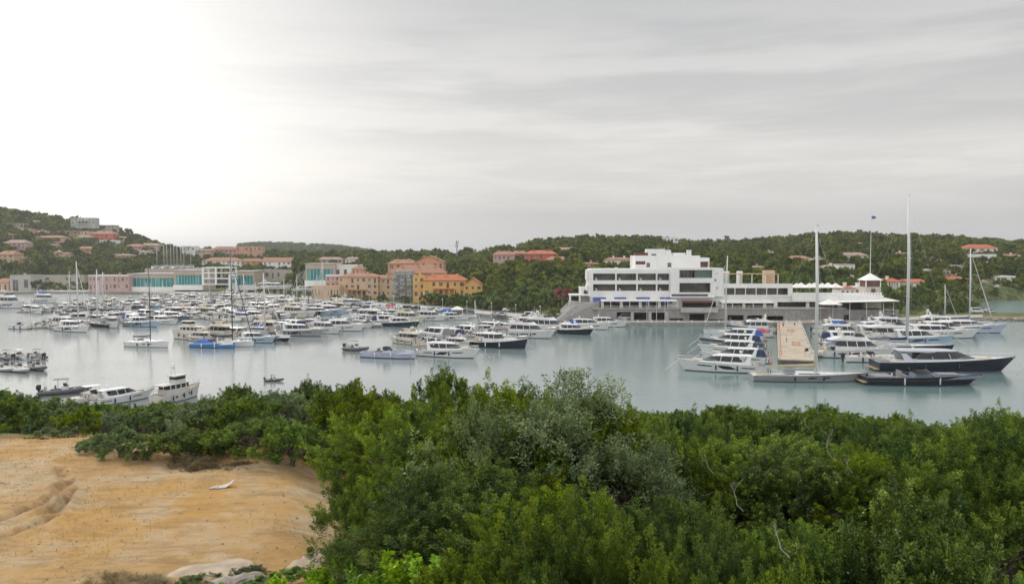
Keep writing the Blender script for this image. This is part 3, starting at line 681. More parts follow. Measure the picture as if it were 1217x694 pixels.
# tower
TY = YW_ + 1
tw = empty('tower', (xpx(1038, TY), TY + 2.8, zter), 0, 'round cornered stone tower with a white pyramid roof and tall flagpole', 'tower')
tw['label'] = 'small stone tower with a pyramid roof, brown window band and flagpole'
def sq(c, w, z): return [(c[0] - w, c[1] - w, z), (c[0] + w, c[1] - w, z), (c[0] + w, c[1] + w, z), (c[0] - w, c[1] + w, z)]
hw = (xpx(1047, TY) - xpx(1029, TY)) / 2
mb = MB(); mb.loft([sq((0, 0), hw + .25, zpy(366, TY) - zter), sq((0, 0), hw, zpy(341, TY) - zter)]); mb.build('shaft', mat('tower_stone', (.46, .43, .37), .9, .15, .8, bump=.4), tw)
mb = MB(); mb.box(-hw + .2, hw - .2, -hw + .2, hw - .2, zpy(341, TY) - zter, zpy(333.4, TY) - zter); mb.build('louvre_band', BROWN, tw)
for sx in (-1, 1):
    for sy in (-1, 1): mb = MB(); mb.box(sx * hw - .3 * (sx > 0), sx * hw + .3 * (sx < 0), sy * hw - .3 * (sy > 0), sy * hw + .3 * (sy < 0), zpy(341, TY) - zter, zpy(333.4, TY) - zter); mb.build('corner_post', BWL, tw)
mb = MB(); mb.loft([sq((0, 0), hw + .5, zpy(333.4, TY) - zter), sq((0, 0), hw + .5, zpy(333.0, TY) - zter), sq((0, 0), .08, zpy(325, TY) - zter)]); mb.build('roof', BWL, tw)
mb = MB(); mb.box(-.8, .8, -hw - .08, -hw + .1, zpy(350.5, TY) - zter, zpy(343.2, TY) - zter); mb.build('window', BROWN, tw)
mb = MB(); mb.tube([(0, 0, zpy(326, TY) - zter), (-.0, 0, zpy(256, TY) - zter)], [.13, .05], 6); fp = mb.build('flagpole', WHITE, tw)
mb = MB(); zf = zpy(256, TY) - zter; mb.add([(0, 0, zf), (1.7, .1, zf - .3), (1.6, .05, zf - 1.1), (0, 0, zf - 1.2)], [(0, 1, 2, 3)]); mb.build('flag', mat('flag_blue_grey', (.08, .12, .3), .9, .3, 2), fp)
# red roofed annexe behind terrace
def villa(name, r, Y, dep, wall, roof, label, storeys=2, nw=5, style='hip', chim=1, rh=.28, arches=False, cat='villa', shut=None, group=None, pitch_flip=False, on_hill=False):
    """tiled house; r = photo rectangle of the whole front (roof included)"""
    if on_hill:                           # stand it where the slope really is along that line of sight
        yy = 300.0; pm = (r[0] + r[1]) / 2
        while yy < 1150:
            a_ = at_depth(pm, r[3] + .5, yy)
            if tz(a_.x, yy) > a_.z - .2 and tz(a_.x, yy) > 1.0: break
            yy += 4
        if yy < 1150: Y = yy
    x0, x1, z0, z1 = Fb(*r, Y); hh = z1 - z0; sk_ = min(5, max(3, z0 - tz((x0 + x1) / 2, Y) + 2)); ze = z1 - hh * rh if style != 'flat' else z1
    cx_ = (x0 + x1) / 2; o = empty(name, (cx_, Y, z0), 0, label, cat, group); w = x1 - x0; hz = ze - z0
    ops = []; sh = hz / storeys
    for s_ in range(storeys):
        for i in range(nw):
            if (i * 7 + s_ * 3 + int(abs(cx_))) % 6 == 0 and nw > 3: continue
            ww = w / nw * (.38 if (i + s_) % 3 else .55); xx = -w / 2 + w * (i + .5) / nw
            bot = s_ * sh + sh * (.30 if (i + s_) % 4 else .06); ops.append((xx - ww / 2, xx + ww / 2, bot, s_ * sh + sh * .78))
    mb = MB(); wall_open(mb, -w / 2, w / 2, -sk_, hz, 0, .35, ops)
    mb.box(-w / 2, -w / 2 + .3, .35, dep, -sk_, hz); mb.box(w / 2 - .3, w / 2, .35, dep, -sk_, hz); mb.box(-w / 2 + .3, w / 2 - .3, dep - .3, dep, -sk_, hz); mb.box(-w / 2 + .3, w / 2 - .3, .35, dep - .3, hz - .3, hz)
    mb.build('wall', wall, o)
    for k, q in enumerate(ops):
        win_small(o, q[0], q[1], q[2], q[3], .12, frame=FRAME if k % 2 else FRAMEW, sill=(k % 2 == 0), shut=shut if k % 3 == 0 else None)
    e = .5
    if style == 'flat':
        mb = MB(); mb.box(-w / 2 - .1, w / 2 + .1, -.1, .2, hz, hz + .5); mb.box(-w / 2 - .1, w / 2 + .1, dep - .2, dep + .1, hz, hz + .5); mb.box(-w / 2 - .1, -w / 2 + .2, .2, dep - .2, hz, hz + .5); mb.box(w / 2 - .2, w / 2 + .1, .2, dep - .2, hz, hz + .5); mb.build('parapet', roof, o); rf = o
    elif style == 'front':                # gable end towards the water
        rr_ = hh * rh; mb = MB(); mb.loft([[(-w / 2, 0, hz), (w / 2, 0, hz), (w * .002, 0, hz + rr_), (-w * .002, 0, hz + rr_)], [(-w / 2, dep, hz), (w / 2, dep, hz), (w * .002, dep, hz + rr_), (-w * .002, dep, hz + rr_)]]); mb.build('gable_wall', wall, o); mb = MB()
        for sd in (1, -1): mb.loft([[(sd * (w / 2 + e), -e, hz - .25), (sd * (w / 2 + e), -e, hz + .02), (0, -e, hz + rr_ + .3), (0, -e, hz + rr_ + .02)], [(sd * (w / 2 + e), dep + e, hz - .25), (sd * (w / 2 + e), dep + e, hz + .02), (0, dep + e, hz + rr_ + .3), (0, dep + e, hz + rr_ + .02)]])
        rf = mb.build('roof', roof, o)
    else:
        rr_ = hh * rh; mb = MB(); a = w * (.0 if style == 'gable' else .22)
        mb.loft([[(-w / 2 - e, -e, hz + .02), (w / 2 + e, -e, hz + .02), (w / 2 + e, dep + e, hz + .02), (-w / 2 - e, dep + e, hz + .02)], [(-w / 2 - e, -e, hz + .2), (w / 2 + e, -e, hz + .2), (w / 2 + e, dep + e, hz + .2), (-w / 2 - e, dep + e, hz + .2)],
                 [(-w / 2 - e + a, dep * .48, hz + rr_), (w / 2 + e - a, dep * .48, hz + rr_), (w / 2 + e - a, dep * .52, hz + rr_), (-w / 2 - e + a, dep * .52, hz + rr_)]]); rf = mb.build('roof', roof, o)
    for c_ in range(chim):
        xx = -w / 2 + w * (c_ + .7) / (chim + .4); zc = hz + (hh * rh * .5 if style != 'flat' else 0); mb = MB(); mb.box(xx - .5, xx + .5, dep * .3, dep * .3 + 1, hz, zc + 1.6); mb.box(xx - .65, xx + .65, dep * .3 - .15, dep * .3 + 1.15, zc + 1.6, zc + 1.8); mb.build('chimney', wall, rf)
    if arches:
        mb = MB(); pw = w * .5; mb.box(-pw / 2, pw / 2, -3.2, -.02, sh * .92, sh * 1.0); mb.build('porch_roof', roof if style != 'flat' else SLAB, o)
        mb = MB()
        for k in range(5): xx = -pw / 2 + pw * k / 4; mb.box(xx - .2, xx + .2, -3.1, -2.7, -3, sh * .92)
        mb.each('porch_post', wall, o)
    return o
VL = []
def V(*a, **k): VL.append(villa(*a, **k)); return VL[-1]
V('red_roofed_house', (999, 1016, 340, 352), 302, 8, BW, TILEO, 'low white house with red roof behind the umbrella terrace', 1, 3, cat='house')
V('white_house', (1016, 1028, 342, 351), 303, 7, BW, BWL, 'small white flat roofed house beside the stone tower', 1, 2, 'flat', cat='house')
# flags poles before the building
for i, px_ in enumerate((768.5, 780, 790)):
    x = xpx(px_, YS - 6, 370); t = empty('flagpole', (x, YS - 6.5, 1.32), 0, 'thin white flagpole on the quay, %s from the stone ramp' % ORD[i], 'flagpole', 'flagpoles in front of the terraced building')
    mb = MB(); mb.tube([(0, 0, 0), (0, 0, zpy(353, YS - 6.5) - 1.3)], [.09, .05], 6); mb.build('pole', WHITE, t); mb = MB(); mb.box(-.3, .3, -.3, .3, 0, .25); mb.build('base', SLAB, t)
# bollard lamps on the quay
for i in range(16):
    x = xpx(742 + i * 16, 273.5, 386); t = empty('bollard', (x, 273.2, 1.32), 0, 'low white bollard on the quay edge, one of an even row', 'bollard', 'bollards along the quay edge before the terraced building')
    mb = MB(); mb.tube([(0, 0, 0), (0, 0, .55)], [.28, .2], 7); mb.build('shaft', BWL, t); mb = MB(); mb.ball((0, 0, .62), .26, .26, .12); mb.build('cap', BWL, t)
# pavilion, ramp and stone retaining wall at the west end
pv = empty('pavilion', (0, 0, 0), 0, 'open white pavilion with square columns left of the terraced building'.replace('left of', 'at the ramp beside'), 'pavilion')
x0, x1, z0, z1 = Fb(677, 703, 350, 358.3, 288); mb = MB(); mb.box(x0, x1, 288, 295, z1 - .5, z1); mb.build('roof', BW, pv)
mb = MB()
for px_ in (677.6, 689, 702): x = xpx(px_, 288, 354); mb.box(x - .3, x + .3, 288.1, 288.7, z0 - 1, z1 - .5)
mb.each('column', BW, pv)
mb = MB(); mb.box(x0, x1, 294.4, 295, z0 - 4, z1 - .5); mb.build('back_wall', DARKI, pv); mb = MB(); mb.box(x0, x1, 287.6, 295, z0 - 6, z0); mb.build('floor', SLAB, pv)
V('annexe', (690, 706, 343, 350.2), 292, 8, BW, BWL, 'blank white annexe box above the open pavilion', 1, 1, 'flat', 0, cat='annexe')
x0, x1, z0, z1 = Fb(655, 712, 358, 383, 283); mb = MB(); mb.loft([[(x0, 281, -.5), (x1, 281, -.5), (x1, 300, -.5), (x0, 300, -.5)], [(x0 + 8, 283, z1 - 1.8), (x1, 281.5, z1), (x1, 300, z1), (x0 + 8, 300, z1 - .5)]]); o = mb.build('stone_ramp_wall', STONE); tag(o, 'sloping grey stone retaining wall beside the terraced building', 'retaining wall')
# raised road wall on the east
rw = empty('sea_wall', (0, 0, 0), 0, 'grey wall with slots rising behind the eastern yachts', 'wall')
Y_ = 300; x0, x1, z0, z1 = Fb(1008, 1068, 368, 384, Y_); mb = MB()
ops = [(x0 + 1.5 + k * 2.9, x0 + 3.4 + k * 2.9, z1 - 1.0 - .0 * k, z1 - .45) for k in range(6)] + [(x0 + 2 + k * 4.2, x0 + 4.6 + k * 4.2, z1 - 3.6, z1 - 2.6) for k in range(4)]
wall_open(mb, x0, x1, z0, z1, Y_, .6, ops); mb.build('wall_face', STONE, rw); mb = MB(); mb.box(x0, x1, Y_ + 1.2, Y_ + 10, z0, z1 - .3); mb.build('wall_core', DARKI, rw)
# ---------- hotels and houses round the bay : (name, rect, Y, depth, ...)
V('yellow_hotel', (503, 553, 326.5, 352.5), 385, 14, YEL, TILEO, 'yellow hotel with a bright orange tiled roof', 2, 6, arches=True, chim=3, rh=.27, cat='hotel', shut=BWL)
V('yellow_hotel', (551, 573, 331, 354), 383, 11, YEL, TILEO, 'gabled yellow end wing next to the hillside trees', 2, 3, 'front', 1, rh=.34, cat='hotel')
V('yellow_hotel', (491, 505, 329, 352.5), 388, 11, YEL, YEL, 'narrow yellow flat topped wing next to the wrapped scaffold', 3, 2, 'flat', 1, cat='hotel')
V('salmon_hotel', (463, 529, 315, 337), 430, 16, SALM, TILE, 'salmon hotel with wide tiled roof behind the yellow hotel', 2, 7, chim=3, rh=.45, cat='hotel')
V('salmon_house', (493, 527, 304, 319), 445, 14, SALM, TILE, 'highest salmon gabled house on top of the salmon hotel', 1, 5, 'front', 2, rh=.5, cat='hotel')
V('salmon_house', (461, 494, 308.5, 320), 450, 14, SALM, TILE, 'low salmon house with tiled roof behind the salmon hotel', 1, 4, chim=2, rh=.45, cat='house')
V('peach_hotel', (402, 449, 325, 352), 425, 15, TANW, TILE, 'peach hotel with dark balconies and terracotta roof', 3, 7, chim=2, rh=.16, cat='hotel', arches=True)
V('peach_hotel', (447, 470, 327, 352), 428, 12, TANW, TILE, 'peach hotel wing with arches beside the wrapped scaffold', 3, 4, chim=1, rh=.16, cat='hotel')
V('peach_house', (370, 403, 341, 356), 415, 9, TANW, TANW, 'low flat roofed peach building with narrow windows on the quay', 1, 9, 'flat', 0, cat='building')
V('pale_house', (387, 404, 328, 342), 428, 10, PINKW, BWL, 'pale pink flat roofed house between glass shed and peach hotel', 2, 3, 'flat', 1, cat='house')
V('pale_house', (418, 432, 317, 327), 450, 8, TANW, TILE, 'small peach house peeping over the peach hotel roof', 1, 3, chim=1, rh=.3, cat='house')
# scaffold wrapped block
x0, x1, z0, z1 = Fb(466, 491, 322, 353, 400); sb = empty('scaffolded_block', (x0, 400, z0), 0, 'block wrapped in grey scaffold sheets between peach and yellow hotels', 'building'); w = x1 - x0; h = z1 - z0
mb = MB(); mb.box(.6, w - .6, 1.5, 11, -3, h); mb.build('wall', mat('unfinished_wall', (.30, .30, .28), .9, .25, .5), sb)
for k in range(7): mb = MB(); mb.box(0, w, -.2, 1.2, h * k / 7, h * k / 7 + .14); mb.build('scaffold_board', mat('board_grey', (.45, .45, .42), .9, .2, 2), sb)
for k in range(8):
    for yy in (-.15, 1.15): mb = MB(); mb.tube([(w * k / 7, yy, -3), (w * k / 7, yy, h + .8)], .06, 5); mb.build('scaffold_pole', CHROME, sb)
for k in range(6):
    for j in range(3):
        if (k * 3 + j) % 4 == 0: continue
        mb = MB(); mb.box(w * j / 3 + .3, w * (j + 1) / 3 - .4 - (k % 3) * .5, -.3, -.26, h * k / 7 + .5, h * (k + 1) / 7 - .3); mb.build('sheet', mat('scaffold_sheet', (.36, .37, .37), .9, .25, 1), sb)
# boatyard sheds with teal glass fronts
def shed(r, Y, dep, n, label, base=True, left=1.0):
    x0, x1, z0, z1 = Fb(*r, Y); o = empty('boatyard_shed', (x0, Y, z0), 0, label, 'boat shed'); w = x1 - x0; h = z1 - z0
    mb = MB(); mb.box(0, w, 0, dep, h * .74, h); mb.box(0, w, .8, dep, -2, h * .12); mb.box(0, .8, 0, dep, h * .12, h * .74); mb.box(w - .8, w, 0, dep, h * .12, h * .74); mb.box(.8, w - .8, dep - .4, dep, h * .12, h * .74); mb.build('wall', mat('shed_beige', (.46, .39, .31), .9, .1, .2, streaks=.2), o)
    mb = MB(); mb.box(-.3, w + .3, -.4, dep + .3, h, h + .5); mb.build('roof', SLAB, o)
    for k in range(n):
        a = .8 + (w - 1.6) * k / n; b_ = .8 + (w - 1.6) * (k + 1) / n; mb = MB(); mb.box(a + .08, b_ - .08, .3 + .02 * (k % 3), .42 + .02 * (k % 3), h * .12, h * .74); mb.build('glass_panel', TEALG if (k * 5) % 7 else mat('teal_glass_pale', (.10, .30, .30), .2, .3, .2), o)
    mb = MB()
    for k in range(n + 1): a = .8 + (w - 1.6) * k / n; mb.box(a - .08, a + .08, .2, .5, h * .12, h * .74)
    mb.each('mullion', FRAMEW, o)
    mb = MB(); mb.box(-.2, w + .2, -1.5, .78, -2, h * .12); mb.build('plinth', BWL, o)
    return o
shed((152, 208, 326, 343), 505, 22, 12, 'low boat shed with a dark teal glass strip beside the pink building')
shed((207, 241, 322, 341), 500, 22, 9, 'taller teal glazed boat shed next to the white lifting frame')
shed((274, 302, 323, 341), 500, 22, 7, 'teal glazed boat shed behind the big yacht on stands')
shed((363, 398, 314, 336), 470, 20, 8, 'tall pale boat shed with a single big teal glass front')
V('white_shed', (396, 425, 316, 336), 474, 16, BW, BWL, 'long white flat shed joined to the tall teal glazed shed', 1, 3, 'flat', 0, cat='shed')
V('beige_shed', (300, 362, 322, 342), 520, 14, BEIGW, SLAB, 'grey beige workshop behind the yacht on stands', 2, 9, 'flat', 0, cat='workshop')
V('pink_building', (105, 153, 328, 345), 500, 12, PINKW, BWL, 'pink quay building with small square windows', 2, 10, 'flat', 2, cat='building')
V('beige_house', (12, 37, 328, 348), 505, 14, mat('wall_grey_beige', (.42, .41, .37), .9, .12, .25, streaks=.25), SLAB, 'blank beige cube house by the water', 1, 2, 'flat', 1, cat='house')
V('beige_wall_house', (37, 100, 328, 336), 560, 8, BEIGW, SLAB, 'long low beige building behind the beige cube house', 1, 5, 'flat', 0, cat='building')
V('tiled_kiosk', (-5, 10, 331, 348), 510, 9, TANW, TILE, 'small tiled kiosk at the waterside next to the beige cube house', 1, 2, chim=0, cat='kiosk')
# white steel lifting frame
x0, x1, z0, z1 = Fb(240, 275, 318, 338.5, 480); lf = empty('boat_lift', (x0, 480, z0), 0, 'big white steel frame building with open decks', 'boat lift'); w = x1 - x0; h = z1 - z0
for a in (0, w * .44, w - 1.0):
    for yy in (0, 9): mb = MB(); mb.box(a, a + 1.0, yy, yy + 1, 0, h); mb.build('column', BWL, lf)
for k, zz in enumerate((.0, .33, .66, .96)):
    mb = MB(); mb.box(-.2, w + .2, -.05, 10, h * zz, h * zz + .55); mb.build('deck', BWL, lf)
mb = MB(); mb.box(w * .5, w * .82, .6, 8, h * .1, h * .33); mb.build('cabin', mat('dark_container', (.05, .055, .06), .6), lf)
mb = MB(); mb.box(1.5, w * .4, 2, 8, .55, h * .3); mb.build('stored_hull', GREYH, lf)
x0, x1, z0, z1 = Fb(272, 281, 328, 342, 478); gt = empty('steel_gantry', (x0, 478, 1.3), 0, 'white steel gantry beside the frame building', 'gantry'); w = x1 - x0; h = z1 - 1.3
for a in (0, w - .6): mb = MB(); mb.box(a, a + .6, 0, .6, 0, h); mb.build('leg', BWL, gt)
mb = MB(); mb.box(-.1, w + .1, -.1, .7, h, h + .7); mb.build('beam', BWL, gt)
# cell mast
c_ = at_depth(543, 286, 640); zb = tz(c_.x, 640); am = empty('antenna_mast', (c_.x, 640, zb), 0, 'grey antenna mast on the skyline above the salmon hotel', 'antenna mast'); hh = c_.z - zb
mb = MB(); mb.tube([(0, 0, -1), (0, 0, hh)], [.6, .3], 8); mb.build('mast', mat('mast_grey', (.22, .23, .24), .7), am)
for k in range(6):
    a = k * 1.047; mb = MB(); zc = hh - 1.6 - (k % 2) * 2.6; mb.box(-.25, .25, -.15, .15, zc - 1.3, zc + 1.3); mb.v = [(x + 1.1 * math.cos(a), y + 1.1 * math.sin(a), z) for x, y, z in mb.v]; mb.build('antenna_panel', mat('panel_grey', (.35, .36, .37), .7), am)
V('ridge_house', (527, 545, 301.5, 306), 650, 10, SALM, TILE, 'flat pinkish house on the ridge below the antenna mast', 1, 4, chim=0, rh=.5, cat='villa', on_hill=True)
# coral villas on the slope
V('coral_villa', (586, 612, 298.5, 317), 475, 14, PINKW, TILE, 'pinkish villa at the western end of the coral villa group', 2, 5, chim=2, rh=.25, on_hill=True)
V('coral_villa', (608, 626, 298, 311), 500, 12, CORAL, TILE, 'small coral villa between the pinkish villa and the largest coral villa', 2, 4, chim=1, rh=.3, on_hill=True)
V('coral_villa', (624, 662, 297.5, 314), 470, 14, CORAL, TILEO, 'largest coral red villa with a wide hipped roof', 2, 7, chim=2, rh=.28, on_hill=True)
V('coral_villa', (650, 676, 305, 317), 455, 12, CORAL, TILE, 'lower coral villa stepping down towards the trees', 1, 4, chim=1, rh=.35, on_hill=True)
V('ridge_villa', (655, 690, 294, 303), 560, 12, PINKW, TILEP, 'pale villa with tiled roofs above the coral villas', 1, 6, chim=2, rh=.35, on_hill=True)
V('white_villa', (721, 752, 306, 315), 470, 12, BW, TILE, 'white villa with brown roof behind the terraced building', 1, 6, chim=2, rh=.35, on_hill=True)
V('ridge_villa', (702, 722, 285, 289.5), 760, 12, BW, TILEP, 'small white villa on the ridge above the white villa', 1, 4, chim=0, rh=.4, on_hill=True)
V('ridge_villa', (724, 748, 284, 290.5), 740, 12, PINKW, TILE, 'pinkish villa on the ridge between two white ones', 1, 5, chim=1, rh=.5, on_hill=True)
V('ridge_villa', (788, 806, 283, 288.5), 760, 12, BW, BWL, 'white flat roofed villa on the ridge above the roof houses', 1, 4, 'flat', 1, on_hill=True)
hill = [ # left hill
 ('villa', (84, 113, 259.5, 266), 850, mat('wall_hazy_white', (.42, .42, .41), .9, .1, .3), SLAB, 'white flat modern villa high on the western hill', 'flat'),
 ('villa', (113, 136, 268, 274.5), 800, BEIGW, SLAB, 'grey low villa just under the white modern villa', 'flat'),
 ('villa', (108, 134, 274, 286), 740, CORAL, TILE, 'red villa with arched windows on the western hill', 'hip'),
 ('villa', (118, 138, 286, 290.5), 700, BW, BWL, 'thin white terrace house below the red arched villa', 'flat'),
 ('villa', (4, 30, 285, 296), 700, PINKW, TILEP, 'pinkish villa with a white chimney halfway up the western hill', 'hip'),
 ('villa', (-4, 16, 298, 311), 640, TANW, TILE, 'tan villa with open porch low on the western hill', 'hip'),
 ('villa', (12, 31, 305, 312.5), 650, PINKW, TILEP, 'pinkish low house beside the tan villa', 'hip'),
 ('villa', (42, 76, 280, 287), 740, PINKW, TILE, 'broad pinkish villa in the trees of the western hill', 'hip'),
 ('villa', (66, 104, 275, 280), 800, TANW, TILEP, 'long pale villa terrace above the broad pinkish villa', 'flat'),
 ('villa', (36, 58, 274, 279), 820, PINKW, TILEP, 'small villa with pale roof near the hilltop', 'hip'),
 ('villa', (91, 106, 280, 286), 760, BEIGW, TILEP, 'little beige villa between red arched and broad pinkish villas', 'hip'),
 ('villa', (90, 107, 293, 301), 690, SALM, TILE, 'small orange roofed villa behind the pale mast', 'hip'),
 ('villa', (0, 28, 266, 270), 900, BEIGW, TILEP, 'faint stone villa near the top of the western hill', 'flat'),
 ('villa', (150, 168, 290, 299), 760, PINKW, TILE, 'tiled villa at the foot of the ridge, western of a pair', 'hip'),
 ('villa', (166, 188, 289, 297), 780, PINKW, TILEP, 'tiled villa at the foot of the ridge, eastern of a pair', 'hip'),
 ('villa', (160, 178, 298, 303), 720, BW, TILEP, 'low white house under the pair of tiled villas', 'hip'),
 ('villa', (216, 232, 293, 299), 800, BW, BWL, 'white house on the low ridge beside the umbrella pine', 'flat'),
 ('villa', (234, 250, 296, 301), 800, PINKW, TILEP, 'pinkish house right under the umbrella pine'.replace(' right', ''), 'hip'),
 ('villa', (250, 282, 293, 304), 700, PINKW, TILE, 'long pinkish apartment row on the low ridge', 'hip'),
 ('villa', (280, 311, 293, 307), 690, SALM, TILE, 'salmon apartment block with many small windows on the low ridge', 'flat'),
 ('villa', (240, 286, 306, 318), 600, BW, TILE, 'white house row with long terracotta roofs above the sheds', 'hip'),
 ('villa', (284, 312, 307, 318), 600, SALM, TILE, 'salmon house row with terracotta roof above the workshop', 'hip'),
 ('villa', (312, 346, 306, 320), 600, BW, TILE, 'white gabled house beside the big dark tree', 'gable'),
 ('villa', (376, 407, 305.5, 314), 600, PINKW, TILEP, 'pinkish twin house above the tall teal glazed shed', 'hip'),
 ('villa', (410, 426, 305.5, 314), 610, BW, TILEP, 'white twin house with pale roof above the long white shed', 'hip'),
 ('villa', (18, 36, 272, 276), 850, SALM, TILE, 'tiny salmon house above the small pale roofed villa', 'hip'),
 ('villa', (55, 72, 290, 294.5), 800, PINKW, TILE, 'tiny pinkish house straight below the broad pinkish villa', 'hip'),
 ('villa', (60, 82, 300, 305), 700, TANW, TILE, 'tan house in the trees between the tan villa and the pale mast', 'hip'),
 ('villa', (132, 148, 281, 286), 800, PINKW, TILE, 'little tiled house just east of the red arched villa', 'hip'),
 ('villa', (134, 154, 302, 307), 700, SALM, TILEP, 'low salmon house in the trees above the pink building', 'hip'),
 ('villa', (190, 206, 299, 303.5), 700, TANW, TILE, 'small tan house behind the line of stored masts', 'hip'),
 ('villa', (28, 46, 262, 265.5), 900, BEIGW, TILEP, 'tiny beige house close under the western hilltop', 'hip'),
 ('villa', (0, 14, 278, 283), 800, PINKW, TILE, 'pinkish house above the pinkish villa with the white chimney', 'hip'),
 # right hill
 ('villa', (760, 778, 287, 291.5), 800, PINKW, TILE, 'tiny tiled house on the ridge west of the white ridge villa', 'hip'),
 ('villa', (815, 833, 288, 292.5), 800, BW, TILE, 'tiny white house on the ridge west of the skyline palms', 'hip'),
 ('villa', (905, 926, 299, 304), 700, BW, TILEP, 'white house in the woods straight above the roof terrace', 'hip'),
 ('villa', (932, 948, 291, 295), 800, TANW, TILE, 'tan house high in the woods west of the umbrella pine', 'hip'),
 ('villa', (1008, 1028, 288, 292.5), 800, PINKW, TILE, 'pinkish house high above the wide white villa', 'hip'),
 ('villa', (1062, 1084, 300, 305), 700, BW, TILE, 'white tiled house in the woods beside the tallest mast', 'hip'),
 ('villa', (1100, 1122, 308, 313), 650, TANW, TILE, 'tan tiled house in the woods east of the tallest mast', 'hip'),
 ('villa', (1128, 1146, 315, 320), 600, BW, TILEP, 'white house between short mast and large eastern villa', 'hip'),
 ('villa', (560, 577, 300, 304.5), 700, TANW, TILE, 'small tan house on the ridge between antenna mast and coral villas', 'hip'),
 ('villa', (694, 712, 312, 317), 600, TANW, TILE, 'small tan house in the trees west of the white villa', 'hip'),
 ('villa', (941, 963, 304, 314), 480, BW, TILE, 'white villa with terracotta roof behind the racing yacht mast', 'hip'),
 ('villa', (965, 983, 307, 314), 490, BEIGW, TILEP, 'pale villa beside the racing yacht mast', 'hip'),
 ('villa', (978, 1002, 315, 325), 440, BW, TILEP, 'white villa with long pale eaves above the umbrella terrace', 'hip'),
 ('villa', (1000, 1032, 300, 311), 520, BW, TILEP, 'wide white villa with beige roof under the flagpole', 'hip'),
 ('villa', (996, 1016, 315, 326), 450, BW, SLAB, 'grey white flat villa lower than the wide white one', 'flat'),
 ('villa', (1046, 1070, 331, 342), 380, BW, TILEO, 'white cottage with red roof just behind the stone tower', 'hip'),
 ('villa', (1080, 1100, 332, 343), 385, BW, TILEO, 'white cottage with red roof behind the tallest mast', 'gable'),
 ('villa', (1122, 1152, 329, 338), 430, SALM, TILEO, 'salmon roofed villa behind the short mast', 'hip'),
 ('villa', (1152, 1174, 332, 341), 440, BEIGW, TILEP, 'beige villa beside the salmon roofed one', 'hip'),
 ('villa', (1148, 1186, 290.5, 304), 470, BW, TILEO, 'large white villa with orange roof high on the eastern hill', 'hip'),
 ('villa', (1153, 1184, 303, 312), 465, BW, BWL, 'white lower storey house with pink flowers under the large eastern villa'.replace(' with pink flowers', ''), 'flat'),
 ('villa', (1192, 1217, 302, 310), 500, BW, TILE, 'white villa with terracotta roof at the eastern end of the hill', 'hip'),
 ('villa', (1183, 1207, 329, 334), 520, BW, BWL, 'thin white house in the trees above the inlet', 'flat'),
 ('villa', (1094, 1130, 322, 326.5), 470, BEIGW, TILEP, 'long low beige villa half hidden in trees between the masts', 'flat'),
 ('villa', (893, 910, 316, 322), 430, BEIGW, TILEP, 'small beige villa behind the roof terrace', 'hip'),
 ('villa', (862, 880, 291, 297), 620, BEIGW, TILEP, 'beige villa on the bright green lawn', 'flat'),
]
for k, (nm, r, Y, wl, rf, lab, st) in enumerate(hill):
    hpx = r[3] - r[2]; wpx = r[1] - r[0]
    V(nm, r, Y, 9 + (k % 3) * 2, wl, rf, lab, 2 if hpx * Y / F > 5.5 else 1, max(3, int(wpx * Y / F / 3.6)), st, chim=(k % 3 != 1) * 1 if st != 'flat' else 0, rh=.36, arches=(k % 4 == 0), cat='villa', on_hill=True)
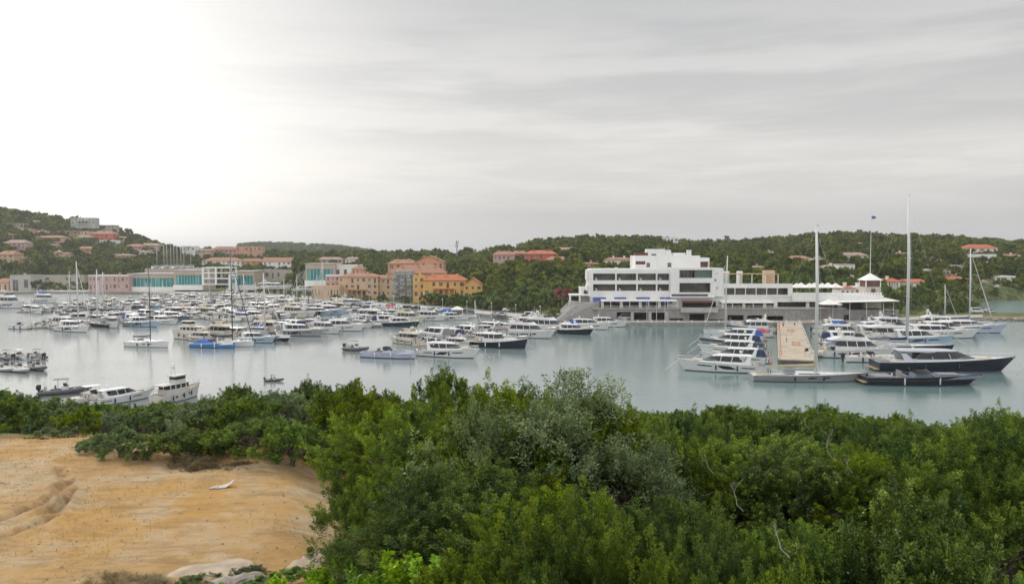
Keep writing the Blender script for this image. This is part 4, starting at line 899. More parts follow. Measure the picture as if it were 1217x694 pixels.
# ================================================================== BOATS   (local: +X bow, z = 0 at the waterline)
def rail_h(L, fs, fb, xx, rise=1.8):
    s = max(0, min(1, (xx + L / 2) / L)); return fs + (fb - fs) * s ** rise
class Hull:
    def __init__(s, L, B, fs, fb, rake=.10, draft=.45, full=.38, p=2.3, stern=.92, flare=.78, rise=1.8, reverse=False):
        s.L, s.B, s.fs, s.fb, s.rake, s.draft, s.full, s.p, s.stern, s.flare, s.rise, s.rev = L, B, fs, fb, rake, draft, full, p, stern, flare, rise, reverse
    def hb(s, t):
        if t < s.full: return s.B / 2 * (s.stern + (1 - s.stern) * math.sin(t / s.full * math.pi / 2))
        return max(.012, s.B / 2 * (1 - ((t - s.full) / (1 - s.full)) ** s.p))
    def z(s, t): return s.fs + (s.fb - s.fs) * t ** s.rise
    def pt(s, t, v, side=1, out=0.0):
        """v: 0 at the waterline .. 1 at the sheer"""
        hb = s.hb(t); f = s.flare * (1 - .35 * t ** 3)
        y = hb * (f + (1 - f) * v ** (.8 + t))
        x = -s.L / 2 + s.L * t - s.rake * s.L * (1 - v) * t ** 4
        if s.rev: x = -s.L / 2 + s.L * t - .03 * s.L * v * t ** 4 - .02 * s.L * (1 - t) ** 6 * v
        return Vector((x, side * (y + out), s.z(t) * v))
    def build(s, parent, m, stripe=None, boot=.13, n=16):
        mb = MB(); T = [1 - (1 - i / n) ** 1.25 for i in range(n + 1)]
        bootv = boot / s.fs
        rings = []
        for t in T:
            hb = s.hb(t); bv = boot / s.z(t)
            a = [s.pt(t, v) for v in (1, .66, .34, bv, 0)]
            x0 = a[-1].x
            k = Vector((x0, 0, -s.draft * (1 - .7 * t ** 3))); ch = Vector((x0, a[-1].y * .8, -s.draft * .5))
            half = a + [ch, k]
            rings.append([tuple(q) for q in half] + [(q.x, -q.y, q.z) for q in reversed(half[:-1])])
        nn = len(rings[0]); vs_ = [q for r in rings for q in r]; fs = []; mi = []
        for k in range(n):
            for i in range(nn - 1):
                fs.append((k * nn + i, (k + 1) * nn + i, (k + 1) * nn + i + 1, k * nn + i + 1))
                low = i in (3, 4, 5, 6, 7, 8)
                up = i in (0, 11)
                mi.append(1 if low else (2 if (up and stripe) else 0))
        for f, q in zip(fs, mi): mb_o = mb
        mb.v = vs_; mb.f = fs; mb.m = mi
        mb.f.append(tuple(range(nn))); mb.m.append(0)
        o = mb.build('hull', [m, ANTI, stripe or m], parent, True)
        me = o.data
        for p_ in me.polygons:
            if len(p_.vertices) > 4: p_.use_smooth = False
        return o
    def deck(s, parent, m, drop=.10, t0=0.0, t1=1.0, name='deck', n=14, rim=None):
        mb = MB(); A = []; Bv = []
        for i in range(n + 1):
            t = t0 + (t1 - t0) * i / n; q = s.pt(t, 1); yy = max(.004, q.y - .05); zz = q.z - drop
            A.append((q.x, yy, zz)); Bv.append((q.x, -yy, zz))
        C_ = [(a[0], 0, a[2] + .04) for a in A]
        mb.add(A + C_ + Bv, [(i, i + n + 1, i + n + 2, i + 1) for i in range(n)] + [(i + n + 1, i + 2 * n + 2, i + 2 * n + 3, i + n + 2) for i in range(n)])
        o = mb.build(name, m, parent)
        g = MB(); step = 18
        for sd in (1, -1):
            pts = [s.pt(k / step, 1, sd) + Vector((0, -sd * .02, .015)) for k in range(step + 1)]
            g.tube(pts, .045, 5)
        g.tube([s.pt(0, 1, 1), s.pt(0, 1, -1)], .045, 5)
        g.build('gunwale', rim or CHROME, parent, True)
        return o
    def window(s, parent, t0, t1, v0, v1, m=None, name='hull_window', slant=0.0, n=6, side=(1, -1)):
        for sd in side:
            mb = MB(); top = []; bot = []
            for i in range(n + 1):
                t = t0 + (t1 - t0) * i / n
                e = 1.0 - (abs(2 * i / n - 1) ** 6) * .45
                mid = (v0 + v1) / 2; hv = (v1 - v0) / 2 * e
                top.append(s.pt(t + slant * .5, mid + hv, sd, .02)); bot.append(s.pt(t - slant * .5, mid - hv, sd, .02))
            mb.add(top + bot, [(i, i + 1, n + 2 + i, n + 1 + i) if sd < 0 else (i + 1, i, n + 1 + i, n + 2 + i) for i in range(n)])
            mb.build(name, m or GLASSD, parent)
    def railing(s, parent, t0, t1, h=.65, m=None, n=7, name='railing'):
        mb = MB()
        for sd in (1, -1):
            pts = [s.pt(t0 + (t1 - t0) * i / n, 1, sd) + Vector((0, -sd * .06, h * (1 if i else .15))) for i in range(n + 1)]
            mb.tube(pts, .022, 4)
            mid = [q - Vector((0, 0, h * .5)) for q in pts[1:]]
            mb.tube(mid, .012, 3)
            for i in range(1, n + 1):
                q = s.pt(t0 + (t1 - t0) * i / n, 1, sd) + Vector((0, -sd * .06, 0)); mb.tube([q, pts[i]], .018, 4)
        mb.tube([pts[-1], Vector((pts[-1].x + .08, 0, pts[-1].z)), Vector((pts[-1].x, -pts[-1].y, pts[-1].z))], .022, 4)
        mb.build(name, m or CHROME, parent)
def plan(x0, x1, w, z, nose=.5, n=7, aft=.12, zf=None):
    """plan ring: flat stern end x0, rounded nose at x1 ; zf lifts/lowers the nose end"""
    zf = z if zf is None else zf
    L = x1 - x0; pts = []
    for i in range(n + 1):
        a = math.pi / 2 * i / n
        px_ = x1 - nose * L * (1 - math.sin(a)) ; py_ = w / 2 * (math.cos(a) ** .75 if i < n else 0.0)
        pts.append((px_, py_))
    right = [(x0, w / 2 * .90), (x0 + aft * L * .4, w / 2)] + pts
    ring = [(q[0], q[1]) for q in right] + [(q[0], -q[1]) for q in reversed(right[:-1])]
    return [(q[0], q[1], z + (zf - z) * max(0, (q[0] - x0)) / L) for q in ring]
def house(parent, name, m, rings, mid=None):
    mb = MB(); mb.loft([plan(*r[:4], **(r[4] if len(r) > 4 else {})) for r in rings], 0)
    return mb.build(name, m, parent, False)
def seat(parent, x0, x1, y0, y1, z, m, name='cushion', back=None):
    mb = MB(); mb.box(x0, x1, y0, y1, z, z + .32)
    if back == 'aft': mb.box(x0, x0 + .18, y0, y1, z + .32, z + .75)
    if back == 'fore': mb.box(x1 - .18, x1, y0, y1, z + .32, z + .75)
    return mb.build(name, m, parent)
def fenders(parent, hu, ts, m=None, sd=(1, -1)):
    for s_ in sd:
        for t in ts:
            q = hu.pt(t, .55, s_, .14); mb = MB()
            mb.tube([q + Vector((0, 0, .42)), q + Vector((0, 0, .33)), q - Vector((0, 0, .33)), q - Vector((0, 0, .42))], [.05, .15, .15, .05], 7)
            mb.tube([q + Vector((0, 0, .4)), hu.pt(t, 1, s_)], .015, 3)
            mb.build('fender', m or BLACK, parent, True)
def outboard(parent, x, y, z, m=BLACK):
    mb = MB(); mb.loft([plan(x - .55, x, .34, z + .15, .5), plan(x - .65, x + .05, .42, z + .5, .5), plan(x - .55, x, .32, z + .85, .5)])
    mb.box(x - .38, x - .18, y - .07 - y, .07, z - .7, z + .2)
    mb.v = [(a, b + y, c) for a, b, c in mb.v]
    return mb.build('outboard_motor', m, parent, False)
def flag_part(parent, x, z, cols=(mat('flag_green', (.02, .25, .08), .9), mat('flag_white', (.7, .7, .7), .9), mat('flag_red', (.55, .03, .04), .9)), h=1.1):
    mb = MB(); mb.tube([(x, 0, z), (x - .25, 0, z + h)], .02, 4); p_ = mb.build('flagstaff', CHROME, parent)
    f = MB()
    for k in range(3): f.add([(x - .2 - .25 * k, .01 * k, z + h - .05 * k), (x - .45 - .25 * k, .03, z + h - .06 - .05 * k), (x - .42 - .25 * k, .02, z + h - .5 - .05 * k), (x - .17 - .25 * k, 0, z + h - .45 - .05 * k)], [(0, 1, 2, 3)], k)
    f.build('flag', list(cols), p_)
def lines_(t, L, B, zf):
    mb = MB()
    for sd in (1, -1): mb.tube([(L * .46, sd * B * .1, zf), (L * .46 + 1.6, sd * B * .16, zf * .45), (L * .46 + 3.4, sd * B * .24, -.15)], .028, 4)
    mb.each('mooring_line', RUBBERW, t)
def radar(parent, x, y, z, m=None):
    mb = MB(); mb.tube([(x, y, z - .25), (x, y, z)], .07, 6); mb.ball((x, y, z + .16), .32, .32, .2); mb.build('radar_dome', m or WHITE, parent, True)

def fly_yacht(name, hullm=WHITE, L=15.5, sup=None, canvas=None, detail=True, trawl=False):
    sup = sup or WHITE
    t = empty(name)
    B = L * .29; hu = Hull(L, B, 1.25, 2.05, rake=.12, flare=.80)
    hu.build(t, hullm); hu.deck(t, TEAK if detail else DECKG, .12)
    k = L / 15.5
    hu.window(t, .40, .56, .50, .72, slant=.02); hu.window(t, .62, .70, .55, .72); hu.window(t, .20, .32, .52, .68)
    z0 = 1.3
    house(t, 'cabin', sup, [(-5.0 * k, 4.6 * k, B * .80, z0 - .1, dict(nose=.55)), (-4.9 * k, 3.9 * k, B * .78, z0 + .75, dict(nose=.5))])
    house(t, 'cabin_windows', GLASSD, [(-4.6 * k, 3.95 * k, B * .785, z0 + .75, dict(nose=.5)), (-4.2 * k, 2.2 * k, B * .70, z0 + 1.65, dict(nose=.4))])
    for x in (-2.6, -.6, 1.2):
        mb = MB()
        for sd in (1, -1): mb.add([(x * k, sd * B * .398, z0 + .74), (x * k + .16, sd * B * .398, z0 + .74), (x * k - .1, sd * B * .357, z0 + 1.67), (x * k - .26, sd * B * .357, z0 + 1.67)], [(0, 1, 2, 3)])
        mb.each('window_post', sup, t)
    roof = house(t, 'flybridge', sup, [(-6.4 * k, 2.5 * k, B * .76, z0 + 1.65, dict(nose=.4)), (-6.5 * k, 2.3 * k, B * .80, z0 + 1.82, dict(nose=.45)), (-3.9 * k, 1.5 * k, B * .74, z0 + 2.35, dict(nose=.5)), (-3.8 * k, 1.3 * k, B * .66, z0 + 2.36, dict(nose=.5)), (-3.8 * k, 1.0 * k, B * .6, z0 + 2.0, dict(nose=.5))])
    mb = MB()
    for sd in (1, -1): mb.tube([(-6.0 * k, sd * B * .34, 1.2), (-6.2 * k, sd * B * .34, z0 + 1.7)], .05, 6)
    mb.each('roof_post', CHROME, t)
    mb = MB(); r0 = plan(-.9 * k, 1.35 * k, B * .66, z0 + 2.36, .6); r1 = plan(-1.2 * k, .8 * k, B * .58, z0 + 2.75, .6)
    mb.loft([r0, r1], 0, caps=False); mb.build('fly_windscreen', GLASSD, t)
    seat(t, -3.3 * k, -2.2 * k, -B * .24, B * .24, z0 + 2.0, CUSH, back='aft'); seat(t, -.9 * k, -.3 * k, -.2, B * .22, z0 + 2.0, CUSH, back='aft')
    mb = MB(); zt = z0 + 3.15
    for sd in (1, -1): mb.loft([[(-3.9 * k, sd * B * .36, z0 + 1.9), (-3.2 * k, sd * B * .36, z0 + 1.9), (-3.2 * k, sd * B * .33, z0 + 1.9), (-3.9 * k, sd * B * .33, z0 + 1.9)], [(-4.3 * k, sd * B * .30, zt), (-3.8 * k, sd * B * .30, zt), (-3.8 * k, sd * B * .27, zt), (-4.3 * k, sd * B * .27, zt)]])
    mb.box(-4.4 * k, -3.7 * k, -B * .31, B * .31, zt, zt + .14); mb.build('radar_arch', sup, t)
    radar(t, -4.0 * k, 0, zt + .3); radar(t, -4.0 * k, B * .2, zt + .25)
    mb = MB(); mb.tube([(-4.1 * k, -B * .2, zt), (-4.6 * k, -B * .2, zt + 1.9)], .018, 4); mb.tube([(-4.1 * k, B * .1, zt), (-4.5 * k, B * .1, zt + 1.3)], .018, 4); mb.build('aerial', WHITE, t)
    if canvas: house(t, 'canvas_cover', canvas, [(-3.9 * k, 1.4 * k, B * .68, z0 + 2.34, dict(nose=.5)), (-3.2 * k, .6 * k, B * .45, z0 + 2.95, dict(nose=.5))])
    house(t, 'coachroof', sup, [(3.2 * k, 6.3 * k, B * .56, z0 + .25, dict(nose=.7, zf=z0 + .35)), (3.2 * k, 5.9 * k, B * .46, z0 + .62, dict(nose=.7, zf=z0 + .5))])
    seat(t, 3.9 * k, 5.3 * k, -B * .17, B * .17, z0 + .45, CUSH, 'sunpad')
    mb = MB(); mb.box(-L / 2 - .85, -L / 2 + .1, -B * .42, B * .42, .32, .42); mb.build('swim_platform', TEAK, t)
    seat(t, -6.9 * k, -6.2 * k, -B * .28, B * .28, 1.05, CUSH, back='aft')
    hu.railing(t, .45, .985, .6)
    fenders(t, hu, (.16, .36, .60), NAVYC); flag_part(t, -L / 2 + .1, 1.2)
    mb = MB(); mb.tube([(L / 2 - .15, 0, 1.98), (L / 2 + .2, 0, 1.85), (L / 2 + .1, 0, 1.55)], .05, 5); mb.build('anchor', CHROME, t)
    lines_(t, L, B, 1.9)
    return t
def sport_yacht(name, hullm=WHITE, L=16, top=None, canvas=None, cut=True, deckm=None, glassy=1.0):
    top = top or WHITE
    t = empty(name); B = L * .265; k = L / 16
    hu = Hull(L, B, 1.15 * k ** .5, 1.85 * k ** .5, rake=.10, flare=.82, rise=1.5); zs = hu.fs
    hu.build(t, hullm); hu.deck(t, deckm or WHITE, .08)
    if cut: hu.window(t, .36, .52, .38, .78, slant=.05)
    hu.window(t, .60, .78, .58, .70); hu.window(t, .12, .28, .56, .70)
    house(t, 'cabin', top, [(-4.2 * k, 5.6 * k, B * .78, zs, dict(nose=.75, zf=zs + .38)), (-4.2 * k, 4.4 * k, B * .70, zs + .55, dict(nose=.7, zf=zs + .62))])
    house(t, 'cabin_windows', GLASSD, [(-4.0 * k, 3.4 * k, B * .71, zs + .5, dict(nose=.7, zf=zs + .62)), (-3.0 * k, 1.3 * k, B * .60, zs + 1.42 * glassy, dict(nose=.6))])
    for x in (-1.9, .1):
        mb = MB()
        for sd in (1, -1): mb.add([(x * k, sd * B * .362, zs + .54), (x * k + .13, sd * B * .362, zs + .54), (x * k - .2, sd * B * .307, zs + 1.42), (x * k - .35, sd * B * .307, zs + 1.42)], [(0, 1, 2, 3)])
        mb.each('window_post', top, t)
    house(t, 'hardtop', top, [(-5.6 * k, 1.5 * k, B * .62, zs + 1.40 * glassy, dict(nose=.55, zf=zs + 1.36)), (-5.7 * k, 1.3 * k, B * .62, zs + 1.5 * glassy, dict(nose=.55)), (-5.0 * k, .7 * k, B * .5, zs + 1.62 * glassy, dict(nose=.55))])
    mb = MB()
    for sd in (1, -1): mb.loft([[(-5.0 * k, sd * B * .40, zs - .05), (-3.8 * k, sd * B * .40, zs - .05), (-3.8 * k, sd * B * .36, zs - .05), (-5.0 * k, sd * B * .36, zs - .05)], [(-5.4 * k, sd * B * .31, zs + 1.42), (-4.8 * k, sd * B * .31, zs + 1.42), (-4.8 * k, sd * B * .28, zs + 1.42), (-5.4 * k, sd * B * .28, zs + 1.42)]])
    mb.each('roof_strut', top, t)
    seat(t, -6.7 * k, -5.7 * k, -B * .32, B * .32, zs - .15, CUSH, back='aft'); seat(t, -7.8 * k, -6.75 * k, -B * .36, B * .36, zs - .1, CUSHG, 'sunpad')
    seat(t, 3.2 * k, 5.0 * k, -B * .2, B * .2, zs + .45, CUSH, 'sunpad')
    mb = MB(); mb.box(-L / 2 - .9, -L / 2 + .08, -B * .42, B * .42, .3, .4); mb.build('swim_platform', TEAK, t)
    if canvas: house(t, 'canvas_cover', canvas, [(-7.6 * k, -3.6 * k, B * .78, zs + .05, dict(nose=.2)), (-7.0 * k, -3.4 * k, B * .6, zs + 1.3, dict(nose=.2))])
    radar(t, -3.6 * k, 0, zs + 1.95)
    hu.railing(t, .5, .985, .55); fenders(t, hu, (.32, .56), NAVYC); flag_part(t, -L / 2 + .2, zs)
    mb = MB(); mb.tube([(L / 2 - .15, 0, hu.fb - .06), (L / 2 + .2, 0, hu.fb - .2), (L / 2 + .1, 0, hu.fb - .5)], .05, 5); mb.build('anchor', CHROME, t)
    lines_(t, L, B, hu.fb)
    return t
def open_boat(name, hullm=WHITE, L=11, rimm=None, canvas=None, ttop=False, plumb=True, motors=0, pads=None):
    t = empty(name); B = L * .28; k = L / 11; pads = pads or CUSH
    hu = Hull(L, B, .85, 1.25, rake=.0 if plumb else .11, flare=.86, p=2.6, reverse=False); hu.build(t, hullm); hu.deck(t, TEAK, .34, rim=rimm or WHITE)
    house(t, 'foredeck', rimm or WHITE, [(.8 * k, 5.25 * k, B * .80, .68, dict(nose=.9, zf=.8)), (.8 * k, 5.1 * k, B * .74, .98, dict(nose=.9, zf=1.14))])
    seat(t, 1.3 * k, 3.2 * k, -B * .2, B * .2, .86, pads, 'sunpad')
    house(t, 'console', rimm or WHITE, [(-1.1 * k, .9 * k, B * .5, .5, dict(nose=.3)), (-.9 * k, .7 * k, B * .46, 1.25, dict(nose=.3))])
    mb = MB(); mb.loft([plan(-.8 * k, .85 * k, B * .50, 1.2, .7), plan(-1.1 * k, .2 * k, B * .42, 1.72, .7)], 0, caps=False); mb.build('windscreen', GLASSD, t)
    mb = MB(); mb.tube([(-1.15 * k + .25 * math.cos(a / 8 * 6.283) * .3, .25 * math.sin(a / 8 * 6.283), 1.3 + .22 * math.cos(a / 8 * 6.283)) for a in range(9)], .02, 4); mb.build('steering_wheel', BLACK, t)
    seat(t, -2.2 * k, -1.6 * k, -B * .2, B * .2, .72, pads, back='aft'); seat(t, -4.6 * k, -2.9 * k, -B * .36, B * .36, .62, pads, 'sunpad')
    if ttop:
        mb = MB()
        for sd in (1, -1):
            mb.tube([(-1.9 * k, sd * B * .25, .6), (-1.7 * k, sd * B * .25, 2.45)], .035, 5); mb.tube([(.3 * k, sd * B * .25, .7), (-.1 * k, sd * B * .25, 2.45)], .035, 5)
        mb.each('top_frame', CHROME, t)
        mb = MB(); mb.loft([plan(-2.3 * k, .6 * k, B * .6, 2.42, .4), plan(-2.3 * k, .6 * k, B * .62, 2.48, .4), plan(-2.1 * k, .4 * k, B * .5, 2.54, .4)]); mb.build('sun_top', canvas or WHITE, t)
    elif canvas: house(t, 'canvas_cover', canvas, [(-4.8 * k, 1.0 * k, B * .86, .84, dict(nose=.4)), (-4.2 * k, .4 * k, B * .6, 1.35, dict(nose=.4)), (-3.2 * k, 0, B * .2, 1.75, dict(nose=.4))])
    for i in range(motors): outboard(t, -L / 2 - .05, (i - (motors - 1) / 2) * .6, .55)
    if not motors:
        mb = MB(); mb.box(-L / 2 - .7, -L / 2 + .05, -B * .4, B * .4, .26, .34); mb.build('swim_platform', TEAK, t)
    fenders(t, hu, (.3, .6), WHITE if hullm is not WHITE else BLACK)
    return t
def rib(name, tubem=RUBBER, L=8, ttop=True, motors=2):
    t = empty(name); B = L * .36; k = L / 8
    pts = [(-L / 2, B * .40, .38)] + [(-L / 2 + L * q, B * .40 * (1 - max(0, (q - .5) / .5) ** 2.6), .38 + .42 * q ** 2.2) for q in [i / 12 for i in range(1, 12)]] + [(L / 2, 0, .80)]
    full = pts + [(x, -y, z) for x, y, z in reversed(pts[:-1])]
    mb = MB(); mb.tube([(-L / 2 - .35, B * .40, .38)] + full + [(-L / 2 - .35, -B * .40, .38)], [.05] + [.27 * k] * len(full) + [.05], 8); mb.build('inflatable_tube', tubem, t, True)
    mb = MB(); rg = []
    for q in [i / 8 for i in range(9)]:
        w = B * .40 * (1 - max(0, (q - .5) / .5) ** 2.6); x = -L / 2 + L * q * .98
        rg.append([(x, w, .3 + .3 * q ** 2), (x, -w, .3 + .3 * q ** 2), (x, -w * .6, -.1 + .4 * q ** 3), (x, 0, -.35 + .7 * q ** 3), (x, w * .6, -.1 + .4 * q ** 3)])
    mb.loft(rg); mb.build('hull', GREYH, t)
    house(t, 'console', WHITE, [(-.6 * k, .6 * k, B * .34, .35, dict(nose=.3)), (-.5 * k, .4 * k, B * .3, 1.15, dict(nose=.3))])
    mb = MB(); mb.loft([plan(-.2 * k, .5 * k, B * .32, 1.12, .6), plan(-.35 * k, .2 * k, B * .26, 1.5, .6)], 0, caps=False); mb.build('windscreen', GLASSD, t)
    seat(t, -1.7 * k, -1.1 * k, -B * .18, B * .18, .5, CUSHG, back='aft'); seat(t, -3.3 * k, -2.4 * k, -B * .28, B * .28, .4, CUSH, back='aft'); seat(t, 1.2 * k, 2.6 * k, -B * .22, B * .22, .38, CUSH, 'sunpad')
    mb = MB()
    for sd in (1, -1): mb.tube([(-3.0 * k, sd * B * .3, .5), (-3.3 * k, sd * B * .28, 1.9), (-3.3 * k, 0, 1.98)], .035, 5)
    mb.build('roll_bar', CHROME, t)
    if ttop:
        mb = MB()
        for sd in (1, -1): mb.tube([(-1.2 * k, sd * B * .2, .4), (-1.1 * k, sd * B * .2, 2.1)], .03, 5); mb.tube([(.6 * k, sd * B * .2, .4), (.2 * k, sd * B * .2, 2.1)], .03, 5)
        mb.each('top_frame', CHROME, t); mb = MB(); mb.loft([plan(-1.9 * k, .7 * k, B * .5, 2.08, .4), plan(-1.8 * k, .6 * k, B * .48, 2.15, .4)]); mb.build('sun_top', GREYC, t)
    for i in range(motors): outboard(t, -L / 2 + .1, (i - (motors - 1) / 2) * .6, .6)
    return t
def sail_boat(name, hullm=WHITE, L=15, mastm=None, Hm=None, sailc=None, deckm=None, genoa=True, lean=0.0, race=False):
    t = empty(name); B = L * .27; k = L / 15; mastm = mastm or mat('mast_alu', (.62, .62, .60), .35, .06, 1); Hm = Hm or L * 1.3; mr = .6 if mastm.name.startswith('mast_carbon') else 1.0
    fs, fb = (1.25, 1.65) if race else (1.1, 1.45)
    hu = Hull(L, B, fs, fb, rake=.03, flare=.80, p=2.0, full=.42, stern=.82 if race else .7, rise=1.4); hu.build(t, hullm, boot=.1); hu.deck(t, deckm or DECKG, .05)
    hu.window(t, .46, .54, .5, .68); hu.window(t, .60, .66, .52, .68)
    house(t, 'coachroof', WHITE, [(-2.2 * k, 3.6 * k, B * .52, fs - .02, dict(nose=.6, zf=fs + .15)), (-2.2 * k, 3.0 * k, B * .44, fs + .45, dict(nose=.6, zf=fs + .3))])
    house(t, 'cabin_windows', GLASSD, [(-1.7 * k, 2.4 * k, B * .505, fs + .16, dict(nose=.5)), (-1.7 * k, 2.1 * k, B * .478, fs + .33, dict(nose=.5))])
    house(t, 'sprayhood', GREYC, [(-3.2 * k, -1.6 * k, B * .50, fs + .2, dict(nose=.5)), (-3.0 * k, -2.0 * k, B * .38, fs + .95, dict(nose=.5))])
    mb = MB(); mb.box(-L * .45, -2.9 * k, -B * .25, B * .25, fs - .04, fs + .02); mb.build('cockpit_floor', TEAK, t)
    for sd in (1, -1): seat(t, -L * .42, -3.2 * k, sd * B * .32 - .18, sd * B * .32 + .18, fs - .1, DECKG, 'cockpit_bench')
    for sd in ((1, -1) if L > 14 else (0,)):
        mb = MB(); x = -L * .34; y0 = sd * B * .16; mb.tube([(x, y0 + .42 * math.cos(a / 10 * 6.283), fs + .75 + .42 * math.sin(a / 10 * 6.283)) for a in range(11)], .025, 4); mb.tube([(x, y0, fs - .1), (x, y0, fs + .78)], .07, 5); mb.build('steering_wheel', BLACK, t)
    xm = .06 * L; mb = MB(); zt = Hm
    mb.tube([(xm, 0, fs), (xm, 0, zt * .6), (xm - .012 * zt, 0, zt)], [.24 * k * mr, .22 * k * mr, .13 * k * mr], 8); ma = mb.build('mast', mastm, t, True)
    for zz in (.35, .6, .8):
        mb = MB(); mb.tube([(xm - .1, -B * .5 * (1.1 - zz * .6), zt * zz), (xm, 0, zt * zz + .08), (xm - .1, B * .5 * (1.1 - zz * .6), zt * zz)], .035, 4); mb.build('spreader', mastm, ma)
    mb = MB(); mb.tube([(xm - .12 * 1, 0, zt), (xm - .12, 0, zt + .7)], .015, 4); mb.box(xm - .5, xm + .1, -.03, .03, zt + .05, zt + .1); mb.build('wind_vane', BLACK, ma)
    mb = MB(); zb = fs + 1.25; mb.tube([(xm, 0, zb), (-L * .36, 0, zb + .12)], .11 * k, 7); mb.build('boom', mastm, t, True)
    mb = MB(); mb.tube([(xm - .1, 0, zb + .55), (xm - 1.5, 0, zb + .42), (-L * .15, 0, zb + .33), (-L * .36, 0, zb + .28)], [.26 * k, .24 * k, .20 * k, .10 * k], 8); mb.build('sail_cover', sailc or NAVYC, t, True)
    mb = MB(); bow = (L * .485, 0, fb); top = (xm, 0, zt * .93)
    mb.tube([bow, top], .014, 3); mb.tube([(-L * .49, 0, fs), (xm - .1, 0, zt)], .014, 3)
    for sd in (1, -1):
        y1 = B * .5 * (1.1 - .35 * .6); y2 = B * .5 * (1.1 - .36); mb.tube([(xm - .25, sd * B * .46, fs), (xm - .1, sd * y1, zt * .35), (xm - .1, sd * y2, zt * .6), (xm, 0, zt * .9)], .013, 3)
    mb.build('standing_rigging', CHROME, t)
    if genoa:
        mb = MB(); a = Vector(bow) + Vector((-.12, 0, .4)); b_ = Vector(top); mb.tube([a, a.lerp(b_, .15), a.lerp(b_, .8), a.lerp(b_, .95)], [.05, .12 * k, .08 * k, .04], 6); mb.build('furled_jib', (sailc if genoa == 2 else mat('sail_white', (.62, .62, .60), .8)) or WHITE, t, True)
    hu.railing(t, .02, .97, .55, n=9, name='lifelines')
    fenders(t, hu, (.35, .6))
    return t
def lobster_boat(name, hullm=NAVY, L=15):
    t = empty(name); B = L * .29; k = L / 15; hu = Hull(L, B, 1.05, 2.0, rake=.05, flare=.78, rise=2.2, p=2.1); hu.build(t, hullm); hu.deck(t, TEAK, .16, rim=WHITE)
    house(t, 'trunk_cabin', WHITE, [(-.6 * k, 5.0 * k, B * .66, 1.2, dict(nose=.7, zf=1.55)), (-.6 * k, 4.4 * k, B * .58, 1.85, dict(nose=.7, zf=1.95))])
    house(t, 'wheelhouse', WHITE, [(-4.0 * k, 1.5 * k, B * .72, 1.0, dict(nose=.35)), (-4.0 * k, 1.2 * k, B * .70, 1.85, dict(nose=.35))])
    house(t, 'wheelhouse_windows', GLASSD, [(-3.8 * k, 1.2 * k, B * .70, 1.85, dict(nose=.4)), (-3.6 * k, .1 * k, B * .62, 2.65, dict(nose=.35))])
    for x in (-2.4, -1.0):
        mb = MB()
        for sd in (1, -1): mb.add([(x * k, sd * B * .356, 1.84), (x * k + .12, sd * B * .356, 1.84), (x * k + .06, sd * B * .317, 2.66), (x * k - .06, sd * B * .317, 2.66)], [(0, 1, 2, 3)])
        mb.each('window_post', WHITE, t)
    house(t, 'roof', WHITE, [(-4.8 * k, .5 * k, B * .70, 2.64, dict(nose=.35)), (-4.7 * k, .4 * k, B * .66, 2.80, dict(nose=.35))])
    mb = MB(); mb.tube([(-2 * k, 0, 2.8), (-2.3 * k, 0, 4.3)], .05, 6); mb.tube([(-2.25 * k, -.5, 3.7), (-2.25 * k, .5, 3.7)], .03, 4); mb.build('signal_mast', WHITE, t)
    seat(t, -6.6 * k, -5.8 * k, -B * .3, B * .3, .9, CUSH, back='aft'); hu.railing(t, .45, .98, .6); fenders(t, hu, (.3, .55), WHITE)
    mb = MB(); mb.box(-L / 2 - .7, -L / 2 + .05, -B * .4, B * .4, .28, .37); mb.build('swim_platform', TEAK, t)
    return t
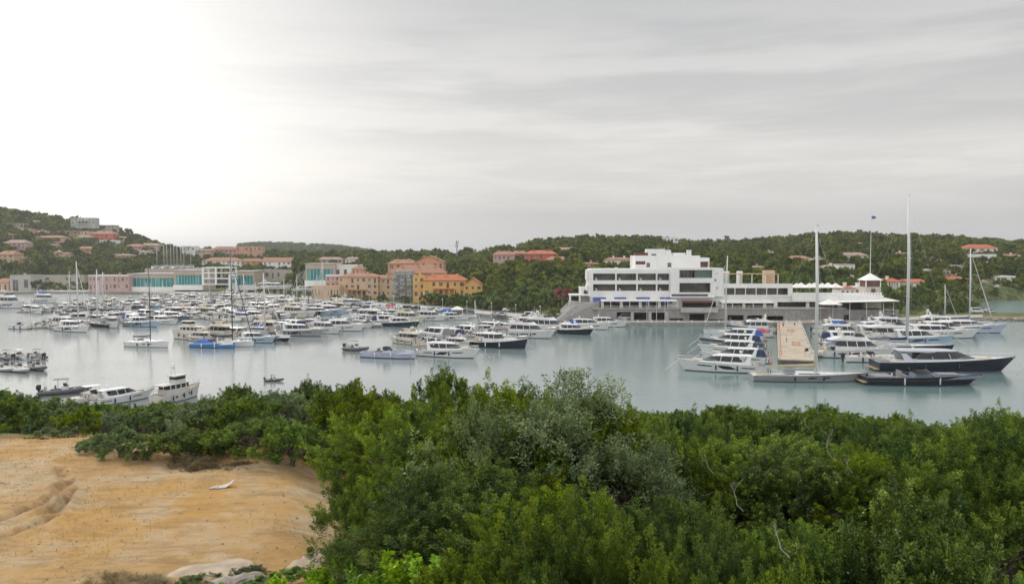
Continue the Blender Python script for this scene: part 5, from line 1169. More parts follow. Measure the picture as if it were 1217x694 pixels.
def trawler_yacht(name, hullm=CREAM, L=14, supm=None):
    t = empty(name); B = L * .33; k = L / 14; supm = supm or CREAM; hu = Hull(L, B, 1.5, 2.6, rake=.07, flare=.82, rise=2.0, p=2.2); hu.build(t, hullm); hu.deck(t, TEAK, .2, rim=WHITE)
    house(t, 'cabin', supm, [(-4.8 * k, 3.0 * k, B * .74, 1.45, dict(nose=.25)), (-4.8 * k, 2.8 * k, B * .72, 2.45, dict(nose=.25))])
    house(t, 'cabin_windows', GLASSD, [(-4.6 * k, 2.8 * k, B * .722, 2.45, dict(nose=.25)), (-4.6 * k, 2.6 * k, B * .70, 3.2, dict(nose=.25))])
    for x in (-4.0, -2.4, -.8, .8):
        mb = MB()
        for sd in (1, -1): mb.box(x * k, x * k + .28, sd * B * .362 - .03, sd * B * .362 + .02, 2.44, 3.22)
        mb.each('window_post', supm, t)
    house(t, 'roof', supm, [(-6.2 * k, 3.0 * k, B * .80, 3.2, dict(nose=.25)), (-6.2 * k, 3.0 * k, B * .80, 3.34, dict(nose=.25))])
    house(t, 'pilothouse', supm, [(-1.8 * k, 1.9 * k, B * .52, 3.34, dict(nose=.3)), (-1.8 * k, 1.8 * k, B * .52, 3.95, dict(nose=.3))])
    house(t, 'pilothouse_windows', GLASSD, [(-1.7 * k, 1.8 * k, B * .52, 3.95, dict(nose=.3)), (-1.7 * k, 2.0 * k, B * .50, 4.6, dict(nose=.3))])
    house(t, 'pilothouse_roof', supm, [(-2.4 * k, 2.3 * k, B * .60, 4.58, dict(nose=.3)), (-2.4 * k, 2.2 * k, B * .56, 4.74, dict(nose=.3))])
    mb = MB()
    for sd in (1, -1): mb.tube([(-1.4 * k, sd * .6, 4.7), (-1.6 * k, sd * .5, 7.0)], .05, 6); mb.tube([(-1.5 * k, -.9, 5.9), (-1.5 * k, .9, 5.9)], .035, 5)
    mb.tube([(-1.6 * k, -.55, 6.9), (-1.6 * k, .55, 6.9)], .04, 5); mb.build('radar_mast', CHROME, t); radar(t, -1.5 * k, 0, 6.1)
    mb = MB()
    for sd in (1, -1): mb.tube([(-6.0 * k, sd * B * .36, 1.4), (-6.0 * k, sd * B * .36, 3.2)], .06, 5)
    mb.each('roof_post', supm, t)
    hu.window(t, .30, .36, .5, .7); hu.window(t, .46, .52, .5, .7); hu.window(t, .62, .67, .52, .7)
    hu.railing(t, .35, .985, .75); fenders(t, hu, (.25, .5, .7)); mb = MB(); mb.box(-L / 2 - .8, -L / 2 + .05, -B * .42, B * .42, .3, .4); mb.build('swim_platform', TEAK, t)
    return t
ZUP = 1.28
BOATS = []                                # (root, screen x) of boats already standing
def moor(root, px, py, ang, s=1.0, label=None, cat='boat', group=None):
    """put a boat so that its waterline centre shows at photo pixel (px, py)"""
    if isinstance(s, tuple): s, zk = s
    else: zk = None
    p_ = at_z(px, py, 0.0); root.location = (p_.x, p_.y, 0.0); root.rotation_euler.z = math.radians(ang); root.scale = (s, s, s * (1.0 if 'mast' in [c.name.split('.')[0] for c in root.children] else ZUP))
    if zk: root.scale.z = s * zk
    tag(root, label, cat, group); BOATS.append(root)
    return root

# ------------------------------------------------------------------ pontoons and piers
CONC = mat('quay_concrete', (.36, .35, .33), .9, .15, .6, bump=.3, streaks=.3)
PONT = mat('pontoon_boards', (.33, .30, .27), .85, .15, 2)
PILE = mat('steel_pile', (.20, .19, .18), .6, .2, 3)
def pontoon(p0, p1, w, label, z=.62, name='pontoon', pile=True):
    a = Vector((p0[0], p0[1], 0)); b_ = Vector((p1[0], p1[1], 0)); d = (b_ - a); Ln = d.length; ang = math.atan2(d.y, d.x)
    t = empty(name, a, ang, label, 'pontoon')
    mb = MB(); mb.box(0, Ln, -w / 2, w / 2, z - .18, z); mb.build('walkway', PONT, t)
    mb = MB()
    for i in range(int(Ln // 9) + 1): mb.box(i * 9, min(Ln, i * 9 + 7.5), -w / 2 + .15, w / 2 - .15, -.4, z - .18)
    mb.build('float', CONC, t)
    for i in range(int(Ln // 12)):
        if pile: m2 = MB(); m2.tube([(i * 12 + 2, w / 2 + .2, -1), (i * 12 + 2, w / 2 + .2, 2.4)], .16, 7); m2.build('pile', PILE, t)
        m2 = MB(); m2.box(i * 12 + 6, i * 12 + 6.3, w / 2 - .5, w / 2 - .2, z, z + 1.0); m2.box(i * 12 + 5.97, i * 12 + 6.33, w / 2 - .53, w / 2 - .17, z + 1.0, z + 1.08); m2.build('service_post', WHITE, t)
    return t
RB = random.Random(5)
PROTO = {}
def proto(key, fn, *a, **k):
    if key not in PROTO:
        PROTO[key] = [fn(*a, **k), False]
    q = PROTO[key]
    if not q[1]: q[1] = True; return q[0]
    o = copy_tree(q[0]); o.rotation_euler = (0, 0, 0)
    for kk in ('label', 'group', 'category'):
        if kk in o: del o[kk]
    return o
KINDS = {  # key: (builder, args, look, category, length)
 'fly_w': (fly_yacht, ('flybridge_yacht', WHITE), {}, 'white flybridge motor yacht', 'motor yacht', 15.5),
 'fly_blue': (fly_yacht, ('flybridge_yacht', WHITE), dict(canvas=BLUEC), 'blue canvased white flybridge yacht', 'motor yacht', 15.5),
 'fly_tan': (fly_yacht, ('flybridge_yacht', CREAM), dict(sup=CREAM, canvas=TANC), 'cream and tan flybridge yacht', 'motor yacht', 15.5),
 'fly_navy': (fly_yacht, ('flybridge_yacht', NAVY), {}, 'navy hulled flybridge yacht', 'motor yacht', 15.5),
 'sp_w': (sport_yacht, ('motor_cruiser', WHITE), {}, 'white hardtop cruiser', 'motor cruiser', 16),
 'sp_grey': (sport_yacht, ('motor_cruiser', STEELB), {}, 'steel grey hulled cruiser', 'motor cruiser', 16),
 'sp_navyc': (sport_yacht, ('motor_cruiser', WHITE), dict(canvas=NAVYC, cut=False), 'navy covered white cruiser', 'motor cruiser', 16),
 'sp_bluec': (sport_yacht, ('motor_cruiser', WHITE), dict(canvas=BLUEC, cut=False), 'blue covered white cruiser', 'motor cruiser', 16),
 'sp_pale': (sport_yacht, ('motor_cruiser', PALEB), {}, 'pale blue hulled cruiser', 'motor cruiser', 16),
 'sp_greyc': (sport_yacht, ('motor_cruiser', WHITE), dict(canvas=GREYC, cut=False), 'grey covered white cruiser', 'motor cruiser', 16),
 'sp_maroon': (sport_yacht, ('motor_cruiser', REDH), {}, 'maroon hulled cruiser', 'motor cruiser', 16),
 'op_w': (open_boat, ('open_motorboat', WHITE), dict(plumb=False, motors=2), 'white outboard motorboat', 'motorboat', 11),
 'op_red': (open_boat, ('open_motorboat', WHITE), dict(plumb=False, canvas=REDC), 'white motorboat under a red cover', 'motorboat', 11),
 'op_navy': (open_boat, ('open_motorboat', NAVY), dict(plumb=False, canvas=GREYC), 'navy motorboat under a grey cover', 'motorboat', 11),
 'op_blue': (open_boat, ('open_motorboat', WHITE), dict(plumb=False, canvas=BLUEC), 'white motorboat under a blue cover', 'motorboat', 11),
 'op_top': (open_boat, ('open_motorboat', WHITE), dict(plumb=True, ttop=True, motors=1), 'white open motorboat with a sun top', 'motorboat', 11),
 'op_grey': (open_boat, ('open_motorboat', GREYH), dict(plumb=True, ttop=True, canvas=GREYC, motors=2), 'grey open motorboat with a sun top', 'motorboat', 11),
 'rib_g': (rib, ('inflatable_boat', RUBBER), {}, 'grey inflatable boat', 'inflatable boat', 8),
 'rib_w': (rib, ('inflatable_boat', RUBBERW), dict(ttop=False, motors=1), 'white inflatable boat', 'inflatable boat', 8),
 'sail_w': (sail_boat, ('sailing_yacht', WHITE), {}, 'white sailing yacht', 'sailing yacht', 15),
 'sail_b': (sail_boat, ('sailing_yacht', NAVY), dict(sailc=TANC), 'navy hulled sailing yacht', 'sailing yacht', 15),
 'trawl': (trawler_yacht, ('trawler_yacht',), {}, 'cream trawler yacht', 'trawler yacht', 14),
 'lob': (lobster_boat, ('lobster_boat',), {}, 'navy hulled wheelhouse boat', 'motorboat', 15),
 'lob_w': (lobster_boat, ('lobster_boat', WHITE), {}, 'white wheelhouse boat', 'motorboat', 15),
}
def boat(key):
    fn, a, k, look, cat, L = KINDS[key]
    return proto(key, fn, *a, **k), look, cat, L
# ---- single boats the photograph shows clearly (pixel of the waterline middle, heading, length scale)
HAND = [
 # mid pontoon, side towards the camera
 ('rib_g', 424, 417, -28, .95, 'dark grey inflatable tender with outboards beside the pale lilac motorboat'),
 (lambda: open_boat('open_motorboat', LILAC, 13.2, rimm=LILAC, plumb=True, pads=CUSHG), 462, 425, -18, (1.05, 1.45), 'pale lilac open motorboat with upright bow'),
 (lambda: sport_yacht('motor_cruiser', WHITE, 16.5), 534, 424, -24, 1.0, 'white cruiser with a slanted black hull window next to the lilac motorboat'),
 ('lob', 594, 413, -24, 1.08, 'dark hulled boat with arched white wheelhouse beside the white cruiser'),
 (lambda: open_boat('covered_motorboat', TEALH, 9.5, plumb=True, canvas=GREYC, rimm=CUSHG), 485, 405, 155, 1.0, 'dark teal hulled motorboat behind the lilac motorboat'),
 (lambda: fly_yacht('flybridge_yacht', WHITE, 18, detail=True), 628, 401, -26, 1.0, 'big white flybridge yacht just behind the dark hulled wheelhouse boat'),
 ('fly_w', 652, 395, -28, 1.05, 'white flybridge yacht with oval side windows at the end of the mid pontoon row'.replace(' with oval side windows', ' moored third')),
 (lambda: sport_yacht('motor_cruiser', NAVY, 15), 682, 397, -28, .9, 'navy hulled cruiser beside the white yachts off the stone ramp'),
 ('sp_bluec', 700, 391, -24, .95, 'white cruiser with blue cover moored in the corner by the stone ramp'),
 ('sp_w', 722, 388, -22, .9, 'white cruiser nearest the white terraced building, in the quay corner'.replace('nearest', 'closest in to')),
 # next pontoon
 (lambda: open_boat('sloop_tender', BLUEH, 12.6, rimm=WHITE, plumb=True, canvas=BLUEC), 254, 413, -12, 1.0, 'bright blue hulled boat with upright bow'),
 (lambda: sail_boat('sailing_yacht', WHITE, 15, mastm=mat('mast_carbon', (.03, .03, .035), .3), Hm=25.5, sailc=NAVYC, genoa=2), 273, 411, -14, 1.0, 'white sailing yacht with tall black mast behind the bright blue boat'),
 ('sp_pale', 305, 407, -20, .8, 'pale blue hulled cruiser beside the black masted sailing yacht'),
 ('op_navy', 325, 405, -22, 1.15, 'dark hulled motorboat two berths from the black masted sailing yacht'),
 ('sail_w', 312, 402, -20, 1.0, 'white sailing yacht with pale mast behind the dark hulled motorboat'),
 (lambda: sport_yacht('motor_cruiser', GREYH, 17, canvas=GREYC), 358, 399, -20, 1.0, 'long grey cruiser with grey cover in the middle row'),
 ('sp_w', 408, 393, -18, 1.0, 'white cruiser with pale blue stripe in the middle row'.replace(' with pale blue stripe', ' alongside the long grey one')),
 ('sp_navyc', 465, 386, -18, .95, 'white cruiser with navy cover in front of the yellow building'),
 (lambda: sport_yacht('motor_cruiser', TEALH, 15), 478, 388, -16, .9, 'dark green hulled cruiser in front of the yellow building'),
 ('fly_w', 512, 381, -18, .85, 'white flybridge yacht on the water straight below the yellow building'),
 ('sp_w', 540, 380, -14, .8, 'white cruiser straight below the blue tarpaulin on the quay'),
 ('op_blue', 555, 378, -10, .8, 'small covered motorboat below the white tent on the quay'),
 # pontoon with the long sailing yacht, left
 (lambda: sail_boat('sailing_yacht', WHITE, 13.5, mastm=mat('mast_carbon', (.03, .03, .035), .3), Hm=22.5, sailc=GREYC, genoa=False, race=True), 176, 412, -16, 1.0, 'white sailing yacht with dark mast at the tip of its own pontoon'),
 ('trawl', 224, 403, 160, .9, 'cream trawler yacht behind the blue hulled boat'),
 ('sp_w', 88, 394, -28, 1.0, 'big white cruiser in the row opposite the dark masted sailing yacht'),
 ('fly_w', 134, 389, -50, .85, 'white flybridge yacht next to the big white cruiser'),
 ('sp_pale', 170, 388, -22, .95, 'pale blue hulled cruiser two berths from the big white cruiser'),
 ('sp_navyc', 196, 385, -24, .8, 'white cruiser with navy cover beside the red covered motorboat'),
 ('op_red', 203, 378, -24, 1.0, 'motorboat with bright red cover'),
 ('sail_w', 91, 386, -30, 1.15, 'white sailing yacht with pale mast behind the big white cruiser'),
 (lambda: open_boat('day_sailer', WHITE, 8, rimm=LILAC, plumb=True), 22, 391, 170, 1.0, 'small white boat at the tip of the lilac edged pontoon'),
 ('fly_w', 12, 366, -20, 1.3, 'largest white flybridge yacht by the far quay at the edge'.replace(' at the edge', ', before the beige house')),
 ('fly_blue', 55, 360, -20, 1.05, 'white yacht with blue canvas by the far quay below the pink building'),
 # bottom left
 ('rib_w', 8, 441, -30, .9, 'white inflatable boat in the small cluster, end of its inner row'),
 ('rib_w', 24, 442, -36, .9, 'white inflatable boat in the small cluster, middle of its inner row'),
 ('rib_g', 45, 440, -36, .9, 'dark grey inflatable boat closing the inner row of the small cluster'),
 ('rib_g', 6, 427, 150, .85, 'dark grey inflatable boat in the outer row of the small cluster, first'),
 ('op_top', 22, 426, 150, .7, 'white motorboat with sun top in the outer row of the small cluster'),
 ('rib_g', 42, 426, 150, .85, 'dark grey inflatable boat in the outer row of the small cluster, last'),
 (lambda: open_boat('open_motorboat', WHITE, 12.5, plumb=False, ttop=True), 116, 476, 54, .85, 'white open motorboat with sun top half hidden by bushes'),
 (lambda: sport_yacht('motor_cruiser', WHITE, 14, canvas=None, cut=False), 146, 477, 54, (.8, 1.15), 'white cruiser pointing away beside the half hidden sun top motorboat'),
 ('rib_g', 78, 468, 20, 1.0, 'dark inflatable boat beside the half hidden motorboat'),
 (lambda: trawler_yacht('fishing_yacht', mat('gelcoat_old', (.55, .54, .50), .4, .1, .8), 13.5, mat('gelcoat_old', (.55, .54, .50), .4, .1, .8)), 212, 475, 66, .72, 'white pilothouse yacht with twin pole mast above the clearing bushes'),  # greyer and darker than the other white hulls
 # right pier, seaward face and both sides
 (lambda: sport_yacht('motor_cruiser', WHITE, 18.5), 856, 441, 168, 1.0, 'white cruiser with small black portholes and dark soft top'),
 (lambda: sail_boat('racing_yacht', GREYH, 22.5, Hm=30.5, sailc=TANC, deckm=DECKG, genoa=False, race=True), 961, 452, -4, 1.0, 'long grey racing yacht across the end of the pier'),
 (lambda: open_boat('open_yacht', NAVY, 22.5, rimm=STEELB, plumb=False, pads=CUSHG), 1096, 456, -4, (1.0, 1.75), 'low navy open motor yacht in front of the big dark yacht'),
 (lambda: sport_yacht('motor_yacht', NAVY, 29, top=mat('paint_silver', (.45, .47, .50), .25, .05, .5), glassy=1.25), 1122, 440, -6, 1.0, 'big dark motor yacht with silver hardtop and long black windows'),
 (lambda: sail_boat('sailing_yacht', NAVY, 26, Hm=40, sailc=NAVYC, genoa=False, race=True), 1070, 416, -10, 1.0, 'navy sailing yacht with the tallest white mast'),
 ('sp_navyc', 872, 430, 166, .95, 'white cruiser with navy cover behind the porthole cruiser'),
 ('sp_w', 868, 421, 166, 1.0, 'white hardtop cruiser, third berth from the racing yacht'),
 (lambda: sport_yacht('motor_cruiser', STEELB, 17, canvas=NAVYC), 868, 412, 164, 1.0, 'dark bowed cruiser with navy cover on the pier'),
 ('sp_bluec', 876, 404, 166, .95, 'white cruiser with blue cover, fifth berth on the pier'),
 ('op_red', 893, 400, 166, 1.1, 'motorboat with a red cover on the pier'),
 ('fly_w', 895, 395, 168, .9, 'white flybridge yacht close to the pier root'),
 ('sp_greyc', 890, 390, 168, .8, 'white cruiser with black grey cover at the pier root'.replace('black ', '')),
 (lambda: sail_boat('sailing_yacht', WHITE, 15.5, Hm=24.5, sailc=NAVYC, genoa=True), 866, 398, 166, 1.0, 'white sailing yacht with furled jib in front of the terraced building'),
 ('fly_w', 1020, 425, -12, 1.1, 'white flybridge yacht tucked between the racing yacht and the tallest mast'),
 ('sp_bluec', 1018, 416, -14, 1.0, 'white cruiser with blue cover beside the pier planters'),
 ('sp_navyc', 1010, 409, -16, 1.0, 'white cruiser with navy cover on the inner side of the pier'),
 ('op_top', 992, 424, -12, 1.1, 'white sun top motorboat between pier and flybridge yacht'),
 ('fly_blue', 1002, 401, -16, .9, 'white flybridge yacht with blue canvas on the inner side of the pier'),
 ('op_w', 990, 397, -16, 1.1, 'white open motorboat on the inner side of the pier'),
 ('sp_w', 998, 391, -16, .9, 'white hardtop cruiser at the inner root of the pier'),
 (lambda: fly_yacht('flybridge_yacht', WHITE, 22), 1068, 405, -10, 1.0, 'large white flybridge yacht behind the tallest mast'),
 ('sp_pale', 1092, 409, -10, 1.15, 'pale blue hulled cruiser right of the tallest mast'.replace('right of', 'bow out beyond')),
 (lambda: sport_yacht('motor_yacht', WHITE, 23), 1115, 401, -10, 1.0, 'long white hardtop yacht in the outer row'),
 ('sp_grey', 1125, 398, -10, 1.2, 'grey hulled cruiser squeezed behind the long white hardtop yacht'),
 (lambda: sport_yacht('motor_yacht', LILAC, 24), 1150, 395, -8, 1.0, 'long pale lilac yacht closest to the rocky strip'),
 ('fly_w', 1118, 391, -8, 1.0, 'white flybridge yacht by the quay before the green trees'),
 ('sail_w', 1120, 388, -10, .75, 'small sailing yacht with short mast before the green trees'),
 (lambda: sail_boat('sailing_yacht', WHITE, 18, Hm=27, sailc=NAVYC, genoa=True), 1148, 387, -10, 1.0, 'white sailing yacht with mast against the hillside villa'),
 ('sp_pale', 1045, 402, -12, 1.1, 'pale blue hulled cruiser between the pier and the large flybridge yacht'),
 ('sp_w', 1048, 397, -12, 1.1, 'white hardtop cruiser between the pier and the long pale lilac yacht'),
 ('fly_w', 1060, 391, -10, .9, 'white flybridge yacht by the quay straight below the stone tower'),
 ('sp_greyc', 1046, 386, -10, .8, 'grey covered white cruiser against the quay below the stone tower'),
 ('op_w', 1036, 430, -8, 1.1, 'white outboard motorboat between the racing yacht stern and big dark yacht'),
 ('rib_g', 326, 453, 5, .45, 'tiny dark dinghy alone on open water'),
]
for h in HAND:
    key, px, py, ang, s, lab = h
    if callable(key):
        o = key(); cat = {'racing_yacht': 'sailing yacht', 'sailing_yacht': 'sailing yacht'}.get(o.name.split('.')[0], o.name.split('.')[0].replace('_', ' '))
    else: o, look, cat, L_ = boat(key)
    moor(o, px, py, ang, s, lab, cat)
# ---- pontoon rows
def seg(a, b_): return Vector(at_z(a[0], a[1], 0)), Vector(at_z(b_[0], b_[1], 0))
PONTOONS = [
 ((493, 413), (676, 387), 2.6, 'mid pontoon', 'grey pontoon that ends beside the lilac motorboat'),
 ((240, 409), (505, 377), 2.6, 'blue boat pontoon', 'pontoon that ends beside the bright blue boat'),
 ((250, 382), (455, 366), 2.4, 'inner pontoon', 'pontoon behind the blue boat pontoon, in the densest moorings'),
 ((38, 391), (380, 365), 2.4, 'long pontoon', 'long pontoon that starts at the small white boat'),
 ((20, 372), (330, 358), 2.4, 'shipyard pontoon', 'pontoon running towards the glazed boatyard sheds'),
 ((150, 379), (415, 363), 2.4, 'second pontoon', 'pontoon between the long pontoon and the inner pontoon'),
 ((60, 366), (300, 355.5), 2.4, 'third pontoon', 'pontoon between the shipyard pontoon and the glazed sheds'),
 ((165, 357), (290, 352.5), 2.2, 'far pontoon', 'farthest pontoon right under the glazed boatyard sheds'.replace(' right', '')),
]
taken = [(b_.location.x, b_.location.y) for b_ in BOATS]
WEI = [('fly_w', 8), ('fly_blue', 2.5), ('fly_tan', 4), ('fly_navy', 4), ('sp_w', 8), ('sp_grey', 6), ('sp_navyc', 7), ('sp_bluec', 2.5), ('sp_pale', 3), ('sp_greyc', 6), ('sp_maroon', 1.5), ('op_w', 7), ('op_red', 1.2), ('op_navy', 5), ('op_blue', 2), ('op_top', 6), ('op_grey', 6), ('rib_g', 6), ('rib_w', 2), ('sail_w', 2.2), ('sail_b', 1), ('trawl', 3), ('lob_w', 3), ('lob', 4)]
ROWS = {}
def clear_of(x, y, r):
    return all((x - a) ** 2 + (y - b_) ** 2 > r * r for a, b_ in taken)
for (a, b_, w, nm, lab) in PONTOONS:
    A, Bp = seg(a, b_); pontoon(A, Bp, w, lab)
    d = (Bp - A); Ln = d.length; d.normalize(); perp = Vector((d.y, -d.x, 0))
    for side in (1, -1):
        s_ = 3.0; slot = 0
        while s_ < Ln - 1:
            keyb = RB.choices([q[0] for q in WEI], [q[1] for q in WEI])[0]
            Lb = KINDS[keyb][5]; sc = RB.choice((RB.uniform(.55, .8), RB.uniform(.75, 1.08))) if Lb > 10 else RB.uniform(.9, 1.15)
            if nm in ('shipyard pontoon', 'far pontoon', 'third pontoon'): sc *= .85
            LL = Lb * sc; beam = LL * .30; s_ += beam * .5 + .25
            c_ = A + d * s_ + perp * side * (w / 2 + LL / 2 + 1.1)
            if clear_of(c_.x, c_.y, 6.4 if nm in ('mid pontoon', 'blue boat pontoon') else 5.2) and RB.random() > .04:
                o, look, cat, _l = boat(keyb)
                rev = RB.random() < .12
                head = math.atan2(perp.y * side, perp.x * side) + (math.pi if rev else 0) + RB.uniform(-.05, .05)
                o.location = (c_.x, c_.y, 0); o.rotation_euler = (0, 0, head); o.scale = (sc, sc, sc * (1.0 if keyb.startswith('sail') else ZUP))
                tag(o, None, cat, 'boats moored along the pontoons'); BOATS.append(o)
                ROWS.setdefault((nm, side), []).append((o, look, s_))
            s_ += beam * .5 + .3
for (nm, side), lst in ROWS.items():
    face = 'camera side' if side == 1 else 'land side'
    face = {'mid pontoon': ('open side', 'inner side')}.get(nm, ('open side', 'inner side'))[0 if side == 1 else 1]
    bylook = {}
    for o, look, s_ in lst: bylook.setdefault(look, []).append((s_, o))
    for look, q in bylook.items():
        q.sort(key=lambda v: v[0])
        for i, (s_, o) in enumerate(q):
            short = look.replace('open motorboat with a sun top', 'sun top motorboat')
            if len(q) == 1: o['label'] = '%s, %s of the %s' % (short, face, nm)
            else: o['label'] = '%s, %s from tip, %s of the %s' % (short, ORD[min(i, 11)], face, nm)
print('boats', len(BOATS))
# ================================================================== SMALL THINGS ON LAND
def umbrella(x, y, z, w, label, group=None, h=2.9):
    t = empty('parasol', (x, y, z), 0, label, 'parasol', group)
    mb = MB(); mb.tube([(0, 0, 0), (0, 0, h)], .05, 6); mb.build('pole', WHITE, t)
    mb = MB(); mb.loft([sq((0, 0), w, h - .95), sq((0, 0), w, h - .8), sq((0, 0), w * .5, h - .15), sq((0, 0), .05, h + .75)]); mb.build('canopy', AWN, t)
    mb = MB(); mb.box(-.4, .4, -.4, .4, 0, .1); mb.build('base', SLAB, t)
zter2 = zpy(351, YW_ - 1.5)
pos = [(947, 0), (952, 3), (962, 0), (968, 3), (977, 0.2), (984, 3), (993, 0)]
for i, (px_, dy) in enumerate(pos):
    Yu = YW_ + 1.5 + dy * 1.6; umbrella(xpx(px_, Yu, 345), Yu, zter2, 2.25, 'white square parasol on the long terrace, %s in the %s row from the roof wing' % (ORD[i // 2], 'front' if dy < 1 else 'back'), 'white parasols on the long terrace', 3.6)
umbrella(xpx(981, YS - 1, 360), YS - 4.2, 1.33 + 3.6, 3.4, 'wide low parasol above the entrance steps', None, 3.4)
r5 = random.Random(9)
# cars
def car(name, m, van=False):
    t = empty(name); L, B, h = (4.9, 1.95, 2.1) if van else (4.3, 1.76, 1.46)
    mb = MB()
    if van: prof = [(-2.45, .35), (-2.45, 1.1), (-2.4, 1.95), (-2.2, 2.1), (1.0, 2.1), (1.75, 1.25), (2.35, 1.05), (2.45, .8), (2.45, .35)]
    else: prof = [(-2.15, .32), (-2.15, .82), (-1.9, .92), (-1.45, 1.36), (-1.1, 1.45), (.35, 1.45), (1.05, .95), (1.95, .80), (2.15, .62), (2.15, .32)]
    n = len(prof); rings = []
    for y, k in ((-B / 2, .93), (-B / 2 + .12, 1), (B / 2 - .12, 1), (B / 2, .93)):
        rings.append([(x * (.98 if k < 1 else 1), y * (1 if z_ < .95 or van else .86), .32 + (z_ - .32) * k) for x, z_ in prof])
    mb.loft(rings); mb.build('body', m, t)
    zg0, zg1 = (1.22, 1.92) if van else (.93, 1.33)
    for sd in (1, -1):
        mb = MB(); yy = sd * B / 2 * (1.0 if van else .88) + sd * .012
        a0, a1, b0, b1 = (-2.2, 1.3, -2.2, .95) if van else (-1.65, .85, -1.3, .3)
        mb.add([(a0, yy * 1.02, zg0), (a1, yy * 1.02, zg0), (b1, yy * .99, zg1), (b0, yy * .99, zg1)], [(0, 1, 2, 3)]); mb.build('side_window', GLASSD, t)
    mb = MB(); x1, z1, x2, z2 = (1.72, 1.32, 1.08, 2.02) if van else (1.02, .99, .42, 1.41)
    mb.add([(x1, -B * .40, z1), (x1, B * .40, z1), (x2, B * .37, z2), (x2, -B * .37, z2)], [(0, 1, 2, 3)]); mb.v = [(a + .03, b_, c + .02) for a, b_, c in mb.v]; mb.build('windscreen', GLASSD, t)
    for x in (-1.35, 1.35):
        for sd in (1, -1):
            mb = MB(); mb.tube([(x, sd * (B / 2 - .2), .32), (x, sd * (B / 2 + .01), .32)], .32, 10); wl = mb.build('wheel', BLACK, t)
            mb = MB(); mb.tube([(x, sd * (B / 2), .32), (x, sd * (B / 2 + .02), .32)], .18, 8); mb.build('rim', CHROME, wl)
    for sd in (1, -1): mb = MB(); mb.box(L / 2 - .05, L / 2 + .02, sd * B * .36 - .16, sd * B * .36 + .16, .6, .74); mb.build('headlight', CHROME, t)
    return t
CM = {'white': mat('car_white', (.7, .7, .7), .25), 'silver': mat('car_silver', (.40, .41, .42), .25, metal=.5), 'black': mat('car_black', (.015, .015, .018), .2), 'blue': mat('car_blue', (.03, .08, .25), .2), 'red': mat('car_red', (.4, .03, .03), .25), 'grey': mat('car_grey', (.12, .125, .13), .25)}
CP = {}
def place_car(colr, x, y, rz, label, van=False, z=1.37, group='cars parked along the harbour'):
    k = (colr, van)
    if k not in CP: o = CP[k] = car('parked_van' if van else 'parked_car', CM[colr], van)
    else: o = copy_tree(CP[k])
    o.location = (x, y, z); o.rotation_euler = (0, 0, rz); tag(o, label, 'van' if van else 'car', group)
cars = [(474, 362.5, 'white'), (480, 363, 'black'), (487, 363, 'grey'), (494, 363.5, 'black'), (510, 364.5, 'white'), (516, 365, 'silver'), (522, 365.5, 'white'), (552, 368, 'black'), (558, 368.5, 'grey'), (590, 370.5, 'silver'), (596, 371, 'silver'), (603, 366, 'white'), (452, 361, 'white'), (440, 360, 'black'), (428, 359, 'silver'), (645, 366, 'white')]
seen = {}
for i, (px_, py, cc) in enumerate(cars):
    q = at_z(px_, py + 4, 1.37); seen[cc] = seen.get(cc, 0) + 1
    tot = sum(1 for c_ in cars if c_[2] == cc)
    place_car(cc, q.x, q.y, r5.choice((0, 3.14)) + r5.uniform(-.15, .15), ('%s car parked on the quay road, %s of its colour from the peach hotel' % (cc, ORD[seen[cc] - 1])))
q = at_z(631, 377, 1.37); place_car('white', q.x, q.y, .1, 'white van on the quay road near the stone ramp', True)
q = at_z(637, 379, 1.34); place_car('white', q.x + 3, q.y + 1, .0, 'white car beside the white van near the stone ramp')
x = xpx(741, YS + 4, 376); place_car('white', x, YS + 3.2, 3.14, 'white van parked inside the first stone garage', True, zpy(380.8, YS) + .03)
x = xpx(1140, 330, 372); place_car('white', x, 318, 0, 'white van on the causeway behind the eastern yachts', True, 1.33)
place_car('silver', x + 6, 319, 0, 'silver car on the causeway beside the white van', False, 1.33)
# tents on the quay
q = at_z(533, 374, 1.36); t = empty('quay_tarpaulin', (q.x, q.y, 1.36), 0, 'blue tarpaulin covered boat on the quay', 'tarpaulin')
house(t, 'cover', BLUEC, [(-3.0, 3.0, 3.0, .8, dict(nose=.5)), (-2.8, 2.6, 2.6, 1.8, dict(nose=.5)), (-2, 1.6, .8, 2.4, dict(nose=.5))]); mb = MB(); mb.box(-2, -1.7, -1, 1, 0, .85); mb.box(1.2, 1.5, -1, 1, 0, .85); mb.each('trestle', CHROME, t)
q = at_z(543.5, 375, 1.36); t = empty('quay_tent', (q.x, q.y, 1.36), 0, 'white tent on the quay beside the blue tarpaulin', 'tent')
mb = MB(); mb.loft([sq((0, 0), 2.2, 2.2), sq((0, 0), 2.2, 2.6), sq((0, 0), .1, 3.6)]); mb.build('roof', AWN, t)
mb = MB(); mb.box(-2.1, 2.1, 2.0, 2.08, 0, 2.2); mb.box(-2.1, -2.03, -2.1, 2.0, 0, 2.2); mb.box(2.03, 2.1, -2.1, 2.0, 0, 2.2); mb.each('side_sheet', AWN, t)
# fuel / red signal post, travel lift crane
q = at_z(438, 376, .7); t = empty('service_boat_post', (q.x, q.y, .6), 0, 'red navigation post at the pontoon root in front of the peach hotel', 'post'); t.name = 'navigation_post'
mb = MB(); mb.tube([(0, 0, 0), (0, 0, 3.2)], .35, 8); mb.build('shaft', REDP, t); mb = MB(); mb.ball((0, 0, 3.5), .45, .45, .4); mb.build('lamp_top', REDP, t)
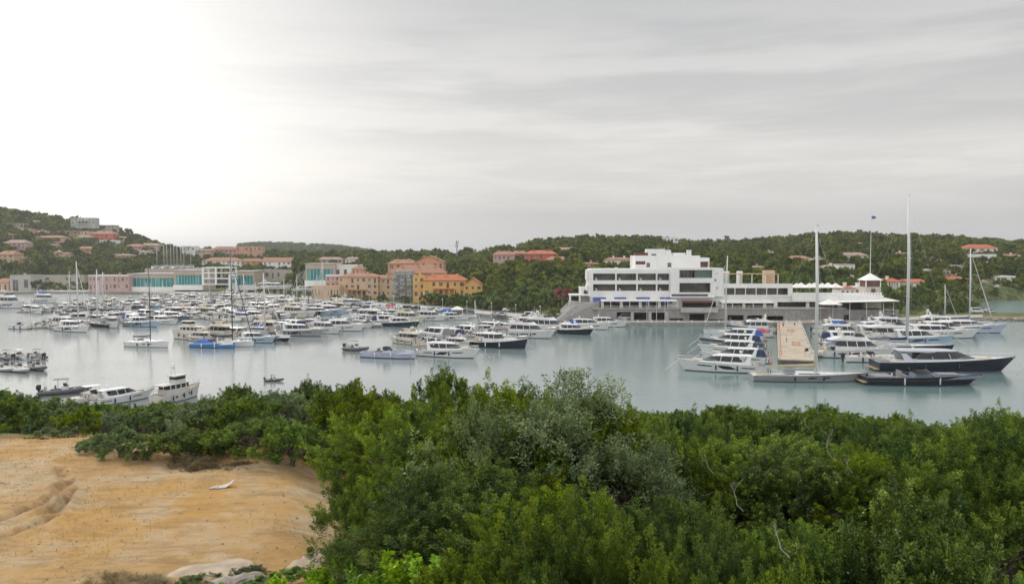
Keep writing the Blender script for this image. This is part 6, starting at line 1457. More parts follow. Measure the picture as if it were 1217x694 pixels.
# yacht on the hard
o = fly_yacht('stored_yacht', WHITE, 22); q = at_depth(326, 334, 470); o.location = (q.x, 470, 4.2); o.rotation_euler.z = math.radians(-6); o.scale = (1.05, 1.05, 1.1); tag(o, 'very big white yacht standing ashore on stands before the workshop', 'motor yacht')
t = empty('boat_stands', (q.x, 470, 1.3), 0, 'steel stands under the very big yacht ashore', 'boat stand')
for dx in (-8, -4, 0, 4): 
    mb = MB(); mb.box(dx - .4, dx + .4, -1.6, 1.6, 0, 2.6); mb.build('keel_block', BROWN, t)
q = at_depth(370, 332, 468); o = copy_tree(PROTO['sp_w'][0]); o.name = 'stored_cruiser'; o.location = (q.x - 3, 468, 3.0); o.rotation_euler = (0, 0, 0); o.scale = (1.05,) * 3; tag(o, 'smaller white cruiser ashore in front of the big yacht on stands', 'motor cruiser')
t = empty('boat_stands', (q.x - 3, 468, 1.3), 0, 'steel stands under the smaller cruiser ashore', 'boat stand')
for dx in (-4, 0, 3): mb = MB(); mb.box(dx - .3, dx + .3, -1.2, 1.2, 0, 1.5); mb.build('keel_block', BROWN, t)
# row of dry stored sailing dinghy masts on the terrace above sheds
o0 = sail_boat('stored_sailing_boat', WHITE, 10, Hm=17, genoa=False); Yd = 560
for i in range(9):
    px_ = 186 + i * 4.0; q = at_depth(px_, 317, Yd); zz = q.z - 1.2; gz = zz
    o = o0 if i == 0 else copy_tree(o0); o.location = (q.x, Yd + (i % 3) * 6, zz + .3); o.rotation_euler = (0, 0, math.radians(80)); o.scale = (1, 1, 1)
    tag(o, 'white sailing boat stored ashore above the sheds, %s in the line of masts' % ORD[i], 'sailing boat', 'sailing boats stored above the sheds')
x0, x1, z0, z1 = Fb(172, 232, 316.5, 322, Yd - 8); mb = MB(); mb.box(x0, x1, Yd - 8, Yd + 25, z0 - 12, q.z - 1.2); o = mb.build('storage_terrace', BEIGW); tag(o, 'beige walled storage terrace carrying the line of masts', 'terrace')
# lamp posts along the quay
for i in range(9):
    px_ = 410 + i * 29; q = at_z(px_, float(np.interp(px_, SHX, SHY)) - 1.0, 1.33); t = empty('street_lamp', (q.x, q.y, 1.33), 0, 'thin street lamp on the quay, %s counted from the peach hotel' % ORD[i], 'street lamp', 'street lamps along the quay')
    mb = MB(); mb.tube([(0, 0, 0), (0, 0, 5.2)], [.08, .05], 6); mb.build('pole', WHITE, t); mb = MB(); mb.ball((0, 0, 5.35), .28, .28, .22); mb.build('globe', WHITE, t)
# people ---------------------------------------------------------------
def person(x, y, z, rz, top, low, hair, label, sit=False):
    """one continuous skinned figure, clothes as children"""
    me = bpy.data.meshes.new('person'); hz = 0.0
    J = {'pel': (0, 0, .95), 'che': (0, 0, 1.32), 'nec': (0, 0, 1.47), 'hd': (.02, 0, 1.62), 'tp': (.0, 0, 1.74)}
    pts = [J['pel'], (0, 0, 1.12), J['che'], J['nec'], J['hd'], J['tp']]; rad = [.15, .13, .16, .055, .10, .07]; ed = [(0, 1), (1, 2), (2, 3), (3, 4), (4, 5)]
    for sd in (1, -1):
        b0 = len(pts); st = .14 * sd
        if sit: leg = [(.02, .1 * sd, .92), (.45, .12 * sd, .92), (.48, .12 * sd, .48), (.62, .12 * sd, .45)]
        else: leg = [(.0, .1 * sd, .88), (.03 + st * .5, .11 * sd, .48), (-.02 + st, .11 * sd, .08), (.14 + st, .12 * sd, .04)]
        pts += leg; rad += [.10, .07, .045, .04]; ed += [(0, b0), (b0, b0 + 1), (b0 + 1, b0 + 2), (b0 + 2, b0 + 3)]
        b1 = len(pts); arm = [(.0, .19 * sd, 1.40), (-.03 - st * .3, .25 * sd, 1.12), (.08 - st * .4, .26 * sd, .88), (.12 - st * .4, .25 * sd, .79)]
        pts += arm; rad += [.055, .042, .03, .034]; ed += [(2, b1), (b1, b1 + 1), (b1 + 1, b1 + 2), (b1 + 2, b1 + 3)]
        b2 = len(pts)
        for k in range(4):
            pts.append((.13 - st * .4 + .012 * k, .25 * sd + (k - 1.5) * .02, .70 + abs(k - 1.5) * .008)); rad.append(.009); ed.append((b1 + 3, b2 + k))
        pts.append((.18 - st * .4, .235 * sd, .77)); rad.append(.010); ed.append((b1 + 3, b2 + 4))
    me.from_pydata(pts, ed, []); o = bpy.data.objects.new('person', me); COL.objects.link(o); o.location = (x, y, z); o.rotation_euler.z = rz
    sk = o.modifiers.new('skin', 'SKIN'); sv = me.skin_vertices[0].data
    for i, r_ in enumerate(rad): sv[i].radius = (r_, r_)
    sv[0].use_root = True; ss = o.modifiers.new('sub', 'SUBSURF'); ss.levels = 1; ss.render_levels = 1; me.materials.append(SKIN)
    mb = MB(); el = [[(math.cos(a) * rx, math.sin(a) * ry, zz) for a in [6.283 * k / 10 for k in range(10)]] for rx, ry, zz in ((.15, .18, .93), (.14, .17, 1.15), (.17, .21, 1.36), (.12, .17, 1.44), (.07, .08, 1.47))]; mb.loft(el); mb.build('shirt', top, o, True)
    for sd in (1, -1):
        st = .14 * sd; mb = MB(); mb.tube([(0, .19 * sd, 1.40), (-.02 - st * .2, .235 * sd, 1.2)], [.075, .065], 7); mb.build('sleeve', top, o, True)
        mb = MB()
        if sit: mb.tube([(-.05, .09 * sd, .93), (.46, .12 * sd, .93)], [.13, .09], 8)
        else: mb.tube([(0, .085 * sd, .98), (.0, .1 * sd, .85), (.03 + st * .5, .11 * sd, .46)], [.12, .115, .085], 8)
        mb.build('trousers', low, o, True)
    mb = MB(); mb.ball((-.02, 0, 1.68), .105, .10, .10); mb.build('hair', hair, o, True)
    return tag(o, label, 'person')
HB = mat('hair_dark', (.03, .02, .015), .8); q1 = on_pier(PL_ * .8, 2.2); q2 = on_pier(PL_ * .86, -1.4); q3 = on_pier(PL_ * .36, 1.8); q4 = on_pier(PL_ * .08, -2.0)
RT = mat('shirt_red', (.55, .06, .05), .9); WT = mat('shirt_white', (.7, .7, .68), .9); BT = mat('shorts_blue', (.05, .07, .15), .9); DT = mat('trousers_beige', (.35, .29, .2), .9)
person(q1.x, q1.y, 1.255, 1.2, RT, DT, HB, 'person in a red shirt walking near the root of the pier')
person(q2.x, q2.y, 1.255, -2, WT, BT, HB, 'person in a white shirt and blue shorts walking near the root of the pier')
person(q3.x, q3.y, 1.255, .3, WT, DT, HB, 'person in white and beige standing by the picnic bench nearer the pier tip')
person(q4.x, q4.y, 1.255, 2.4, BT, WT, HB, 'person in a dark shirt standing at the pier tip by the racing yacht')
for i, (px_, lab, a_, b_) in enumerate(((726, 'person in white walking on the quay towards the stone garages', WT, BT), (868, 'person in red on the quay before the stone garages', RT, DT), (700, 'person in blue at the foot of the stone ramp', BT, DT))):
    person(xpx(px_, 275, 384), 275.5 - .3 * i, 1.325, i * 2., a_, b_, HB, lab)
p_ = at_z(325, 453, 0); person(p_.x - .4, p_.y, -.52, 0, WT, BT, HB, 'person sitting in the tiny dark dinghy', True)
# mooring stakes and buoys
q = at_z(488, 434, 0); t = empty('mooring_stake', (q.x, q.y, 0), 0, 'thin dark stake standing in the water above the thicket', 'stake'); mb = MB(); mb.tube([(0, 0, -2), (0, 0, 1.9)], .06, 5); mb.build('pole', PILE, t); mb = MB(); mb.box(-.35, .35, -.05, .05, 1.75, 1.9); mb.build('crossbar', PILE, t)
for i, (px_, py) in enumerate(()):
    q = at_z(px_, py, 0); t = empty('mooring_buoy', (q.x, q.y, 0), 0, ['small orange buoy on the bright water near the tiny dinghy', 'small orange buoy between tiny dinghy and windswept junipers', 'small orange buoy on open water before the terraced building', 'small orange buoy beside the porthole cruiser bow'][i], 'buoy'); mb = MB(); mb.ball((0, 0, .1), .3, .3, .28); mb.build('float_ball', ORANGE, t, True); mb = MB(); mb.tube([(0, 0, .3), (0, 0, .55)], .03, 4); mb.build('ring_post', CHROME, t)
# clearing: rocks, driftwood scrap
PALER = mat('pale_sandstone', (.40, .32, .235), .95, .3, 1.6, bump=1.0, bscale=5)
for i, (px_, py, s_, lab, m_) in enumerate([(262, 674, .85, 'low pale sandstone outcrop at the near side of the clearing', PALER), (225, 676, .6, 'pale flat stone beside the low outcrop', PALER), (352, 668, .6, 'pale sandstone slab near the lime shrubs', PALER), (290, 690, .5, 'grey rounded boulder at the bottom of the clearing', ROCK), (268, 694, .45, 'flat grey boulder touching the rounded one', ROCK), (372, 658, .7, 'pale slab tucked against the lime shrubs', PALER)]):
    q = at_z(px_, py, 16.95); g = tz(q.x, q.y); rock(q.x, q.y, g - .05, s_, 70 + i, 'boulder', lab, None, m_, .15 if m_ is PALER else .55)
q = at_z(268, 577, 16.95); g = tz(q.x, q.y)
t = empty('broken_board', (q.x, q.y, g), .4, 'broken white board lying on the bare dirt', 'debris')
mb = MB(); mb.loft([[(-.55, -.2, .02), (-.5, .2, .03), (-.5, .2, .08), (-.55, -.2, .07)], [(0, -.24, .03), (.05, .22, .06), (.05, .22, .12), (0, -.24, .08)], [(.45, -.15, .28), (.55, .18, .34), (.53, .18, .38), (.43, -.15, .33)]]); mb.build('plank', mat('weathered_white', (.50, .48, .44), .9, .3, 6), t)
mb = MB(); mb.loft([[(-.9, -.1, .0), (-.85, .15, .0), (-.8, .15, .06), (-.86, -.1, .05)], [(-.4, -.12, .06), (-.35, .2, .1), (-.35, .2, .14), (-.4, -.12, .1)]]); mb.build('splinter', BEIGW, t); t.scale = (.6, .6, .6)
# loose stones and twigs scattered on the dirt, far too many to count: one object
rs = np.random.default_rng(4); mb = MB()
for i in range(2600):
    x = rs.uniform(-24, -3.5); y = rs.uniform(17, 33); px_, py_ = to_px(x, y, 16.9)
    if px_ > 395: continue
    s_ = abs(rs.normal(0, .022)) + .012; g = 16.9
    s_ *= .7; mb.add([(x - s_, y - s_, 0), (x + s_, y - s_ * .7, 0), (x + s_ * .8, y + s_, 0), (x - s_ * .6, y + s_, 0), (x + s_ * rs.uniform(-.3, .3), y, s_ * rs.uniform(.6, 1.3))], [(0, 1, 4), (1, 2, 4), (2, 3, 4), (3, 0, 4)])
V_ = np.array(mb.v); zz = terrain(V_[:, 0], V_[:, 1]); mb.v = [(a, b_, c + z_ - .004) for (a, b_, c), z_ in zip(mb.v, zz)]
o = mb.build('gravel', mat('gravel_stone', (.27, .20, .14), .95, .3, 9)); tag(o, 'small stones scattered over the dirt clearing', kind='stuff')
mb = MB()                                   # dry grass tufts
tuft = np.random.default_rng(8)
for i in range(11000):
    x = tuft.uniform(-24, -2.5); y = tuft.uniform(16.5, 35.5); px_, py_ = to_px(x, y, 16.9)
    d_ = vnoise(np.array([x * .55]), np.array([y * .55]), 4)[0]
    if px_ > 405 or (d_ < .52 and not (y > 29.9 and px_ > 130) and not (y > 33.6)): continue
    a = tuft.uniform(0, 6.28); h_ = tuft.uniform(.04, .15) * (2.6 if y > 30.2 and px_ > 130 or y > 33.4 else 1); w_ = .009; dx, dy = math.cos(a), math.sin(a)
    mb.add([(x - dy * w_, y + dx * w_, 0), (x + dy * w_, y - dx * w_, 0), (x + dx * h_ * .6, y + dy * h_ * .6, h_)], [(0, 1, 2)])
V_ = np.array(mb.v); zz = terrain(V_[:, 0], V_[:, 1]); mb.v = [(a, b_, c + z_ - .01) for (a, b_, c), z_ in zip(mb.v, zz)]
o = mb.build('dry_grass', mat('dry_straw', (.40, .29, .13), .9, .3, 3)); tag(o, 'thin dry grass on the dirt clearing', kind='stuff')
# ================================================================== VEGETATION
def leaf_mat(name, dark, light, rough=.55, trans=.25, spec=.35, hue=.10):
    m = bpy.data.materials.new(name); m.use_nodes = True
    t = m.node_tree; b = t.nodes['Principled BSDF']
    b.inputs['Roughness'].default_value = rough; b.inputs['Specular IOR Level'].default_value = spec
    at = t.nodes.new('ShaderNodeAttribute'); at.attribute_name = 'tint'
    oi = t.nodes.new('ShaderNodeObjectInfo')
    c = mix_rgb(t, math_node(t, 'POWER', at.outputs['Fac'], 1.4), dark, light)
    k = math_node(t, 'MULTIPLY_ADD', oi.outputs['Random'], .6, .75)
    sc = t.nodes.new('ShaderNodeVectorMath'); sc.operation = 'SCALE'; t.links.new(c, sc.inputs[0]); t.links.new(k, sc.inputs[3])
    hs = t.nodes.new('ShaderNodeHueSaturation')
    r2 = math_node(t, 'FRACT', math_node(t, 'MULTIPLY', oi.outputs['Random'], 7.31))
    t.links.new(math_node(t, 'MULTIPLY_ADD', r2, -hue * .28, .505), hs.inputs['Hue'])
    t.links.new(math_node(t, 'MULTIPLY_ADD', r2, .25, 1.0), hs.inputs['Saturation'])
    t.links.new(sc.outputs[0], hs.inputs['Color'])
    t.links.new(hs.outputs[0], b.inputs['Base Color'])
    tr = t.nodes.new('ShaderNodeBsdfTranslucent'); t.links.new(hs.outputs[0], tr.inputs[0])
    mx = t.nodes.new('ShaderNodeMixShader'); mx.inputs[0].default_value = trans
    t.links.new(b.outputs[0], mx.inputs[1]); t.links.new(tr.outputs[0], mx.inputs[2])
    t.links.new(mx.outputs[0], t.nodes['Material Output'].inputs[0])
    MATS[name] = m
    return m
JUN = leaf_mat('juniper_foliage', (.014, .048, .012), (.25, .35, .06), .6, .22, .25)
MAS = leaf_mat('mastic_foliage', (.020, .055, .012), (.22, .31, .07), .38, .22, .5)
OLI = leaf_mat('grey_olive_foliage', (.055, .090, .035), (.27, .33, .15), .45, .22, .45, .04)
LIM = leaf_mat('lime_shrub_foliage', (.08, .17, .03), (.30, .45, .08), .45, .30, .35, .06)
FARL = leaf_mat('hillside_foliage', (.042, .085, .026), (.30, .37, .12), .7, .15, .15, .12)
DRY = leaf_mat('dry_shrub_twigs', (.16, .13, .08), (.36, .30, .18), .8, .2, .1, .04)
OLEA = leaf_mat('oleander_flowers', (.06, .09, .03), (.55, .20, .26), .7, .2, .1, .02)
BARK = mat('bark_grey', (.15, .12, .095), .9, .3, 6, bump=.6)
DEADW = mat('dead_wood', (.34, .31, .28), .9, .2, 6)

def quads_mesh(name, V, tint, m, extra=None):
    n = len(V) // 4
    me = bpy.data.meshes.new(name)
    me.vertices.add(n * 4); me.vertices.foreach_set('co', V.reshape(-1).astype(np.float32))
    me.loops.add(n * 4); me.loops.foreach_set('vertex_index', np.arange(n * 4, dtype=np.int32))
    me.polygons.add(n); me.polygons.foreach_set('loop_start', np.arange(0, n * 4, 4, dtype=np.int32))
    me.polygons.foreach_set('loop_total', np.full(n, 4, dtype=np.int32))
    me.update(calc_edges=True)
    a = me.attributes.new('tint', 'FLOAT', 'FACE'); a.data.foreach_set('value', tint.astype(np.float32))
    me.materials.append(m)
    return me
def nrm(a): return a / np.maximum(np.linalg.norm(a, axis=-1, keepdims=True), 1e-6)

def crown(seed, lobes, nclump, nleaf, plume, prad, ll, lw, up=.6, spread=.7, lean=(0, 0, 0), tintlo=.0, inner=.15, tippow=1.0):
    """leaf quads on plumes that stand on the surface of a union of lobes; returns (4n,3) verts and tints"""
    rg = np.random.default_rng(seed)
    L = np.array(lobes, float)
    area = (L[:, 3] * L[:, 4] + L[:, 4] * L[:, 5] + L[:, 3] * L[:, 5]); pr = area / area.sum()
    C = []; Nn = []
    tot = 0
    while tot < nclump:
        k = rg.choice(len(L), nclump, p=pr)
        d = nrm(rg.normal(size=(nclump, 3))); d[:, 2] = np.where(d[:, 2] < -.35, -d[:, 2], d[:, 2])
        f = 1 - np.abs(rg.normal(size=nclump)) * .09; f = np.where(rg.random(nclump) < inner, rg.uniform(.4, .85, nclump), f)
        p = L[k, :3] + d * L[k, 3:6] * f[:, None]
        ok = np.ones(nclump, bool)
        for j in range(len(L)):
            q = (((p - L[j, :3]) / L[j, 3:6]) ** 2).sum(1)
            ok &= ~((q < .55) & (k != j))
        nn = nrm(d / L[k, 3:6])
        C.append(p[ok]); Nn.append(nn[ok]); tot += ok.sum()
    C = np.concatenate(C)[:nclump]; Nn = np.concatenate(Nn)[:nclump]
    nb = max(12, int(nclump / 10)); sel = np.arange(nclump) % nb
    B0 = C[:nb]; BN = Nn[:nb]; bs = L[:, 3].mean() * .34
    off = rg.normal(size=(nclump, 3)); off -= (off * BN[sel]).sum(1, keepdims=True) * BN[sel] * .35
    lon = np.clip(rg.normal(.0, .35, nclump), -.6, .8)
    C = B0[sel] + off * bs * .33 + (BN[sel] * .7 + np.array([0, 0, up])) * (lon * bs)[:, None]
    Nn = nrm(BN[sel] + off * .55)
    d = nrm(Nn * (1 - up * .5) + np.array([0, 0, up]) + rg.normal(size=C.shape) * .28 + np.array(lean))
    pl = plume * rg.uniform(.6, 1.35, nclump)
    ct = np.clip(rg.normal(.45, .24, nb)[sel] + rg.normal(0, .12, len(L))[rg.permutation(nb) % len(L)][sel] + rg.normal(0, .10, nclump), 0, 1)
    n = nclump * nleaf
    D = np.repeat(d, nleaf, 0); P0 = np.repeat(C, nleaf, 0); PL = np.repeat(pl, nleaf)
    tt = rg.random(n) ** .8
    rd = rg.normal(size=(n, 3)); rd = nrm(rd - (rd * D).sum(1, keepdims=True) * D)
    rad = prad * np.repeat(pl / plume, nleaf) * (1.0 - tt * .85) * rg.random(n) ** .6
    pos = P0 + D * ((tt - .35) * PL)[:, None] + rd * rad[:, None]
    ax = nrm(D * (1 - spread * .5) + rd * spread + rg.normal(size=(n, 3)) * .35)
    wd = nrm(np.cross(ax, rg.normal(size=(n, 3))))
    l = ll * rg.uniform(.6, 1.4, n)[:, None]; w = lw * rg.uniform(.7, 1.3, n)[:, None]
    V = np.stack([pos, pos + ax * l * .5 + wd * w, pos + ax * l, pos + ax * l * .5 - wd * w], 1).reshape(-1, 3)
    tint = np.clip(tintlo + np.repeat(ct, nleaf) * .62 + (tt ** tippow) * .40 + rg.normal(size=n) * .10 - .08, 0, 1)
    return V, tint
def lobes_for(seed, w, h, n=7, base=.25):
    r = random.Random(seed); L = [(0, 0, h * .52, w * .36, w * .36, h * .40), (0, 0, h * .2, w * .40, w * .40, h * .2)]
    for i in range(n):
        a = 6.283 * i / n + r.uniform(-.4, .4); q = r.uniform(.26, .5) * w * .62; s = r.uniform(.20, .33) * w
        zz = h * r.uniform(base, .72)
        L.append((q * math.cos(a), q * math.sin(a), zz, s, s, s * r.uniform(.7, 1.1) * min(1.3, h / w * 1.3)))
    for i in range(max(2, n // 3)):
        a = r.uniform(0, 6.28); q = r.uniform(.05, .25) * w; s = r.uniform(.14, .22) * w
        L.append((q * math.cos(a), q * math.sin(a), h - s * .9, s, s, s * 1.05))
    return L
def trunk_mesh(name, seed, lobes, h, r0=.16, m=None):
    r = random.Random(seed); mb = MB()
    mb.tube([(0, 0, -.7), (.05, .02, h * .12), (.1 * r.uniform(-1, 1), .1, h * .3)], [r0 * 1.3, r0, r0 * .8], 7)
    for L in lobes[1:]:
        a = Vector((0, 0, h * r.uniform(.08, .25))); e = Vector(L[:3]) * .85 + Vector((0, 0, L[5] * .1)); mid = a.lerp(e, .5) + Vector((r.uniform(-.2, .2), r.uniform(-.2, .2), .12 * h))
        mb.tube([a, mid, e], [r0 * .6, r0 * .38, r0 * .12], 5)
        for _ in range(4):
            e2 = e + Vector((r.uniform(-.6, .6) * L[3], r.uniform(-.6, .6) * L[4], r.uniform(.0, .5) * L[5]))
            mb.tube([mid.lerp(e, .6), mid.lerp(e2, .8), e2], [r0 * .2, r0 * .12, r0 * .03], 4)
    return mb.mesh(name, m or BARK, True)
class Kind:
    pass
def make_kind(name, seed, w, h, m, nclump, nleaf, plume, prad, ll, lw, **k):
    q = Kind(); q.name = name; q.w = w; q.h = h
    lb = lobes_for(seed, w, h, k.pop('n', 7)); tr = k.pop('trunk', .16)
    V, tint = crown(seed, lb, nclump, nleaf, plume, prad, ll, lw, **k)
    q.V = V; q.tint = tint
    tint = np.clip(tint, 0, 1); q.crown = quads_mesh(name + '_crown', V, tint, m); q.trunk = trunk_mesh(name + '_trunk', seed, lb, h, tr)
    q.count = 0; q.hh = float(np.percentile(V[:, 2], 99.3))
    return q
def plant(q, x, y, s=1.0, rz=None, label=None, cat='tree', group=None, sz=None, z=None, name=None, sink=.15):
    zz = tz(x, y) - sink if z is None else z
    o = empty(name or q.name, (x, y, zz), RND.uniform(0, 6.28) if rz is None else rz, label, cat, group)
    o.scale = (s, s, s * (sz or 1))
    for nm, me in (('crown', q.crown), ('trunk', q.trunk)):
        c = bpy.data.objects.new(nm, me); COL.objects.link(c); c.parent = o
    o['_h'] = q.h * s * (sz or 1)
    return o
RND = random.Random(11)
# near kinds (built at metre scale)
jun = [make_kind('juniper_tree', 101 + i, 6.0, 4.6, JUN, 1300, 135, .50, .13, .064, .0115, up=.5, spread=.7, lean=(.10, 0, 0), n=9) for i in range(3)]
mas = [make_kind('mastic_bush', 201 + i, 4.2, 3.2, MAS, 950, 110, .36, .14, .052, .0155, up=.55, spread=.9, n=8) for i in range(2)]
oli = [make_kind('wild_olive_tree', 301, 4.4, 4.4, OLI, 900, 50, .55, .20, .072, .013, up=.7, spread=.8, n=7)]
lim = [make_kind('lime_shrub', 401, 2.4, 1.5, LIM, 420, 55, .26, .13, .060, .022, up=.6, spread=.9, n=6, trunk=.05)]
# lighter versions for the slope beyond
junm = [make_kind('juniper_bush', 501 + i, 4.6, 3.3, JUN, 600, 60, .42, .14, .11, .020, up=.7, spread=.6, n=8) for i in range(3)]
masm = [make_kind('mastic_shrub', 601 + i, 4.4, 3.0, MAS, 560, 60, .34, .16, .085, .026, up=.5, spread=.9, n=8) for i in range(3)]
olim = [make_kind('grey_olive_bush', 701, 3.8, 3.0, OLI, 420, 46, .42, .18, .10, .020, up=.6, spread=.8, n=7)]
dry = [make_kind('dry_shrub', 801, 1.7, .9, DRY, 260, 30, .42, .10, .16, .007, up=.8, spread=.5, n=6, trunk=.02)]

def put(q, px, py_top, Y, s=1.0, sz=None, label=None, cat='tree', group=None, dz=0, name=None):
    """a plant whose top shows at photo row py_top when it stands Y metres out"""
    x = xpx(px, Y, py_top); ztop = zpy(py_top, Y) ; zg = tz(x, Y)
    ztop -= .28 * min(1, Y / 20); hgt = ztop - zg
    if sz is None:
        sz = max(.45, min(1.7, hgt / (q.hh * s)))
    zz = ztop - q.hh * s * sz
    zz = min(zz, zg)
    return plant(q, x, Y, s, None, label, cat, group, sz, zz, name)
# --- hero plants, each single (labels name what stands beside)
J = lambda i: jun[i % 3]
M_ = lambda i: mas[i % 2]
HERO = [
 (J(0), 488, 474, 22.5, .92, 'dark dense juniper leaning over the far right corner of the dirt clearing'.replace('far right ', 'eastern '), 'juniper tree'),
 (J(1), 568, 558, 15.5, .95, 'big dark feathery juniper bulging over the near edge of the dirt clearing', 'juniper tree'),
 (oli[0], 645, 440, 19.0, 1.30, 'tall silvery wild olive rising above the junipers in front of the water', 'olive tree'),
 (M_(0), 715, 466, 20.0, .9, 'rounded green mastic tree touching the tall silvery olive', 'mastic tree'),
 (oli[0], 583, 474, 18.5, .72, 'smaller silvery olive growing between dark juniper and tall olive', 'olive tree'),
 (J(0), 452, 566, 18.0, .52, 'small dark juniper pushing out into the dirt clearing', 'juniper tree'),
 (J(2), 640, 575, 14.5, .85, 'very dark juniper in front of the small silvery olive', 'juniper tree'),
 (J(1), 530, 498, 19.5, .8, 'mid green juniper squeezed between the corner juniper and the silvery olives', 'juniper tree'),
 (oli[0], 745, 508, 18.5, .72, 'bluish grey olive bush tucked under the rounded mastic tree', 'olive tree'),
 (J(0), 700, 606, 11.6, .62, 'bright tipped juniper crown low in the centre of the thicket', 'juniper tree'),
 (J(2), 790, 585, 13.5, .72, 'light green feathery juniper beside the bare forked branch', 'juniper tree'),
 (M_(1), 800, 510, 21.0, .85, 'dense mastic bush with a shadowed hollow beside the bluish olive', 'mastic bush'),
 (J(0), 880, 520, 24.0, .95, 'wide yellowish juniper behind the bare forked branch', 'juniper tree'),
 (J(1), 960, 515, 27.0, .9, 'pale tipped juniper with white dead twigs on its side', 'juniper tree'),
 (M_(0), 1078, 578, 11.5, .84, 'glossy leaved mastic shrub filling the lower corner with upright shoots', 'mastic bush'),
 (J(2), 945, 612, 13.0, .55, 'yellow green juniper between the glossy mastic and the bare twigs', 'juniper tree'),
 (J(1), 1040, 530, 21.0, .75, 'mid green juniper directly behind the glossy leaved mastic', 'juniper tree'),
 (J(2), 1110, 535, 20.0, .8, 'juniper with brownish needles behind the glossy leaved mastic', 'juniper tree'),
 (J(0), 1195, 545, 15.0, .8, 'yellow tipped juniper at the very edge beside the glossy mastic', 'juniper tree'),
 (J(1), 1212, 486, 24.0, .75, 'tallest juniper at the edge with spiky top against the water', 'juniper tree'),
 (J(0), 1150, 508, 29.0, .8, 'bushy juniper next to the spiky topped one at the edge', 'juniper tree'),
 (J(2), 1205, 655, 9.6, .42, 'small light green juniper tip at the bottom corner beside the glossy mastic', 'juniper tree'),
 (M_(1), 640, 650, 11.8, .5, 'dark mastic bush under the bright tipped juniper', 'mastic bush'),
 (J(2), 560, 655, 12.2, .55, 'low dark juniper at the foot of the big feathery juniper', 'juniper tree'),
 (J(0), 850, 640, 11.2, .5, 'low green juniper right below the bare forked branch', 'juniper tree'),
 (J(1), 905, 668, 9.6, .45, 'smallest yellow green juniper below the glossy mastic and the bare twigs', 'juniper tree'),
 (M_(0), 770, 655, 10.8, .45, 'round mastic bush in front of the light green feathery juniper', 'mastic bush'),
 (lim[0], 388, 662, 16.0, 1.15, 'bright lime green shrub beside the pale bare rock', 'shrub'),
 (lim[0], 440, 668, 12.9, 1.45, 'bright lime shrub under the big dark juniper', 'shrub'),
 (lim[0], 340, 668, 18.6, .6, 'small lime shrub growing over the grey boulder', 'shrub'),
 (lim[0], 490, 680, 12.2, 1.4, 'last bright lime shrub before the low dark juniper', 'shrub'),
 (lim[0], 262, 684, 18.0, .42, 'small lime shrub in front of the low pale outcrop', 'shrub'),
 (masm[1], 226, 512, 30.8, .36, 'small dense bush touching the golden dry shrub', 'mastic bush'),
 (masm[0], 115, 516, 32.0, .34, 'low dense bush west of the bright rounded mastic', 'mastic bush'),
 (lim[0], 300, 674, 18.9, .4, 'smallest lime shrub beside the grey boulders', 'shrub'),
 (M_(0), 232, 674, 18.8, .30, 'low dark green shrub beside the pale bare rock', 'shrub'),
 (dry[0], 130, 672, 18.9, .95, 'low grey brown dry shrub at the near edge of the clearing', 'dry shrub'),
 (dry[0], 168, 674, 18.5, .85, 'dry twiggy shrub next to the low dark green shrub', 'dry shrub'),
 (M_(1), 290, 662, 19.6, .26, 'small olive green shrub among the pale rocks', 'shrub'),
 (dry[0], 232, 532, 29.8, 1.2, 'golden dry shrub glowing against the dark mastic behind the clearing', 'dry shrub'),
 (dry[0], 266, 542, 29.6, 1.1, 'grey dry shrub beside the golden one behind the clearing', 'dry shrub'),
 (dry[0], 300, 547, 29.6, 1.0, 'flat grey dry shrub trailing towards the corner juniper', 'dry shrub'),
 (masm[0], 142, 502, 31.0, .46, 'bright green rounded mastic standing forward into the clearing edge', 'mastic bush'),
 (masm[1], 205, 503, 30.6, .46, 'fresh green mastic beside the golden dry shrub', 'mastic bush'),
 (masm[1], 174, 508, 30.6, .40, 'small bright bush squeezed between the two fresh green mastics', 'mastic bush'),
 (junm[2], 246, 506, 31.6, .55, 'dark juniper directly behind the golden dry shrub', 'juniper bush'),
 (masm[0], 112, 512, 33.2, .5, 'low green bush at the western side of the bright rounded mastic', 'mastic bush'),
 (junm[1], 272, 500, 32.4, .6, 'dark juniper behind the grey dry shrub beside the golden one', 'juniper bush'),
 (masm[2], 65, 503, 35.2, .5, 'small light green bush alone at the far edge of the clearing', 'mastic bush'),
 (junm[0], 300, 490, 31.2, .68, 'dark green juniper behind the grey dry shrubs', 'juniper bush'),
 (junm[1], 346, 492, 30.4, .62, 'dark rounded juniper next to the corner juniper', 'juniper bush'),
 (olim[0], 362, 500, 33.0, .6, 'pale grey olive bush beside the corner juniper', 'olive bush'),
 (junm[2], 372, 445, 60.0, .8, 'windswept dark juniper standing up against the white water', 'juniper bush'),
 (junm[1], 408, 440, 60.0, .75, 'second windswept juniper standing up against the white water', 'juniper bush'),
 (junm[0], 272, 455, 62.0, .9, 'dark round treetop against the water beyond the working boat'.replace('working boat', 'fishing yacht'), 'juniper bush'),
 (junm[2], 520, 436, 52.0, 1.0, 'dark juniper treetop against the water below the white cruisers', 'juniper bush'),
 (junm[1], 580, 441, 50.0, .8, 'dark juniper treetop touching the tall silvery olive', 'juniper bush'),
 (junm[0], 870, 478, 62.0, 1.0, 'dark treetop against the water below the white cruiser with black windows', 'juniper bush'),
 (junm[2], 985, 478, 58.0, .75, 'dark round treetop against the water below the grey racing yacht', 'juniper bush'),
 (junm[1], 1062, 487, 60.0, .5, 'small pointed treetop against the water below the navy motor yacht', 'juniper bush'),
]
for q, px, py, Y, s, lab, cat in HERO:
    put(q, px, py, Y, s, None, lab, cat)
